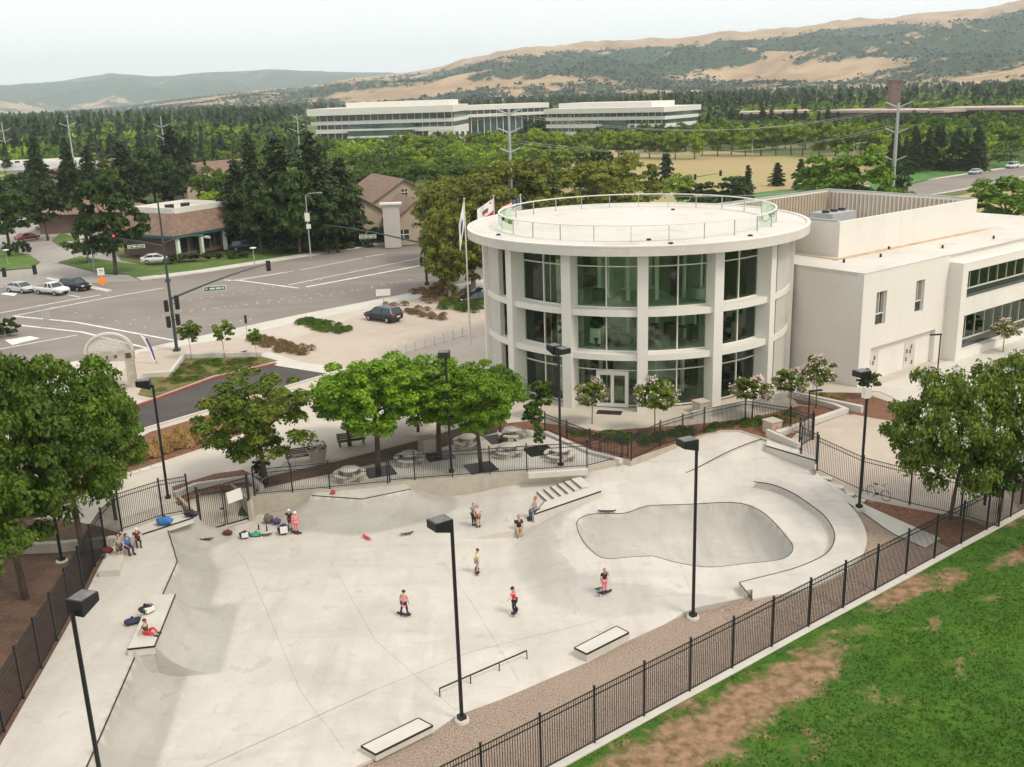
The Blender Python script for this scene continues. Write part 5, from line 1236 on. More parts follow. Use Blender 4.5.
# ---- houses
def hip_house(name, loc, rz, w, d, h, rh, wallm, roofm, label, cat, over=.8, flat=0, windows=(), flatm=None):
    e = empty(name, loc, label, cat, None, rz); b = MB(); b.box((0, 0, h/2), (w, d, h)); b.build('wall', wallm, e)
    W2, D2 = w/2+over, d/2+over; b = MB()
    if flat: iw, idd = W2*flat, D2*flat
    else: iw, idd = max(.05, W2-D2), .05
    v = [(-W2, -D2, h), (W2, -D2, h), (W2, D2, h), (-W2, D2, h), (-iw, -idd, h+rh), (iw, -idd, h+rh), (iw, idd, h+rh), (-iw, idd, h+rh)]
    b.add(v, [(3, 2, 1, 0), (0, 1, 5, 4), (1, 2, 6, 5), (2, 3, 7, 6), (3, 0, 4, 7), (4, 5, 6, 7)]); b.build('roof', roofm, e)
    if flat:
        b = MB(); pts_ = [(-iw, -idd), (iw, -idd), (iw, idd), (-iw, idd), (-iw, -idd)]; wallrun(pts_, .35, h+rh-.2, h+rh+.7, b); b.build('parapet', flatm or M['white'], e)
        b = MB(); b.box((0, 0, h+rh+.03), (2*iw-.4, 2*idd-.4, .06)); b.build('flat_roof', M['conc_light'], e)
        for q in ((-1.5, .5), (1.2, -.3)): b = MB(); b.box((q[0], q[1], h+rh+.4), (1.2, .9, .7)); b.build('roof_unit', M['steel'], e)
    for (x, y, z, sx, sy, sz) in windows: b = MB(); b.box((x, y, z), (sx, sy, sz)); b.build('window', M['dark_glass'], e)
    return e
q0_, q1_ = at(173, 238, 4.7), at(240, 226, 4.7); ra_ = math.atan2(q1_.y-q0_.y, q1_.x-q0_.x); g = Vector((q0_.x+math.cos(ra_)*8.85-math.sin(ra_)*7.6, q0_.y+math.sin(ra_)*8.85+math.cos(ra_)*7.6, ZS))
M['teal'] = mat('teal_fascia', (.02, .10, .09), .6, .1, 2)
e = hip_house('restaurant', (g.x, g.y, ZS), ra_, 14.5, 12, 3.6, 3.4, M['brick'], M['shingle'], 'corner restaurant with brown sloped roof, white parapet and teal eave band', 'building', 1.6, .62, [(x, -6.02, 1.8, 1.8, .1, 2.2) for x in (-5.6, -3.2, -.8, 1.6, 4.0)])
b = MB(); wallrun([(-8.9, -7.65), (8.9, -7.65), (8.9, 7.65), (-8.9, 7.65), (-8.9, -7.65)], .12, 3.3, 3.75, b); b.build('eave_band', M['teal'], e)
for x in (-7.6, -2.6, 2.6, 7.6): b = MB(); b.box((x, -7.1, 1.7), (.5, .5, 3.4)); b.build('column', M['inner'], e)
g = at(80, 232, ZS); hip_house('pavilion', (g.x, g.y+6, ZS), R_(10), 17, 11, 3.6, 3.0, M['brick'], M['shingle'], 'low pavilion with brown hipped roof behind the side street', 'building', 1.4)
def gable_house(loc, rz, w, d, h, rh, label, wins_=(), wall=None):
    e = empty('house', loc, label, 'house', None, rz); wl_ = wall or M['stucco']; b = MB(); b.box((0, 0, h/2), (w, d, h)); b.add([(-w/2, -d/2, h), (w/2, -d/2, h), (0, -d/2, h+rh)], [(0, 1, 2)]); b.add([(-w/2, d/2, h), (w/2, d/2, h), (0, d/2, h+rh)], [(0, 2, 1)]); b.build('wall', wl_, e)
    b = MB(); o_ = .5; sl = rh/(w/2)
    for s_ in (-1, 1):
        v = [(s_*(w/2+o_), -d/2-o_, h-o_*sl), (0, -d/2-o_, h+rh), (0, d/2+o_, h+rh), (s_*(w/2+o_), d/2+o_, h-o_*sl)]; v2 = [(p[0], p[1], p[2]+.2) for p in v]
        b.add(v+v2, [(0, 1, 2, 3), (4, 5, 6, 7), (0, 4, 5, 1), (1, 5, 6, 2), (2, 6, 7, 3), (3, 7, 4, 0)])
    b.build('roof', M['shingle'], e)
    for (x, z, ww, hh) in wins_:
        b = MB(); b.box((x, -d/2-.03, z), (ww, .1, hh)); o = b.build('window', M['dark_glass'], e)
        b = MB(); b.box((x, -d/2-.06, z), (ww+.3, .06, .12)); b.box((x, -d/2-.07, z), (.1, .07, hh)); b.build('frame', M['white'], o)
    return e
M['stucco'] = mat('tan_stucco', (.40, .32, .24), .9, .08, .3)
g = at(392, 245, ZS); hx, hy = g.x, g.y+2
gable_house((hx+2.5, hy+4, ZS), R_(18), 8, 13, 4.2, 3.0, 'nearest tan house gable beside the pale chimney', [(2.6, 3.0, 1.8, 1.6), (-2.5, 1.8, 1.8, 1.6)])
gable_house((hx-8, hy+9, ZS), R_(20), 11, 15, 4.2, 3.4, 'tan shingled house left of the one with the pale chimney', [(0, 4.5, 1.4, 1.4), (-3, 2.2, 1.8, 1.6)])
gable_house((hx+14, hy+14, ZS), R_(60), 10, 16, 4.4, 3.4, 'tan shingled house partly hidden by the olive brown trees', [])
gable_house((hx-3, hy+24, ZS), R_(25), 14, 18, 5.0, 4.2, 'big brown roofed house with small gable ornament, at the back', [(0, 7, 1.0, 1.0)])
e = empty('chimney_stack', (hx+.5, hy-4.6, ZS), 'pale boarded chimney stack on the tan house front', 'chimney'); b = MB(); b.box((0, 0, 3.5), (2.6, 1.2, 7.0)); b.build('stack', M['beige'], e); b = MB(); b.box((0, 0, 7.1), (3.5, 1.7, .3)); b.build('cap', M['white'], e)
for i, (px, py, rz_, lab) in enumerate(((205, 205, 30, 'small tan house between the conifer groups'), (222, 198, -40, 'brown roofed house behind the small tan house'), (285, 208, 15, 'roof of a brown house glimpsed behind the thick conifer group'), (120, 192, 40, 'pale roofed house deep in the left woods'), (66, 205, 10, 'pale house wall behind the narrow conifers'))):
    g = at(px, py, ZS); gable_house((g.x, g.y, ZS), R_(rz_), 11, 15, 5.5, 3.8, lab, [(-2.5, 3.6, 1.6, 1.4), (2.5, 3.6, 1.6, 1.4)])
g = at(15, 196, ZS); e = hip_house('warehouse', (g.x-3, g.y+14, ZS), R_(8), 44, 26, 7, 1.2, M['white'], M['grey_metal'], 'long low white warehouse with grey roof at the left edge', 'building', .5, .7)
# ============================================================ fences
def fence(name, pts, h, label, cat='fence', z=None, post=.085, sp=.115, zf=None, ends=(True, True), posts=True):
    zf = zf or (lambda x, y: z); P = [Vector(p[:2]) for p in pts]; e = empty(name, (P[0].x, P[0].y, zf(*P[0])), label, cat)
    for i, p in enumerate(P):
        if posts and ((i > 0 or ends[0]) and (i < len(P)-1 or ends[1])):
            b = MB(); z0 = zf(*p); b.box((p.x, p.y, z0+h/2+.03), (post, post, h+.16)); b.box((p.x, p.y, z0+h+.13), (post+.03, post+.03, .03)); b.build('post', M['black'], e, world=True)
    for a, c in zip(P[:-1], P[1:]):
        b = MB(); L = (c-a).length; d_ = (c-a)/L; za, zc = zf(*a), zf(*c)
        for f in (.12, h-.28, h-.03): b.bar((a.x, a.y, za+f), (c.x, c.y, zc+f), .035, .04)
        n = int(L/sp); an = math.atan2(d_.y, d_.x)
        for k in range(1, n):
            q = a+d_*(L*k/n); zq = za+(zc-za)*k/n; b.box((q.x, q.y, zq+h/2+.04), (.021, .021, h-.06), an)
        b.build('panel', M['black'], e, world=True)
    return e
def split(line, n):
    out = []
    for a, c in zip(line[:-1], line[1:]):
        L = math.dist(a, c); k = max(1, round(L/n)); out += [(a[0]+(c[0]-a[0])*j/k, a[1]+(c[1]-a[1])*j/k) for j in range(k)]
    return out+[tuple(line[-1][:2])]
fp = [tuple(f0+fd*2.745*k) for k in range(-6, 13)]
fence('metal_fence', fp, 2.45, 'long black picket fence between the gravel strip and the green lawn', z=.08)
fence('metal_fence', [fp[-1]]+[tuple(Vector(fp[-1])+Vector((-.55, .83))*0+Vector((.9, 2.6))*k) for k in (1, 2)], 2.45, 'short black fence return under the white blossoming tree', zf=H, ends=(False, True))
wf = [tuple(at(-70, 860, 1.2)[:2])]+PX([(4,731),(57,640),(84,590),(95,566),(106,548),(122,530.5)], 1.3)+PX([(163,516.5),(190,511.5)], 1.3)
wf = split(wf, 2.7)
fence('metal_fence', wf, 2.3, 'black picket fence curving round the left deck in front of the big trees', z=1.3)
# double gate
ga, gb = at(201.5, 533, .0), at(251, 519, .0)
G = empty('gate', (ga.x, ga.y, 0), 'black double picket gate with a white notice on its right leaf', 'gate')
gd = (gb-ga).xy; gL = gd.length; gd.normalize(); an = math.atan2(gd.y, gd.x); GH = 2.75
for u in (0, gL): b = MB(); b.box((ga.x+gd.x*u, ga.y+gd.y*u, GH/2+.1), (.13, .13, GH+.3), an); b.build('gate_post', M['black'], G, world=True)
for l in (0, 1):
    b = MB(); u0 = gL/2*l+.08; u1 = gL/2*(l+1)-.05; q = lambda u, z: (ga.x+gd.x*u, ga.y+gd.y*u, z)
    for z in (.1, GH): b.bar(q(u0, z), q(u1, z), .05, .06)
    for u in (u0, u1): b.bar(q(u, .1), q(u, GH), .06, .06)
    n = int((u1-u0)/.115)
    for k in range(1, n): b.box(q(u0+(u1-u0)*k/n, (GH+.1)/2), (.022, .022, GH-.1), an)
    lf = b.build('gate_leaf', M['black'], G, world=True)
    if l: b = MB(); b.bar(q(u0+.15, 1.75), q(u1-.35, 1.85), .03, .75); 
    else: b = MB(); b.bar(q(u1-.2, 1.2), q(u1-.05, 1.2), .12, .1)
    b.build('notice_board' if l else 'latch', M['white'] if l else M['black'], lf, world=False); o = lf.children[0]
    for v in o.data.vertices: v.co -= Vector(G.location)
nf = split(PX([(255,496.5),(330,489.5),(388,484)]), 2.7)
fence('metal_fence', nf, 1.75, 'black picket fence along the terrace wall, left of the tables', z=1.27)
nf2 = split(PX([(390,482.5),(415,480.5),(527,472),(587,468),(622,459)]), 2.7)
fence('metal_fence', nf2, 1.75, 'black picket fence in front of the round picnic tables', z=1.27)
nf3 = split(PX([(631,461),(704,436.5)]), 3.2)[:1]
rf1 = split(PX([(545,431),(590,449),(600,452),(628,458)]), 2.7)
fence('metal_fence', rf1, 1.3, 'black fence along the back edge of the picnic terrace', z=1.25)
rf2 = split(PX([(631,461),(660,447),(704,433),(745,424),(790,432),(813,440)]), 2.9)
fence('metal_fence', rf2, 1.75, 'black picket fence of the ramp in front of the round building', z=1.25)
ef = split(PX([(817,469),(962,501),(1000,512)], 1.0), 2.7)
fence('metal_fence', ef, 2.3, 'black picket fence with a bicycle behind it at the right', zf=lambda x, y: H(x, y)+.02)
# stair rail at the corner
for k, (p, q) in enumerate((((799,447),(812,440)), ((801,456),(816,463)))):
    a, c = at(*p, ZS), at(*q, ZS); fence('handrail_gate', [a, c], 2.0, ('rear' if k == 0 else 'front')+' black rail of the small gateway at the right corner of the park', 'railing', z=1.2, sp=.14)
b_ = MB(); e = empty('handrail', (*at(801, 447, ZS)[:2], ZS), 'black side rail joining the two rails of the small corner gateway', 'railing')
a, c = at(801, 456, ZS), at(799, 447, ZS)
for z in (.2, 1.0, 1.95): b_.bar((a.x, a.y, ZS+z), (c.x, c.y, ZS+z), .06, .06)
b_.build('rail', M['black'], e, world=True)
# retaining wall under the terrace fence
o = wallrun(offpl([gate_b]+north+ne, .07), .22, -.3, ZS+.05).build('retaining_wall', M['conc_wall']); tag(o, 'stained concrete retaining wall under the terrace fence', 'wall')
a, c = at(528, 474, 1.25), at(587, 470, 1.25); o = MB(); o.bar((a.x, a.y-.35, 1.3), (c.x, c.y-.35, 1.3), .35, .35); o = o.build('low_wall', M['conc_light']); tag(o, 'low concrete curb wall above the small stairs', 'wall')
def lowwall(px, z0, z1, w, name, label, m_='conc_light', z=ZS, cat='wall', zf=None):
    o = wallrun(PX(px, z), w, z0, z1, zf=zf).build(name, M[m_]); return tag(o, label, cat)
lowwall([(692,419),(752,407),(789,396),(797,399),(862,413)], 1.1, 1.75, .35, 'planter_wall', 'outer low concrete planter wall below the crape myrtles')
lowwall([(777,437),(799,429),(845,413),(832,408),(800,399.5)], 1.1, 1.6, .4, 'planter_wall', 'inner low concrete planter wall bent round the plaza corner')
lowwall([(767,436.5),(799,451)], .6, 1.75, .25, 'retaining_wall', 'short concrete retaining wall below the gateway rails')
lowwall([(545,434),(590,454),(621,462)], 1.1, 1.42, .35, 'kerb_wall', 'pale kerb wall along the right side of the picnic terrace')
lowwall([(143,378),(171,376),(184,358.5),(262,356.5)], 1.1, 1.65, .3, 'planter_wall', 'bent low wall edging the sloping bed by the street')
lowwall([(120,546),(60,552),(-30,556)], 1.15, 1.8, .4, 'low_wall', 'low weathered wall on the mulch below the big left trees', 'conc_wall')
lowwall([(175,498),(196,489),(250,481),(262,491)], 1.15, 1.6, .3, 'planter_wall', 'low concrete planter wall behind the gate')
sheet('mulch_bed', PX([(172,487),(215,474),(243,470),(262,480),(250,487),(196,495),(178,505)]), .03, M['mulch'], zf=lambda x, y: ZS)
M['lamp_top'] = mat('lamp_top_sheen', (.13, .125, .12), .5, .4, 3)  # grey stands for light reflected off the black head's top
lowwall([(201,533.5),(184,499)], 0, 1.45, .22, 'planter_wall', 'low wall on the left of the ramp behind the gate') if 0 else None
for k_, u_ in ((0, -.1), (1, GLn+.1)):
    q0 = GA+GD*u_; q1 = q0+GN*4.7; o = wallrun([q0, q1], .18, -.3, ZS+.12).build('ramp_wall', M['conc_wall']); tag(o, 'low concrete side wall of the ramp behind the gate, on the '+('left' if k_ == 0 else 'right'), 'wall')
# ============================================================ lamps
def area_lamp(px, py, topy, zb, label, double=False, az=200, hh=None, camera_box=False):
    g = at(px, py, zb); h = hh or hz(g.x, g.y, topy)-zb
    e = empty('area_light', (g.x, g.y, zb), label, 'lamp post', 'tall black lamp posts round the skatepark', R_(az))
    b = MB(); b.lathe([(.0, .12), (.30, .12), (.32, .0), (.32, -.2)], 14); b.build('footing', M['conc_light'], e)
    b = MB(); b.tube((0, 0, .1), (0, 0, h-.3), .085, .075, 8); b.box((0, 0, .2), (.3, .3, .2)); b.build('pole', M['black'], e)
    for s_ in ((1, -1) if double else (1,)):
        b = MB(); b.bar((0, 0, h-.35), (s_*.55, 0, h-.35), .08, .1); b.build('arm', M['black'], e)
        b = MB(); x0 = s_*.12; x1 = s_*.92; w = .34
        v = [(x0, -w, h-.52), (x1, -w, h-.28), (x1, w, h-.28), (x0, w, h-.52), (x0, -w, h+.05), (x1, -w, h+.05), (x1, w, h+.05), (x0, w, h+.05)]
        b.add(v, [(3, 2, 1, 0), (4, 5, 6, 7), (0, 1, 5, 4), (1, 2, 6, 5), (2, 3, 7, 6), (3, 0, 4, 7)]); o = b.build('lamp_head', M['black'], e)
        b = MB(); b.box(((x0+x1)/2, 0, h+.055), (.7, .58, .02)); b.build('sheen_plate', M['lamp_top'], o)
    if camera_box: b = MB(); b.box((0, -.05, h-1.35), (.42, .36, .62)); b.build('white_box', M['white'], e)
    return e
area_lamp(462, 721, 517, 0.0, 'tall black lamp post by the grind rail, its head over the flat', az=215)
area_lamp(693, 618, 438, 0.0, 'tall black lamp post at the gravel edge in front of the bowl', az=205)
area_lamp(859, 509, 370, .55, 'tall black lamp post with a white box near the right fence', az=205, camera_box=True)
area_lamp(451.5, 474, 350, ZS, 'tall black lamp post rising through the trees behind the terrace fence', az=265)
area_lamp(560.7, 467, 347, ZS, 'tall black double headed lamp post in front of the round building', True, az=120)
area_lamp(168.5, 500, 380, ZS, 'tall black lamp post behind the curved fence beside the grass clumps', az=190)
g = at(104, 800, 1.3); q = hz(g.x, g.y, 604); area_lamp(104.5, 800, 604, 1.3, 'nearest tall black lamp post, cut off by the bottom edge', az=70)
area_lamp(62, 562, 440, ZS, 'tall black lamp post half hidden in the big left trees', az=240)
def path_lamp(px, py, topy, zb, label, col='black', az=180):
    g = at(px, py, zb); h = hz(g.x, g.y, topy)-zb; e = empty('path_light', (g.x, g.y, zb), label, 'lamp post', None, R_(az))
    b = MB(); b.tube((0, 0, 0), (0, 0, h), .06, .05, 8); b.build('pole', M[col], e); b = MB(); b.bar((-.06, 0, h-.02), (.95, 0, h), .22, .1); b.build('lamp_head', M[col], e)
    b = MB(); b.lathe([(0, .1), (.22, .1), (.24, 0)], 12); b.build('footing', M['conc_light'], e)
path_lamp(937, 377, 334, ZS, 'small black L shaped lamp beside the recessed white wall', az=190)
path_lamp(808, 424, 391, ZS, 'short black path lamp inside the raised planter by the crape myrtles', az=10)

# ============================================================ street furniture
def sig_head(b, lens, x, y, z, ax):   # three lens signal box, facing ax angle
    b.box((x, y, z), (.38, .34, 1.15), ax)
    for k, dz in enumerate((.36, 0, -.36)):
        b.tube((x, y, z+dz), (x+.24*math.cos(ax), y+.24*math.sin(ax), z+dz), .17, .17, 10)
def signal(px, py, zt, label, arm_px, arm_py, heads=(), lum=None, sign=None, colr='green_metal', side=(), zs=ZS, armz=6.2, back=None):
    g = at(px, py, zs); H_ = zt; e = empty('traffic_signal', (g.x, g.y, zs), label, 'traffic signal')
    b = MB(); b.tube((0, 0, 0), (0, 0, H_), .17, .11, 10); b.box((0, 0, .12), (.6, .6, .3)); b.build('pole', M[colr], e)
    if arm_px:   # far end of the mast arm, found at the height armz on the same side of the street
        t = at(arm_px, arm_py, zs+armz); d_ = Vector((t.x-g.x, t.y-g.y)); L_ = d_.length; d_.normalize()
        b = MB(); pts = [(d_.x*L_*s_, d_.y*L_*s_, armz-1.1+1.1*math.sin(s_*math.pi/2)) for s_ in np.linspace(0, 1, 8)]
        for i in range(7): b.tube(pts[i], pts[i+1], .13-.012*i, .118-.012*i, 8)
        b.build('mast_arm', M[colr], e)
        for s_, dz, ax in heads:
            x, y = d_.x*L_*s_, d_.y*L_*s_; z = armz-1.1+1.1*math.sin(s_*math.pi/2)+dz; b = MB(); sig_head(b, None, x, y, z, ax); o = b.build('signal_head', M['black'], e)
            c = back or (.02, .02, .02)
            if back: b = MB(); f = (math.cos(ax)*.25, math.sin(ax)*.25); b.tube((x+f[0], y+f[1], z+.36), (x+f[0]*1.06, y+f[1]*1.06, z+.36), .15, .15, 10); b.build('red_light', M['sig_red'], o)
        if sign:
            s_, txt = sign; x, y = d_.x*L_*s_, d_.y*L_*s_; z = armz-1.1+1.1*math.sin(s_*math.pi/2)-.75
            sa = math.atan2(-y-g.y, -x-g.x)+math.pi/2
            b = MB(); b.box((x, y, z), (2.3, .05, .52), sa); o = b.build('street_name_sign', M['white'], e)
            b = MB(); nx, ny = math.sin(sa), -math.cos(sa); b.box((x+nx*.04, y+ny*.04, z), (2.1, .02, .40), sa); b.build('sign_face', M['sign_green'], o)
            b = MB()   # the name is too small to read in the photograph: only its white strokes are seen
            for k_, (u0_, u1_) in enumerate(((-.95, -.72), (-.5, .0), (.12, .62), (.74, .92))): b.box((x+nx*.055+math.cos(sa)*(u0_+u1_)/2, y+ny*.055+math.sin(sa)*(u0_+u1_)/2, z), (u1_-u0_, .012, .15), sa)
            b.build('sign_strokes', M['white'], o)
    if lum:
        t = at(lum[0], lum[1], zs+lum[2]); d_ = Vector((t.x-g.x, t.y-g.y)); L_ = d_.length; d_.normalize()
        b = MB(); pts = [(d_.x*L_*s_, d_.y*L_*s_, H_-.2+(lum[2]-H_+.2)*math.sin(s_*math.pi/2)) for s_ in np.linspace(0, 1, 7)]
        b.path(pts, .06, 6); b.build('luminaire_arm', M[colr], e); b = MB(); x, y, z = pts[-1]; b.box((x, y, z), (.8, .32, .16), math.atan2(d_.y, d_.x)); b.build('street_lamp_head', M['grey_metal'], e)
    for dx, dy, z, ax in side: b = MB(); sig_head(b, None, dx, dy, z, ax); b.bar((0, 0, z), (dx, dy, z), .06, .06); b.build('signal_head', M['black'], e)
    return e
M['sig_red'] = mat('red_signal_light', (.6, .02, .02), .5, .05, 2, emis=((1, .05, .05), 1.5)); M['sign_green'] = mat('sign_green', (.02, .16, .07), .5, .05, 2)
signal(177, 351, 11.0, 'near traffic signal pole by the saplings with long arm and street name sign', 268, 264, [(1.0, -.2, .7)], (207, 237, 12.4), (.42, 1), side=((-.5, .1, 4.6, 3.5), (.55, .1, 4.8, .3), (.62, -.1, 5.1, .3), (-.45, 0, 3.0, 3.5), (.45, .05, 3.2, .3)), armz=6.4)
signal(427, 284, 10.1, 'traffic signal pole in front of the olive trees, arm reaching left over the road', 325, 225, [], None, (.55, 1), side=((-.5, 0, 3.0, 3.4), (.55, 0, 4.0, .2), (.6, .1, 3.0, .2)), armz=6.4)
g0_ = at(168, 281, ZS)
signal(168, 281, 10.8, 'thin signal pole before the restaurant with red lights on its arm', 86, 236, [(.62, 0, -1.6), (1.0, 0, -1.6)], None, (.35, 1), armz=6.0, back=1)
signal(-48, 318, 8, 'traffic signal off the left edge, only its arm and two heads in view', 34, 268, [(.66, -.2, .6), (1, -.2, .6)], armz=5.6)
signal(648, 216, 9.5, 'distant traffic signal behind the round roof rail with a green light', 722, 173, [(.62, 0, 2.2), (.98, 0, 2.2)], armz=6.5)
b = MB(); g = at(648, 216, ZS); b.tube((g.x, g.y-.4, 5), (g.x, g.y-.5, 5), .3, .3, 10); o = b.build('green_signal_light', mat('green_signal_light_glow', (.05, .5, .35), .5, .05, 1, emis=((.1, 1, .6), 1.2))); tag(o, 'green signal light on the distant pole behind the roof rail', 'signal light')
def street_lamp(px, py, topy, label, side=1, sign=False, L_=2.2, az=0, col='grey_metal'):
    g = at(px, py, ZS); h = hz(g.x, g.y, topy)-ZS; e = empty('street_lamp', (g.x, g.y, ZS), label, 'street lamp', None, R_(az)); b = MB(); b.tube((0, 0, 0), (0, 0, h-.5), .12, .07, 8); b.path([(0, 0, h-.5), (.5*side, 0, h-.1), (L_*side, 0, h)], .05, 6); b.build('pole', M[col], e)
    b = MB(); b.box((L_*side, 0, h), (.75, .3, .14)); b.build('lamp_head', M['grey_metal'], e)
    if sign:
        b = MB(); b.box((0.0, -.14, h*.64), (.75, .04, 1.3)); b.build('banner', M['white'], e)
        b = MB(); b.box((.1, -.14, h*.50), (.7, .04, .7)); b.build('sign', M['white'], e)
street_lamp(311, 259, 193, 'grey street lamp with a banner and sign in front of the thick conifers', 1, True)
street_lamp(337, 250, 211, 'shorter grey street lamp behind the road right of the banner one', 1, L_=.8)
street_lamp(95, 272, 222, 'pale street lamp above the white turn sign', -1, L_=.6)
street_lamp(128, 246, 206, 'street lamp head poking from the dark corner tree', -1, L_=1.4)
street_lamp(852, 182, 143, 'thin street lamp beside the right hand road', 1, L_=2.5); street_lamp(983, 168, 140, 'farther thin street lamp beside the right hand road', -1, L_=2.5)
street_lamp(752, 160, 138, 'small far lamp among the row of round trees', 1, L_=1.5); street_lamp(571, 158, 112, 'pale thin pole lamp in front of the right office block', 1, L_=.3)
def bollard_light(px, py, topy, label):
    g = at(px, py, ZS); h = max(1.5, hz(g.x, g.y, topy)-ZS); e = empty('post_light', (g.x, g.y, ZS), label, 'lamp post'); b = MB(); b.tube((0, 0, 0), (0, 0, h), .07, .06, 8); b.build('pole', M['grey_metal'], e); b = MB(); b.lathe([(.12, 0), (.5, .12), (.5, .2), (0, .3)], 14, (0, 0, h)); b.build('cap', M['white'], e)
bollard_light(8, 264, 251, 'white topped post light on the far left island'); bollard_light(255, 268, 249, 'white topped post light on the verge by the conifers')
def sign(px, py, topy, w, hgt, label, faces=('white',), cat='sign', name='road_sign', diamond=False, col='grey_metal'):
    g = at(px, py, ZS); h = hz(g.x, g.y, topy)-ZS; e = empty(name, (g.x, g.y, ZS), label, cat, None, math.atan2(g.y, g.x)-math.pi/2); b = MB(); b.tube((0, 0, 0), (0, 0, h), .04, .04, 6); b.build('post', M[col], e)
    z = h
    for k, f in enumerate(faces):
        b = MB(); z -= hgt/2
        if f == 'orange_paint': b.add([(x, y, z+zz) for y in (-.09, -.06) for x, zz in ((0, -hgt*.7), (hgt*.7, 0), (0, hgt*.7), (-hgt*.7, 0))], [(0, 1, 2, 3), (7, 6, 5, 4), (0, 4, 5, 1), (1, 5, 6, 2), (2, 6, 7, 3), (3, 7, 4, 0)])
        else: b.box((0, -.07, z), (w, .03, hgt))
        o = b.build('sign_board', M[f], e); z -= hgt/2+.25
    return e, h
M['orange_paint'] = mat('orange_sign', (.75, .25, .03), .6, .05, 2); M['cone'] = mat('orange_cone_plastic', (.75, .16, .05), .6, .1, 3); M['red'] = mat('red_cloth', (.55, .03, .04), .8, .1, 5)
e, h = sign(103, 287, 268, .9, 1.0, 'white turn arrow sign above an orange diamond on the median nose', ('white', 'orange_paint'))
b = MB(); b.bar((-.15, -.1, h-.75), (-.15, -.1, h-.3), .02, .09); b.bar((-.15, -.1, h-.3), (.2, -.1, h-.3), .02, .09); b.bar((.2, -.1, h-.3), (.2, -.1, h-.6), .02, .09); b.build('arrow', M['black'], e)
sign(569, 0, 0, 1, 1, '', ()) if 0 else None
sign(384, 305, 289, 1.7, .8, 'small white sign on a post behind the black car', ('white',)); sign(247, 333, 315, .25, .9, 'thin brown post sign at the near kerb', ('black',)); sign(48, 327, 311, .8, 1.0, 'grey box sign post at the crossing', ('grey_metal',))
sign(404, 258, 246, 2.6, 1.2, 'green street sign over the road left of the right signal', ('sign_green',)) if 0 else None
e, h = sign(89, 266, 233, 1.5, 1.8, 'white no turn sign beside the red signal', ('white',)); sign(75, 263, 241, 1.6, .7, 'small white sign left of the leaning tree', ('white',))
sign(325, 252, 222, .9, 1.0, 'small white sign head beyond the road at the end of the signal arm', ('white',))
sign(269, 255, 250, 1.6, 1.0, 'small blue sign by the parking entrance', ('blue_sign',)) if 0 else None
sign(636, 208, 198, 1, .8, 'white sign left of the distant green signal', ('white',)); sign(917, 210, 197, 2, 1.0, 'dark sign beside the right hand road', ('black',)); sign(799, 205, 183, .8, 1.0, 'white sign beside the small conifer', ('white',))
# power poles
def power_pole(px, py, topy, label, arms, col='grey_metal', r=.35, z=ZS):
    g = at(px, py, z); h = hz(g.x, g.y, topy)-z; sc_ = g.length/1000*1.0; e = empty('power_pole', (g.x, g.y, z), label, 'power pole', None, -math.atan2(g.x, g.y)); b = MB(); b.tube((0, 0, 0), (0, 0, h), r, r*.5, 8); b.build('pole', M[col], e)
    for zz, s_ in arms:
        z_ = hz(g.x, g.y, zz)-z; a_ = s_*g.length/1000
        for q in (-1, 1):
            b = MB(); b.tube((0, 0, z_-a_*.45), (q*a_, 0, z_), .14, .08, 6); b.build('crossarm', M[col], e)
    return e, g, h
pp = []
pp.append(power_pole(513.5, 262, 109, 'grey power pole rising behind the round roof with three pairs of arms', [(109, 12), (128, 11), (148, 10)], r=.32))
pp.append(power_pole(890, 222, 103, 'tall grey power pole behind the roof screen with three pairs of raised arms', [(102, 11), (128, 10), (156, 10)], r=.42))
pp.append(power_pole(78, 190, 114, 'grey power pole in the left woods', [(123, 7), (116, 2)], r=.3)); pp.append(power_pole(169, 185, 116, 'grey power pole behind the restaurant conifers', [(124, 7), (135, 6)], r=.3))
pp.append(power_pole(12, 185, 122, 'grey power pole at the left edge of the woods', [(128, 7), (139, 6)], r=.3)); pp.append(power_pole(302, 175, 114, 'grey power pole left of the white offices', [(115, 6), (128, 8)], r=.3))
# wires
def wires(i, j, za, zb, n=1):
    (e1, g1, h1), (e2, g2, h2) = pp[i], pp[j]
    for s_ in (-1, 1):
        b = MB(); pts = []
        for t in np.linspace(0, 1, 15): x = g1.x+(g2.x-g1.x)*t; y = g1.y+(g2.y-g1.y)*t; pts.append((x+s_*1.0, y, ZS+(h1*za)*(1-t)+h2*zb*t-4*3*t*(1-t)))
        b.path(pts, .025, 4); o = b.build('power_line', M['grey_metal']); tag(o, 'thin grey power line sagging between two tall poles', 'wire', 'power lines')
wires(0, 1, .97, .97); wires(0, 1, .8, .82); wires(0, 5, .97, .97); wires(0, 1, .55, .4)
# bollards
for k in range(8):
    px = 396+(462-396)*k/7; py = 356+(336.5-356)*k/7; g = at(px, py, ZS); e = empty('bollard', (g.x, g.y, ZS), 'white round bollard in the row before the flagpoles', 'bollard', 'white bollards before the flagpoles'); b = MB(); b.lathe([(.0, 1.0), (.11, .96), (.14, .9), (.14, 0)], 12); b.build('post', M['white'], e); b = MB(); b.lathe([(.2, .0), (.2, .05), (.14, .06)], 12); b.build('base', M['conc_light'], e)
lowwall([(388,357),(470,333)], 1.0, 1.24, .3, 'kerb_wall', 'pale kerb under the row of white bollards')
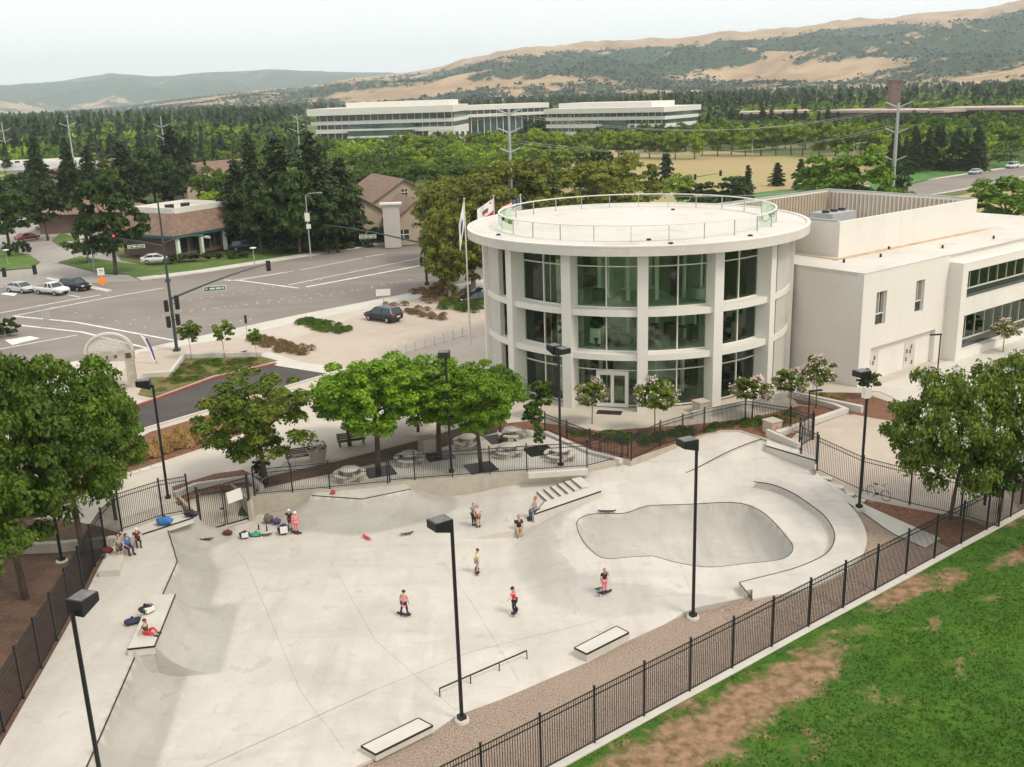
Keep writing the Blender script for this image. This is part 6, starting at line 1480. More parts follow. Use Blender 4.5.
# flags
def flagpole(px, py, topy, label, kind, h=None, pos=None):
    g = Vector((pos[0], pos[1], ZS)) if pos else at(px, py, ZS); h = h or hz(g.x, g.y, topy)-ZS; e = empty('flagpole', (g.x, g.y, ZS), label, 'flagpole', None, 0)
    b = MB(); b.tube((0, 0, 0), (0, 0, h), .1, .05, 8); b.build('pole', M['white'], e); b = MB(); b.ball((0, 0, h+.1), .12, 8); b.build('finial', M['grey_metal'], e)
    # cloth: waving to the left
    nx, nz = 16, 12; L_, Hh = 2.6, 1.45; droop = {'white': 2.6, 'bear': 1.15, 'stars': .9}[kind]; ln = {'white': .24, 'bear': .72, 'stars': .85}[kind]
    def P3(u, v): x = -L_*u*ln; return (x*.85-.06, x*.5+.18*math.sin(u*9+v*2)*u, h-.15-Hh*v*(1 if kind != 'white' else 1.5)-droop*u*(.8+.2*v))
    mats = {'white': ['flag_white', 'flag_navy'], 'bear': ['flag_white', 'flag_red', 'flag_brown'], 'stars': ['flag_red', 'flag_white', 'flag_navy']}[kind]
    N1, N2 = 26, 26; b = MB()
    for i in range(N1):
        for j in range(N2):
            u, v = (i+.5)/N1, (j+.5)/N2
            if kind == 'white': b.k = 1 if (u-.5)**2+(v-.55)**2 < .05 else 0
            elif kind == 'bear': b.k = 1 if v > .80 else (2 if ((u-.5)/.2)**2+((v-.46)/.12)**2 < 1 or (abs(u-.62) < .04 and .5 < v < .66) or (abs(u-.38) < .04 and .5 < v < .66) else (1 if (u-.16)**2+(v-.18)**2 < .005 else 0))
            else: b.k = (2 if not (i % 5 == 2 and j % 4 == 1) else 1) if (u < .42 and v < .54) else (0 if int(v*13) % 2 == 0 else 1)
            b.quad(P3(i/N1, j/N2), P3((i+1)/N1, j/N2), P3((i+1)/N1, (j+1)/N2), P3(i/N1, (j+1)/N2))
    b.build('flag', [M[q] for q in mats], e, smooth=True)
M['flag_white'] = mat('flag_white_cloth', (.75, .73, .70), .8, .03, 1); M['flag_red'] = mat('flag_red_cloth', (.55, .04, .05), .8, .05, 1); M['flag_navy'] = mat('flag_navy_cloth', (.03, .04, .14), .8, .05, 1); M['flag_brown'] = mat('flag_brown_cloth', (.16, .09, .05), .8, .05, 1)
flagpole(470.5, 345, 200, 'white flagpole with a drooping white and navy flag, tallest in view', 'white')
g1 = at(470.5, 345, ZS); g = Vector((-1.3, 99.5)); hh = hz(g.x, g.y, 199)-ZS; px_, _ = proj(g.x, g.y, 14)
for (pxx, tp, knd, lab) in ((493.5, 197, 'bear', 'flagpole with a white flag with red stripe and brown bear'), (520.5, 196, 'stars', 'flagpole with a red and white striped flag with navy corner')):
    yy = 100.5; x = -3
    for _ in range(30): x += (pxx-proj(x, yy, 15)[0])*yy/FPX
    flagpole(0, 0, 0, lab, knd, h=hz(x, yy, tp)-ZS, pos=(x, yy))
# arch monument
g = at(137, 386, ZS); g2 = at(92, 384+6, ZS); A_ = Vector((g2.x, g2.y)); B_ = Vector((g.x, g.y)); d_ = (B_-A_).normalized(); W_ = (B_-A_).length
MN = empty('arch_monument', (B_.x, B_.y, ZS), 'pale stone gateway arch with half round top beside the banner', 'monument', None, math.atan2(d_.y, d_.x)); hb = hz(B_.x, B_.y, 349)-ZS
M['stone'] = mat('pale_stone', (.40, .37, .30), .9, .2, 1.5, bump=.3, bscale=6)
b = MB(); b.box((-.3, 0, hb/2-.45), (.7, .7, hb-.9)); b.build('pier', M['stone'], MN); b = MB(); b.box((-W_+.3, 0, hb/2-.45), (.7, .7, hb-.9)); b.build('pier', M['stone'], MN)
b = MB(); b.box((-W_/2, 0, hb-.45), (W_+.3, .75, .9)); b.build('lintel', M['stone'], MN)
b = MB(); pr = []
R0 = W_/2+.15; Hq = R0*.80
for k in range(25): a = math.pi*k/24; pr.append((math.cos(a)*R0, math.sin(a)*Hq))
for k in range(24):
    (x0, z0), (x1, z1) = pr[k], pr[k+1]; q = .91
    v = [(-W_/2+x0, y, hb+z0) for y in (-.25, .25)]+[(-W_/2+x1, y, hb+z1) for y in (-.25, .25)]+[(-W_/2+x0*q, y, hb+z0*q) for y in (-.25, .25)]+[(-W_/2+x1*q, y, hb+z1*q) for y in (-.25, .25)]
    b.add(v, [(0, 1, 3, 2), (4, 6, 7, 5), (0, 2, 6, 4), (1, 5, 7, 3)])
b.build('arch_rim', M['conc_light'], MN)
b = MB(); nb_ = 26
for k in range(1, nb_):
    x_ = -R0*.88+2*R0*.88*k/nb_; zt_ = Hq*.88*math.sqrt(max(0, 1-(x_/(R0*.88))**2))
    if zt_ > .1: b.box((-W_/2+x_, 0, hb+zt_/2), (.045, .04, zt_))
for k in range(1, 12):
    z_ = Hq*.88*k/12; xw = R0*.88*math.sqrt(max(0, 1-(z_/(Hq*.88))**2)); b.box((-W_/2, .03, hb+z_), (2*xw, .04, .045))
b.build('arch_lattice', M['white'], MN)

for u_, sz_ in ((-.08, .45), (-.36, .22), (-.55, .2), (-.72, .28), (-.93, .45)): b = MB(); b.box((u_*W_, -.40, hb-.45), (sz_, .06, sz_)); b.build('medallion', M['wood'], MN)
# feather banner
g = at(157, 364, ZS); h = hz(g.x, g.y, 333)-ZS; e = empty('feather_banner', (g.x, g.y, ZS), 'white and purple feather banner leaning beside the arch', 'banner', None, math.atan2(g.y, g.x)-math.pi/2)
b = MB(); pts = [(0, 0, 0), (-.25, 0, h*.5), (-.6, 0, h*.85), (-1.0, 0, h)]; b.path(pts, .03, 5); b.build('pole', M['black'], e)
cl = [(-.0, .3), (-.25, .5), (-.6, .85), (-1.0, 1.0), (-1.25, .95)]; b = MB()
b.k = 0; b.add([(.0, -.04, h*.12), (-.25, -.04, h*.5), (-.6, -.04, h*.85), (-1.0, -.04, h*.99), (-1.12, -.04, h*.97), (-.86, -.04, h*.78), (-.55, -.04, h*.5), (-.3, -.04, h*.12)], [list(range(8))[::-1]])
b.k = 1; b.add([(-.05, -.05, h*.15), (-.25, -.05, h*.5), (-.6, -.05, h*.85), (-.75, -.05, h*.85), (-.42, -.05, h*.5), (-.2, -.05, h*.15)], [list(range(6))[::-1]]); b.build('cloth', [M['flag_white'], mat('banner_purple', (.10, .06, .28), .8, .05, 1)], e)
# ============================================================ cars
def car(name, px, py, rz, kind, paint, label, group=None, z=1.095, pos=None):
    g = Vector((*pos, z)) if pos else at(px, py, z); e = empty(name, (g.x, g.y, z), label, 'car' if kind != 'pickup' else 'pickup truck', group, R_(rz))
    Ls, Wd = {'sedan': (4.5, 1.78), 'suv': (4.7, 1.85), 'pickup': (5.3, 1.85)}[kind]; hw = Wd/2
    # stations along x (front +): x, half width, z_low, z_belt
    st = {'sedan': [(-2.25, .74, .34, .82), (-2.1, .84, .28, .95), (-1.2, .89, .26, .97), (0, .89, .26, .93), (1.1, .88, .26, .88), (1.9, .82, .28, .74), (2.22, .66, .36, .60)],
          'suv': [(-2.3, .80, .42, .95), (-2.2, .88, .34, 1.08), (-1.2, .92, .32, 1.08), (0, .92, .32, 1.05), (1.1, .92, .32, 1.02), (2.0, .86, .34, .92), (2.35, .72, .42, .70)],
          'pickup': [(-2.65, .88, .5, 1.0), (-2.6, .92, .42, 1.05), (-1.3, .92, .4, 1.05), (0, .92, .4, 1.05), (1.1, .92, .4, 1.05), (2.3, .88, .4, .98), (2.62, .8, .46, .76)]}[kind]
    b = MB(); ring = []
    for x, w, zl, zb in st: ring.append([(x, -w*.86, zl), (x, -w, zl+.2), (x, -w, zb-.12), (x, -w*.9, zb), (x, w*.9, zb), (x, w, zb-.12), (x, w, zl+.2), (x, w*.86, zl)])
    vs = [p for r_ in ring for p in r_]; n = 8; fs = []
    for i in range(len(ring)-1):
        for j in range(n): fs.append((i*n+j, i*n+(j+1) % n, (i+1)*n+(j+1) % n, (i+1)*n+j))
    fs += [list(range(n)), list(range((len(ring)-1)*n, len(ring)*n))[::-1]]; b.add(vs, fs); b.build('body', paint, e, smooth=True)
    cb = {'sedan': [(-1.75, .95), (-1.05, 1.38), (.35, 1.40), (1.15, .90)], 'suv': [(-2.15, 1.07), (-1.85, 1.62), (.45, 1.66), (1.2, 1.03)], 'pickup': [(-.55, 1.04), (-.35, 1.62), (.7, 1.62), (1.3, 1.04)]}[kind]
    b = MB(); (xa, za), (xb, zb), (xc, zc), (xd, zd) = cb; w0, w1 = hw*.92, hw*.74
    v = [(xa, -w0, za-.03), (xd, -w0, zd-.03), (xd, w0, zd-.03), (xa, w0, za-.03), (xb, -w1, zb-.06), (xc, -w1, zc-.06), (xc, w1, zc-.06), (xb, w1, zb-.06)]
    b.add(v, [(3, 2, 1, 0), (4, 5, 6, 7), (0, 1, 5, 4), (1, 2, 6, 5), (2, 3, 7, 6), (3, 0, 4, 7)]); b.build('windows', M['dark_glass'], e)
    b = MB(); b.add([(xb-.03, -w1*1.02, zb-.07), (xc+.03, -w1*1.02, zc-.07), (xc+.03, w1*1.02, zc-.07), (xb-.03, w1*1.02, zb-.07), (xb+.1, -w1*.9, zb), (xc-.1, -w1*.9, zc), (xc-.1, w1*.9, zc), (xb+.1, w1*.9, zb)], [(4, 5, 6, 7), (0, 1, 5, 4), (1, 2, 6, 5), (2, 3, 7, 6), (3, 0, 4, 7)])
    for s_ in (-1, 1):
        for (x0, z0, x1, z1) in ((xa, za, xb, zb), (xd, zd, xc, zc), ((xa+xd)/2, (za+zd)/2, (xb+xc)/2, zb)): b.bar((x0, s_*(w0+.005), z0), (x1, s_*(w1+.01), z1-.05), .06, .07)
    b.build('roof', paint, e)
    if kind == 'pickup': b = MB(); b.box((-1.6, 0, 1.0), (1.8, 1.5, .12)); b.build('bed', M['inner_dark'], e)
    for x in (Ls*.30, -Ls*.30):
        for s_ in (-1, 1):
            b = MB(); b.tube((x, s_*(hw-.20), .33), (x, s_*(hw+.02), .33), .33, .33, 16); t_ = b.build('wheel', M['black'], e); b = MB(); b.tube((x, s_*(hw-.02), .33), (x, s_*(hw+.03), .33), .2, .19, 12); b.build('rim', M['grey_metal'], t_)
    for s_ in (-1, 1):
        b = MB(); b.box((Ls/2-.14, s_*hw*.66, .66 if kind == 'sedan' else .80), (.16, .34, .15)); b.build('headlight', M['rail_glass'] if 0 else M['white'], e)
        b = MB(); b.box((-Ls/2+.06, s_*hw*.78, .82 if kind == 'sedan' else .95), (.1, .26, .2)); b.build('tail_light', M['red'], e)
    b = MB(); b.box((Ls/2-.05, 0, .5), (.1, 1.1, .14)); b.build('grille', M['black'], e); b = MB(); b.box((-Ls/2+.0, 0, .72), (.06, .5, .13)); b.build('number_plate', M['white'], e)
    return e
def paintm(n, c, r=.3): 
    m_ = mat(n, c, r, .03, 1, spec=.6); return m_
PW, PB, PS, PR = paintm('white_car_paint', (.70, .70, .70)), paintm('black_car_paint', (.015, .018, .03)), paintm('silver_car_paint', (.45, .46, .47)), paintm('dark_red_car_paint', (.20, .02, .02))
car('parked_car', 399, 320, 135, 'suv', PB, 'black estate car turning on the tan forecourt', z=ZS+.01) if 0 else None
car('car', 383.5, 320.5, 142, 'suv', PB, 'black estate car standing on the tan forecourt', z=ZS+.01)
car('car', 21.5, 292, -28, 'sedan', PS, 'white and silver saloon waiting, leftmost of the three cars at the junction'); car('pickup_truck', 52.5, 294, -28, 'pickup', PW, 'white pickup truck waiting between the saloon and the dark car'); car('car', 76, 290, -28, 'suv', PB, 'dark people carrier waiting, rightmost of the three cars at the junction')
car('car', 478, 303, 35, 'sedan', PB, 'dark car parked left of the round building', z=ZS+.01); car('car', 489, 297, 35, 'sedan', PS, 'silver car parked behind the dark one left of the round building', z=ZS+.01)
car('car', 156, 262.5, 20, 'sedan', PW, 'white car beside the restaurant entrance', z=ZS+.01); car('car', 280, 248, 15, 'sedan', PS, 'silver car parked under the thick conifers', z=ZS+.01); car('car', 245, 250, 15, 'suv', PB, 'dark car parked left of the silver one under the conifers', z=ZS+.01)
car('car', 975, 174, 218, 'sedan', PS, 'silver car driving on the right hand road'); car('car', 1012, 168, 218, 'suv', PW, 'white car farther up the right hand road')
car('car', 46, 229, 12, 'suv', PW, 'white car parked by the low pavilion', z=ZS+.01); car('car', 28, 240, 60, 'sedan', PR, 'dark red car in front of the pavilion', z=ZS+.01); car('car', 58, 224, 12, 'sedan', PW, 'white car right of the other one by the low pavilion', z=ZS+.01)
# ============================================================ props
def picnic(px, py, rz, label):
    g = at(px, py, ZS); e = empty('picnic_table', (g.x, g.y, ZS+.02), label, 'picnic table', 'round concrete picnic tables', R_(rz)); e.scale = (.8, .8, .95)
    b = MB(); b.lathe([(0, .78), (.72, .78), (.76, .75), (.76, .69), (.7, .66), (0, .66)], 28); b.build('tabletop', M['conc_light'], e, smooth=True)
    b = MB(); b.lathe([(.16, .66), (.2, .3), (.38, 0)], 14); b.build('pedestal', M['conc_wall'], e, smooth=True)
    for k in range(4):
        a0 = R_(90*k+12); a1 = R_(90*k+78); s_ = MB(); am = (a0+a1)/2; n = 8
        for i in range(n):
            t0 = a0+(a1-a0)*i/n; t1 = a0+(a1-a0)*(i+1)/n; v = []
            for z in (.40, .48):
                for r_, t in ((.98, t0), (1.36, t0), (1.36, t1), (.98, t1)): v.append((r_*math.cos(t), r_*math.sin(t), z))
            s_.add(v, [(3, 2, 1, 0), (4, 5, 6, 7), (1, 2, 6, 5), (3, 0, 4, 7), (0, 1, 5, 4), (2, 3, 7, 6)])
        st = s_.build('seat', M['conc_light'], e)
        b = MB(); b.box((1.15*math.cos(am), 1.15*math.sin(am), .2), (.3, .5, .4), am); b.build('seat_support', M['conc_wall'], st)
for px, py, rz, lb in ((350, 479, 10, 'round concrete picnic table at the left end of the terrace'), (410, 463, 30, 'round concrete picnic table second from the left on the terrace'), (468, 446, 5, 'round concrete picnic table at the back beside the tree trunk'),
                       (508, 455, 20, 'round concrete picnic table in the middle of the terrace'), (512, 438, 40, 'round concrete picnic table farthest back on the terrace'), (560, 459, 15, 'round concrete picnic table beside the double headed lamp post')): picnic(px, py, rz, lb)
for px, py, lb in ((380, 472, 'leftmost'), (439, 456, 'second'), (481, 468, 'front middle'), (500, 439, 'rearmost'), (539, 451, 'rightmost')):
    g = at(px, py, ZS); b = MB(); b.box((g.x, g.y, ZS+.03), (1.9, 1.9, .03), .35); o = b.build('tree_grate', M['soil'] if 0 else M['steel']); tag(o, lb+' dark square tree grate of the picnic terrace', 'tree grate')
T('green_sapling', 539, 451, 424, 14, 'thin young tree in the rightmost tree grate', None)
def planter(px, py, lb, kind='round', leaf=None, s_=1.0):
    g = at(px, py, ZS); e = empty('planter', (g.x, g.y, ZS), lb, 'planter', None, .5); b = MB()
    if kind == 'round': b.lathe([(0, 0), (.38*s_, 0), (.55*s_, .75*s_), (.6*s_, .8*s_), (.5*s_, .8*s_), (.48*s_, .68*s_), (0, .68*s_)], 18)
    else: b.box((0, 0, .42*s_), (.95*s_, .95*s_, .85*s_)); b.box((0, 0, .88*s_), (1.05*s_, 1.05*s_, .08))
    b.build('pot', M['paving'] if kind != 'dark' else M['inner_dark'], e)
    if leaf: me = leaf_mesh('foliage', usphere(260)*.55*s_*[1, 1, .6]+[0, 0, .95*s_], usphere(260), .07, .5, LM[leaf]); o = bpy.data.objects.new('foliage', me); COL.objects.link(o); o.parent = e
planter(772, 432, 'square tan planter box at the top of the park ramp', 'square'); planter(701, 412, 'round tan planter with soil on the walk beside the building', 'square')
planter(318, 462, 'dark pot with green plant between two timber benches', 'round', 'hedge', 1.2); planter(428, 451, 'tan planter behind the picnic tables', 'square', None, 1.1)
def bench(px, py, rz, lb):
    g = at(px, py, ZS); e = empty('bench', (g.x, g.y, ZS), lb, 'bench', None, R_(rz)); b = MB()
    for k in range(4): b.box((0, -.18+.13*k, .45), (2.0, .11, .04))
    b.build('seat', M['wood'], e); b = MB()
    for k in range(4): b.box((0, .26+.02*k, .56+.11*k), (2.0, .03, .09))
    b.build('backrest', M['wood'], e)
    for x in (-.85, .85): b = MB(); b.bar((x, -.2, 0), (x, -.2, .43), .06, .06); b.bar((x, .24, 0), (x, .33, .95), .06, .06); b.bar((x, -.2, .42), (x, .25, .42), .06, .05); b.build('leg', M['black'], e)
bench(301, 462, 18, 'dark timber bench on the path left of the potted plant'); bench(352, 446, 20, 'dark timber bench on the path right of the potted plant')
g = at(777, 436, ZS); e = empty('traffic_cone', (g.x, g.y, ZS), 'orange traffic cone beside the square planter box', 'traffic cone'); b = MB(); b.box((0, 0, .03), (.42, .42, .05)); b.build('base', M['cone'], e); b = MB(); b.lathe([(.16, .05), (.12, .35)], 14); b.lathe([(.085, .52), (.035, .82), (0, .83)], 14); b.build('cone', M['cone'], e); b = MB(); b.lathe([(.121, .35), (.086, .52)], 14); b.build('band', M['white'], e)
# handrail behind gate
a, c = at(262, 488, ZS), at(296, 470, ZS); e = empty('handrail', (a.x, a.y, ZS), 'pale metal handrail rising behind the terrace fence', 'handrail'); b = MB(); b.tube((a.x, a.y, ZS+.5), (c.x, c.y, ZS+1.0), .03, .03); b.tube((c.x, c.y, ZS+1.0), (c.x+.6, c.y+.1, ZS+1.0), .03, .03); b.build('rail', M['grey_metal'], e, world=True)
for q in (a, c): b = MB(); b.tube((q.x, q.y, ZS), (q.x, q.y, ZS+(.5 if q is a else 1.0)), .025, .025); b.build('post', M['grey_metal'], e, world=True)
# stepping slabs
for i, (px, py) in enumerate(((827,474),(838,479),(849,483),(860,487))):
    g = at(px, py, .95); z = H(g.x, g.y); b = MB(); b.box((g.x, g.y, z+.07), (.75, .5, .06), -.6); o = b.build('stepping_stone', M['conc_light']); tag(o, 'pale stepping slab in the mulch below the right fence', 'paving slab', 'stepping slabs below the right fence')
for i, (px, py) in enumerate(((134,473),(145,470),(158,466.5))):
    g = at(px, py, ZS); b = MB(); b.box((g.x, g.y, ZS+.05), (.8, .5, .06), .5); o = b.build('stepping_stone', M['conc_light']); tag(o, 'pale stepping slab at the foot of the grass clump bed', 'paving slab', 'stepping slabs by the grass clumps')
# bicycle
g = at(881, 489, .8); z = H(g.x, g.y)+.03; g2 = at(905, 497, .8); e = empty('bicycle', (g.x, g.y+.35, z), 'bicycle leaning on the outside of the right picket fence', 'bicycle', None, math.atan2(g2.y-g.y, g2.x-g.x))
for x in (-.52, .52):
    b = MB(); pts = [(x+.33*math.cos(t), 0, .34+.33*math.sin(t)) for t in np.linspace(0, 2*math.pi, 21)]; b.path(pts, .02, 6); w_ = b.build('wheel', M['black'], e)
    b = MB(); [b.tube((x, 0, .34), (x+.31*math.cos(t), 0, .34+.31*math.sin(t)), .004, .004, 3) for t in np.linspace(0, 2*math.pi, 12, endpoint=False)]; b.build('spokes', M['grey_metal'], w_)
b = MB(); J = {'r': (-.52, 0, .34), 'b': (-.08, 0, .3), 's': (-.22, 0, .8), 'h': (.36, 0, .85), 'f': (.52, 0, .34)}
for u, v in (('r', 'b'), ('b', 's'), ('s', 'h'), ('h', 'b'), ('r', 's'), ('h', 'f')): b.tube(J[u], J[v], .018, .018, 6)
b.build('frame', M['white'], e); b = MB(); b.bar((-.34, 0, .9), (-.1, 0, .9), .12, .05); b.tube((-.22, 0, .8), (-.22, 0, .9), .015); b.build('saddle', M['black'], e)
b = MB(); b.tube((.36, 0, .85), (.34, 0, 1.0), .015); b.tube((.34, -.25, 1.0), (.34, .25, 1.0), .015); b.build('handlebar', M['black'], e); b = MB(); b.tube((-.08, -.08, .3), (-.08, .08, .3), .09, .09, 10); b.build('crank', M['steel'], e)
# skateboards, bags
def sboard(px, py, rz, lb, mt='wood', z=None, flip=False, tilt=0, wheels='white', L_=.8):
    g = at(px, py, 0); 
    for _ in range(6): g = at(px, py, park_h(g.x, g.y))
    e = empty('skateboard', (g.x, g.y, g.z), lb, 'skateboard', None, R_(rz)); e.rotation_euler.y = R_(tilt); b = MB(); n = 10; v = []; fs = []
    for i in range(n+1):
        x = -L_/2+L_*i/n; t = abs(2*i/n-1); w_ = .1*(1-max(0, t-.75)**2*7); zz = .10+max(0, t-.72)*.22
        v += [(x, -w_, zz), (x, w_, zz), (x, w_, zz+.018), (x, -w_, zz+.018)]
    for i in range(n):
        for j in range(4): fs.append((4*i+j, 4*i+(j+1) % 4, 4*i+4+(j+1) % 4, 4*i+4+j))
    fs += [(3, 2, 1, 0), (4*n, 4*n+1, 4*n+2, 4*n+3)]; b.add(v, fs); b.build('deck', M[mt], e)
    for x in (-.25, .25):
        b = MB(); b.box((x, 0, .075), (.06, .1, .05)); b.build('truck', M['grey_metal'], e)
        for y in (-.09, .09): b = MB(); b.tube((x, y-.018, .035), (x, y+.018, .035), .035, .035, 10); b.build('wheel', M[wheels], e)
    return e
M['blue'] = mat('blue_cloth', (.04, .16, .42), .8, .1, 5); M['navy'] = mat('navy_cloth', (.025, .03, .08), .8, .1, 5); M['green_cl'] = mat('green_plastic', (.03, .30, .16), .6, .1, 5); M['purple'] = mat('purple_cloth', (.10, .05, .15), .8, .1, 5); M['dred'] = mat('dark_red_cloth', (.14, .02, .025), .8, .1, 5); M['olive_cl'] = mat('olive_dark_cloth', (.05, .05, .035), .8, .1, 5)
sboard(367, 539, -50, 'skateboard with red and white deck lying on the flat', 'red'); sboard(407, 535, 20, 'dark skateboard lying on the flat above the lamp head', 'wood'); sboard(207, 540.5, 5, 'grey skateboard left below the gate', 'steel'); sboard(266, 536, 10, 'dark skateboard in the row of bags before the gate', 'wood')
sboard(607, 512.6, -5, 'long black board lying at the upper left rim of the bowl', 'black', L_=1.1); 
def bag(px, py, mt, lb, w=.5, h=.42, d=.34, z=None, rz=0, name='backpack', cat='bag', white=False):
    g = at(px, py, z or 0)
    if z is None:
        for _ in range(6): g = at(px, py, park_h(g.x, g.y))
    e = empty(name, (g.x, g.y, g.z), lb, cat, None, R_(rz)); bm = bmesh.new(); bmesh.ops.create_icosphere(bm, subdivisions=3, radius=.5)
    for v in bm.verts:
        k = 1+.18*noise.noise(v.co*3+Vector((px, py, 0))); v.co = Vector((math.copysign(abs(v.co.x*2)**.8*.5, v.co.x)*w*k, math.copysign(abs(v.co.y*2)**.8*.5, v.co.y)*d*k, max(0, (v.co.z+.5))**.8*h*k))
    me = bpy.data.meshes.new('sack'); bm.to_mesh(me); bm.free(); me.materials.append(M[mt]); me.polygons.foreach_set('use_smooth', [True]*len(me.polygons)); o = bpy.data.objects.new('sack', me); COL.objects.link(o); o.parent = e
    b = MB(); b.bar((-.06, d*.35, h*.95), (.06, d*.35, h*.95), .03, .08); b.bar((-w*.3, -d*.45, h*.2), (-w*.25, -d*.35, h*.85), .05, .02); b.bar((w*.3, -d*.45, h*.2), (w*.25, -d*.35, h*.85), .05, .02); b.build('strap', M['black'], e)
    if white: b = MB(); b.box((.05, -d*.3, h*.6), (w*.6, d*.6, h*.6), .3); b.build('towel', M['white'], e)
    return e
bag(228, 535, 'dred', 'dark red bag nearest the right gate leaf', .6, .3); bag(245, 538, 'navy', 'navy bag with a white towel in front of the gate', .65, .42, .4, white=True); bag(255.5, 536, 'green_cl', 'flat green bag between the navy bag and the skateboard', .65, .22, .45)
bag(284, 534, 'navy', 'large rounded navy backpack left of the standing children', .72, .6, .5, white=True); bag(277, 524.5, 'purple', 'purple bag behind the large navy backpack', .5, .4); bag(269, 523.5, 'inner_dark', 'grey backpack against the retaining wall', .6, .6, .35, rz=20); bag(228-3, 0, 'navy', '', 1) if 0 else None
bag(192, 516.5, 'black', 'black bag on the top corner of the bank by the gate', .9, .35, .4, z=1.62); bag(165, 525, 'blue', 'bright blue bag on the curved ledge under the fence', 1.0, .5, .5, z=1.6, white=False); bag(133, 624, 'navy', 'dark blue backpack on the deck beside the seated child', .75, .3, .45, rz=25)
bag(108, 553, 'dred', 'red bag on the seat block by the left fence', .6, .3, .4, z=1.65); bag(421, 526-3, 'inner_dark', '', .2) if 0 else None; bag(336-3, 494, 'red', 'small red cap on the triangular platform by the terrace wall', .35, .2, .3, name='cap', cat='cap'); bag(456+1, 527-3, 'white', '', .2) if 0 else None; bag(622, 515, 'yellow_cl', '', .2) if 0 else None
for px, py, mt, lb in ((259, 530, 'navy', 'dark bottle standing left of its twin behind the green bag'), (267, 531, 'navy', 'dark bottle standing right of its twin before the wall'), (509, 521, 'white', 'white bottle on the plateau left of the seated person')):
    g = at(px, py, 0); 
    for _ in range(5): g = at(px, py, park_h(g.x, g.y))
    b = MB(); b.lathe([(0, 0), (.045, 0), (.045, .3), (.02, .36), (.02, .42), (0, .42)], 10, (g.x, g.y, g.z)); o = b.build('bottle', M[mt]); tag(o, lb, 'bottle')

# ============================================================ people
for n_, c_ in (('skin_t', (.50, .30, .20)), ('pinkc', (.72, .22, .26)), ('yellowc', (.72, .66, .22)), ('khaki', (.42, .33, .20)), ('jeans', (.06, .09, .16)), ('palec', (.62, .50, .45)), ('greyc', (.30, .30, .32)), ('brownc', (.18, .09, .06)), ('tealc', (.10, .22, .30)), ('hair', (.05, .03, .02)), ('hair_red', (.30, .12, .05)), ('shoe', (.04, .035, .035)), ('blackc', (.02, .02, .022)), ('mouth', (.25, .06, .05))):
    M[n_] = mat('cloth_'+n_, c_, .8, .08, 6)
def skin(name, J, Eg, mt, parent, sub=1):
    names = list({k for e_ in Eg for k in e_}); names.sort(key=lambda k: 0 if k == 'pel' else 1); ix = {k: i for i, k in enumerate(names)}
    me = bpy.data.meshes.new(name); me.from_pydata([J[k][0] for k in names], [(ix[a], ix[b_]) for a, b_ in Eg], []); o = bpy.data.objects.new(name, me); COL.objects.link(o)
    md = o.modifiers.new('s', 'SKIN'); md.use_smooth_shade = True
    for i, k in enumerate(names): me.skin_vertices[0].data[i].radius = (J[k][1][0], J[k][1][1]) if isinstance(J[k][1], tuple) else (J[k][1], J[k][1]); me.skin_vertices[0].data[i].use_root = (i == 0)
    ss = o.modifiers.new('u', 'SUBSURF'); ss.levels = sub; ss.render_levels = sub; bpy.context.view_layer.update()
    m2 = bpy.data.meshes.new_from_object(o.evaluated_get(bpy.context.evaluated_depsgraph_get())); bpy.data.objects.remove(o); m2.name = name; m2.materials.clear(); m2.materials.append(M[mt])
    return m2
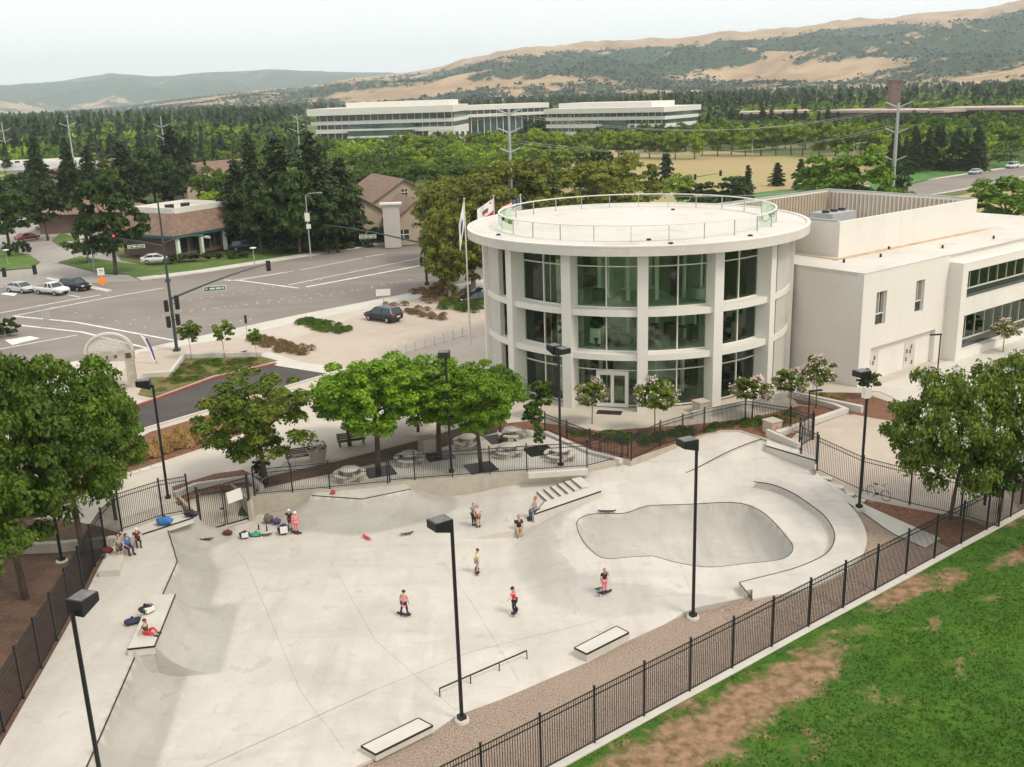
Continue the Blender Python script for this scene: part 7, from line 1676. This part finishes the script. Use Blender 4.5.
def person(px, py, rz, h, label, pose='stand', shirt='blackc', legs='jeans', long=True, head=('helmet', 'navy'), arms='down', skirt=None, z=None, pos=None, board=None, lean=0, sleeve=False):
    if pos is not None: g = Vector(pos)
    else:
        g = at(px, py, z or 0)
        if z is None:
            for _ in range(6): g = at(px, py, park_h(g.x, g.y))
    up = .12 if board is not None else 0.0
    e = empty('person', (g.x, g.y, g.z), label, 'person', None, R_(rz))
    hp = {'stand': .52, 'ride': .47, 'sit': .30, 'floor': .10, 'stride': .50}[pose]; ln = {'stand': .0, 'ride': .05, 'sit': .02, 'floor': -.03, 'stride': .03}[pose]+lean
    P = lambda x, y, z_: (x*h, y*h, z_*h+up)
    J = {'pel': [P(0, 0, hp), .075*h], 'bel': [P(ln*.3, 0, hp+.10), .068*h], 'che': [P(ln*.8, 0, hp+.22), (.085*h, .075*h)], 'nek': [P(ln, 0, hp+.325), .032*h], 'hed': [P(ln+.01, 0, hp+.37), .034*h]}
    for s_, sd in ((-1, 'r'), (1, 'l')):
        J['hip'+sd] = [P(0, s_*.055, hp-.02), .062*h]; J['sho'+sd] = [P(ln*.9, s_*.115, hp+.285), .036*h]
        if pose == 'ride': kn, an_ = P(.04, s_*.10, .26), P(-.02+.0, s_*.15, .045)
        elif pose == 'stride': kn, an_ = P(.05*s_+.03, s_*.055, .27), P(.10*s_, s_*.06, .045)
        elif pose == 'sit': kn, an_ = P(.24, s_*.08, .30), P(.25+.03*s_, s_*.07, .045)
        elif pose == 'floor': kn, an_ = P(.22, s_*.09, .17+.05*s_), P(.38, s_*.10, .04)
        else: kn, an_ = P(.01, s_*.055, .28), P(0, s_*.055, .045)
        J['kne'+sd] = [kn, .040*h]; J['ank'+sd] = [an_, .026*h]; J['toe'+sd] = [(an_[0]+.10*h, an_[1]+.01*s_*h, an_[2]-.02*h), .022*h]
        so = J['sho'+sd][0]
        el, wr = {'down': ((.0, .05, -.16), (.04, .06, -.30)), 'out': ((.03, .15, -.08), (.08, .28, -.10)), 'side': ((.04, .10, -.13), (.14, .14, -.20)), 'lap': ((.04, .04, -.16), (.18, -.01, -.22)), 'face': ((.12, .02, -.10), (.07, -.07, .10)), 'back': ((-.08, .05, -.14), (-.12, .07, -.27))}[arms if not isinstance(arms, tuple) else arms[0 if s_ < 0 else 1]]
        J['elb'+sd] = [(so[0]+el[0]*h, so[1]+s_*el[1]*h, so[2]+el[2]*h), .026*h]; J['wri'+sd] = [(so[0]+wr[0]*h, so[1]+s_*wr[1]*h, so[2]+wr[2]*h), .018*h]
        d_ = (Vector(J['wri'+sd][0])-Vector(J['elb'+sd][0])).normalized(); J['pal'+sd] = [tuple(Vector(J['wri'+sd][0])+d_*.045*h), (.022*h, .012*h)]
    Eg = [('pel', 'bel'), ('bel', 'che'), ('che', 'nek'), ('nek', 'hed')]
    for sd in 'rl': Eg += [('che', 'sho'+sd), ('sho'+sd, 'elb'+sd), ('elb'+sd, 'wri'+sd), ('wri'+sd, 'pal'+sd), ('pel', 'hip'+sd), ('hip'+sd, 'kne'+sd), ('kne'+sd, 'ank'+sd), ('ank'+sd, 'toe'+sd)]
    me = skin('body', J, Eg, 'skin_t', e); bm = bmesh.new(); bm.from_mesh(me)
    hc = Vector(J['hed'][0])+Vector((.012*h, 0, .058*h)); mt_ = Matrix.Translation(hc) @ Matrix.Diagonal((.062*h, .052*h, .072*h, 1))
    bmesh.ops.create_uvsphere(bm, u_segments=14, v_segments=10, radius=1, matrix=mt_)
    bmesh.ops.create_cone(bm, cap_ends=True, segments=6, radius1=.012*h, radius2=.004*h, depth=.03*h, matrix=Matrix.Translation(hc+Vector((.065*h, 0, -.012*h))) @ Matrix.Rotation(R_(90), 4, 'Y'))
    for s_ in (-1, 1): bmesh.ops.create_uvsphere(bm, u_segments=6, v_segments=5, radius=1, matrix=Matrix.Translation(hc+Vector((0, s_*.053*h, -.005*h))) @ Matrix.Diagonal((.012*h, .006*h, .018*h, 1)))
    for sd, s_ in (('r', -1), ('l', 1)):   # five bent fingers on each hand
        p = Vector(J['pal'+sd][0]); d_ = (p-Vector(J['wri'+sd][0])).normalized(); sx = d_.cross(Vector((1, 0, .1))).normalized(); nrm = d_.cross(sx)
        for k in range(5):
            if k < 4: b0 = p+sx*(k-1.5)*.010*h+d_*.012*h; L_ = (.036, .042, .040, .030)[k]*h; m0 = b0+d_*L_*.55; t0 = m0+(d_*.6+nrm*.6).normalized()*L_*.5
            else: b0 = p-sx*.018*h-d_*.012*h; L_ = .032*h; m0 = b0+(d_-sx).normalized()*L_*.6; t0 = m0+(d_+nrm*.3).normalized()*L_*.4
            for a_, c_, r0, r1 in ((b0, m0, .0055*h, .005*h), (m0, t0, .005*h, .0035*h)):
                q = (c_-a_); bmesh.ops.create_cone(bm, cap_ends=True, segments=6, radius1=r0, radius2=r1, depth=q.length, matrix=Matrix.Translation((a_+c_)/2) @ q.to_track_quat('Z', 'Y').to_matrix().to_4x4())
    bm.to_mesh(me); bm.free(); me.polygons.foreach_set('use_smooth', [True]*len(me.polygons)); o = bpy.data.objects.new('body', me); COL.objects.link(o); o.parent = e
    def cloth(name, keys, mt, sc_=1.22, ext=None, short=()):
        JJ = {k: [J[k][0], tuple(q*sc_ for q in J[k][1]) if isinstance(J[k][1], tuple) else J[k][1]*sc_] for k in J}
        for (k, base, t) in short: JJ[k] = [tuple(Vector(J[base][0]).lerp(Vector(J[k][0]), t)), JJ[k][1]]
        ed = [e_ for e_ in Eg if e_[0] in keys and e_[1] in keys]; m_ = skin(name, JJ, ed, mt, e); o = bpy.data.objects.new(name, m_); COL.objects.link(o); o.parent = e
    cloth('shirt', {'pel', 'bel', 'che', 'shor', 'shol', 'elbr', 'elbl'} | ({'wrir', 'wril'} if sleeve else set()), shirt, 1.2, short=() if sleeve else (('elbr', 'shor', .7), ('elbl', 'shol', .7)))
    if skirt: b = MB(); b.lathe([(.075*h, 0), (.12*h, -.14*h)], 14, (J['pel'][0][0], 0, J['pel'][0][2]+.02*h)); b.build('skirt', M[skirt], e, smooth=True)
    cloth('trousers' if long else 'shorts', {'pel', 'hipr', 'hipl', 'kner', 'knel'} | ({'ankr', 'ankl'} if long else set()), legs, 1.24, short=() if long else (('kner', 'hipr', .85), ('knel', 'hipl', .85)))
    for sd in 'rl':
        a_, t_ = Vector(J['ank'+sd][0]), Vector(J['toe'+sd][0]); c = a_.lerp(t_, .45); b = MB(); b.box((c.x, c.y, c.z-.0), (.17*h, .065*h, .055*h), 0, .8); b.build('shoe', M['shoe'], e)
    # eyes, mouth, hair or helmet
    b = MB(); 
    for s_ in (-1, 1): b.ball((hc.x+.055*h, s_*.02*h, hc.z+.004*h), .007*h, 6)
    b.build('eyes', M['hair'], e); b = MB(); b.box((hc.x+.056*h, 0, hc.z-.036*h), (.006*h, .024*h, .006*h)); b.build('mouth', M['mouth'], e)
    kind, mt = head; R1 = .074*h if kind == 'helmet' else .066*h; prof = [(R1*math.sin(t), R1*1.08*math.cos(t)) for t in np.linspace(0, 1.75 if kind == 'hair' else 1.6, 7)]
    b = MB(); b.lathe(prof, 14, (hc.x-.012*h, 0, hc.z+.008*h)); 
    if kind == 'helmet': b.lathe([(R1*1.0, 0), (R1*1.1, -.004*h), (R1*.9, -.01*h)], 14, (hc.x-.008*h, 0, hc.z+.01*h))
    b.build(kind, M[mt], e, smooth=True)
    if board is not None:
        bd = sboard(px, py, rz+90, board[0], board[1], tilt=board[2] if len(board) > 2 else 0); bd.location = (g.x, g.y, g.z)
    return e
person(404.5, 616, 70, 1.32, 'girl in pink top and skirt with navy helmet riding a skateboard, seen from behind', 'ride', 'pinkc', 'blackc', True, ('helmet', 'navy'), 'down', 'pinkc', board=('black skateboard under the girl in pink', 'black'))
person(515, 614, 165, 1.42, 'boy in red shirt and black trousers riding a skateboard with one arm out', 'ride', 'red', 'blackc', True, ('helmet', 'blackc'), ('side', 'out'), board=('grey skateboard under the boy in red', 'steel', -4))
person(477, 573, 5, 1.38, 'child in yellow shirt and grey shorts on a skateboard with dark hair', 'ride', 'yellowc', 'greyc', False, ('hair', 'hair'), 'down', board=('dark skateboard under the child in yellow', 'wood', -4))
person(604.5, 594, -70, 1.30, 'girl in black top and pink striped leggings standing with a hand at her face', 'stand', 'blackc', 'pinkc', True, ('hair', 'hair_red'), ('down', 'face'), board=('dark skateboard under the girl in black top', 'black'))
sboard(599, 590, 130, 'second dark skateboard tipped up beside the girl in black top', 'wood', tilt=25)
person(474, 525, -60, 1.42, 'child in dark clothes standing behind the one in the white shirt', 'stand', 'tealc', 'blackc', True, ('hair', 'hair_red'), ('face', 'down')); person(478.5, 526.5, -100, 1.45, 'child in white shirt and brown shorts standing on the plateau', 'stand', 'palec', 'brownc', False, ('helmet', 'greyc'), 'lap')
g = at(519, 529, .42); person(0, 0, -85, 1.70, 'person in black shirt and khaki trousers sitting on the plateau edge', 'sit', 'blackc', 'khaki', True, ('hair', 'hair_red'), 'lap', pos=(g.x, g.y+.1, -.06))
g = at(535, 513, .9); person(0, 0, -150, 1.72, 'bald adult in pale shirt and jeans sitting on the end of the sloping ledge', 'sit', 'palec', 'jeans', True, ('hair', 'hair_red'), 'lap', pos=(g.x+.1, g.y+.35, .46))
person(296.5, 532, -60, 1.32, 'child in pink with white helmet standing by the bags', 'stand', 'pinkc', 'pinkc', True, ('helmet', 'white'), 'down'); sboard(297, 534, -20, 'dark skateboard under the feet of the child in pink', 'black')
person(290.5, 529, -90, 1.28, 'child in black shirt with white helmet and red knee pads by the backpack', 'stand', 'blackc', 'dred', False, ('helmet', 'white'), 'side')
g = at(150, 634, 1.66); person(0, 0, -10, 1.30, 'child in dark green top and red trousers sitting on the white ledge', 'floor', 'olive_cl', 'red', True, ('helmet', 'dred'), 'back', pos=(g.x-.15, g.y, 1.66))
g = at(147, 612, 1.66); bag(0, 0, 'black', '', .1) if 0 else None; e = bag(147, 612, 'black', 'black helmet bag lying on the white ledge behind the seated child', .75, .35, .55, z=1.66, rz=40, white=True)
person(121, 560, -60, 1.6, 'adult in blue shirt and olive shorts bending over at the left fence', 'stand', 'tealc', 'olive_cl', False, ('hair', 'hair'), 'lap', z=1.3, lean=.08)
g = at(128, 553, 1.3); person(0, 0, -40, 1.5, 'person in bright blue shirt sitting on the seat block by the left fence', 'sit', 'blue', 'navy', True, ('hair', 'hair'), 'lap', pos=(g.x, g.y, 1.30))
g = at(138, 545, 1.3); person(0, 0, -60, 1.35, 'child in red and black top with white helmet sitting beside the one in blue', 'sit', 'dred', 'blackc', True, ('helmet', 'white'), 'lap', pos=(g.x, g.y, 1.30))

# ============================================================ light, sky, haze
w = bpy.data.worlds.new('World'); sc.world = w; w.use_nodes = True; nt = w.node_tree; L = nt.links; bg = nt.nodes['Background']
sky = nt.nodes.new('ShaderNodeTexSky'); sky.sky_type = 'NISHITA'; sky.sun_disc = False; SE, SA = R_(52), R_(125)
sky.sun_elevation = SE; sky.sun_rotation = SA; sky.dust_density = 4; sky.air_density = 1.0
bg.inputs['Strength'].default_value = .08
tc = nt.nodes.new('ShaderNodeTexCoord'); nz = nt.nodes.new('ShaderNodeTexNoise'); nz.inputs['Scale'].default_value = 1.6; nz.inputs['Detail'].default_value = 5; mp = nt.nodes.new('ShaderNodeMapping'); mp.inputs['Scale'].default_value = (1, 1, 3.5)
L.new(tc.outputs['Generated'], mp.inputs['Vector']); L.new(mp.outputs['Vector'], nz.inputs['Vector'])
cr_ = nt.nodes.new('ShaderNodeValToRGB'); cr_.color_ramp.elements[0].position = .3; cr_.color_ramp.elements[0].color = (10.4, 10.5, 10.4, 1); cr_.color_ramp.elements[1].position = .7; cr_.color_ramp.elements[1].color = (11.6, 11.5, 11.2, 1)
L.new(nz.outputs['Fac'], cr_.inputs['Fac']); mx = nt.nodes.new('ShaderNodeMix'); mx.data_type = 'RGBA'; mx.inputs['Factor'].default_value = .88
L.new(sky.outputs['Color'], mx.inputs['A']); L.new(cr_.outputs['Color'], mx.inputs['B']); L.new(mx.outputs['Result'], bg.inputs['Color'])
sl = bpy.data.lights.new('sun', 'SUN'); sl.energy = 1.5; sl.angle = R_(15); sl.color = (1, .90, .76); so = bpy.data.objects.new('sun', sl); COL.objects.link(so)
dv = Vector((math.sin(SA)*math.cos(SE), math.cos(SA)*math.cos(SE), math.sin(SE))); so.rotation_euler = dv.to_track_quat('Z', 'Y').to_euler()
hm = bpy.data.materials.new('haze_air'); hm.use_nodes = True; nt = hm.node_tree; nt.nodes.remove(nt.nodes['Principled BSDF']); pv = nt.nodes.new('ShaderNodeVolumePrincipled'); pv.inputs['Color'].default_value = (.80, .92, 1.0, 1); pv.inputs['Density'].default_value = 1.1e-4; pv.inputs['Anisotropy'].default_value = .2
nt.links.new(pv.outputs[0], nt.nodes['Material Output'].inputs['Volume'])
if HAZE:
    b = MB(); b.box((0, 4700, 232), (20000, 11000, 476)); o = b.build('haze', hm); o['kind'] = 'stuff'; o['label'] = 'thin summer haze over the valley'
    o.visible_shadow = True
sc.view_settings.view_transform = 'Standard'; sc.view_settings.look = 'None'; sc.view_settings.gamma = 1; sc.view_settings.exposure = EXPO; sc.view_settings.use_curve_mapping = False
sc.cycles.volume_bounces = 2; sc.cycles.transparent_max_bounces = 12; sc.cycles.max_bounces = 6
print('objects', len(bpy.data.objects), 'faces', sum(len(m.polygons) for m in bpy.data.meshes))
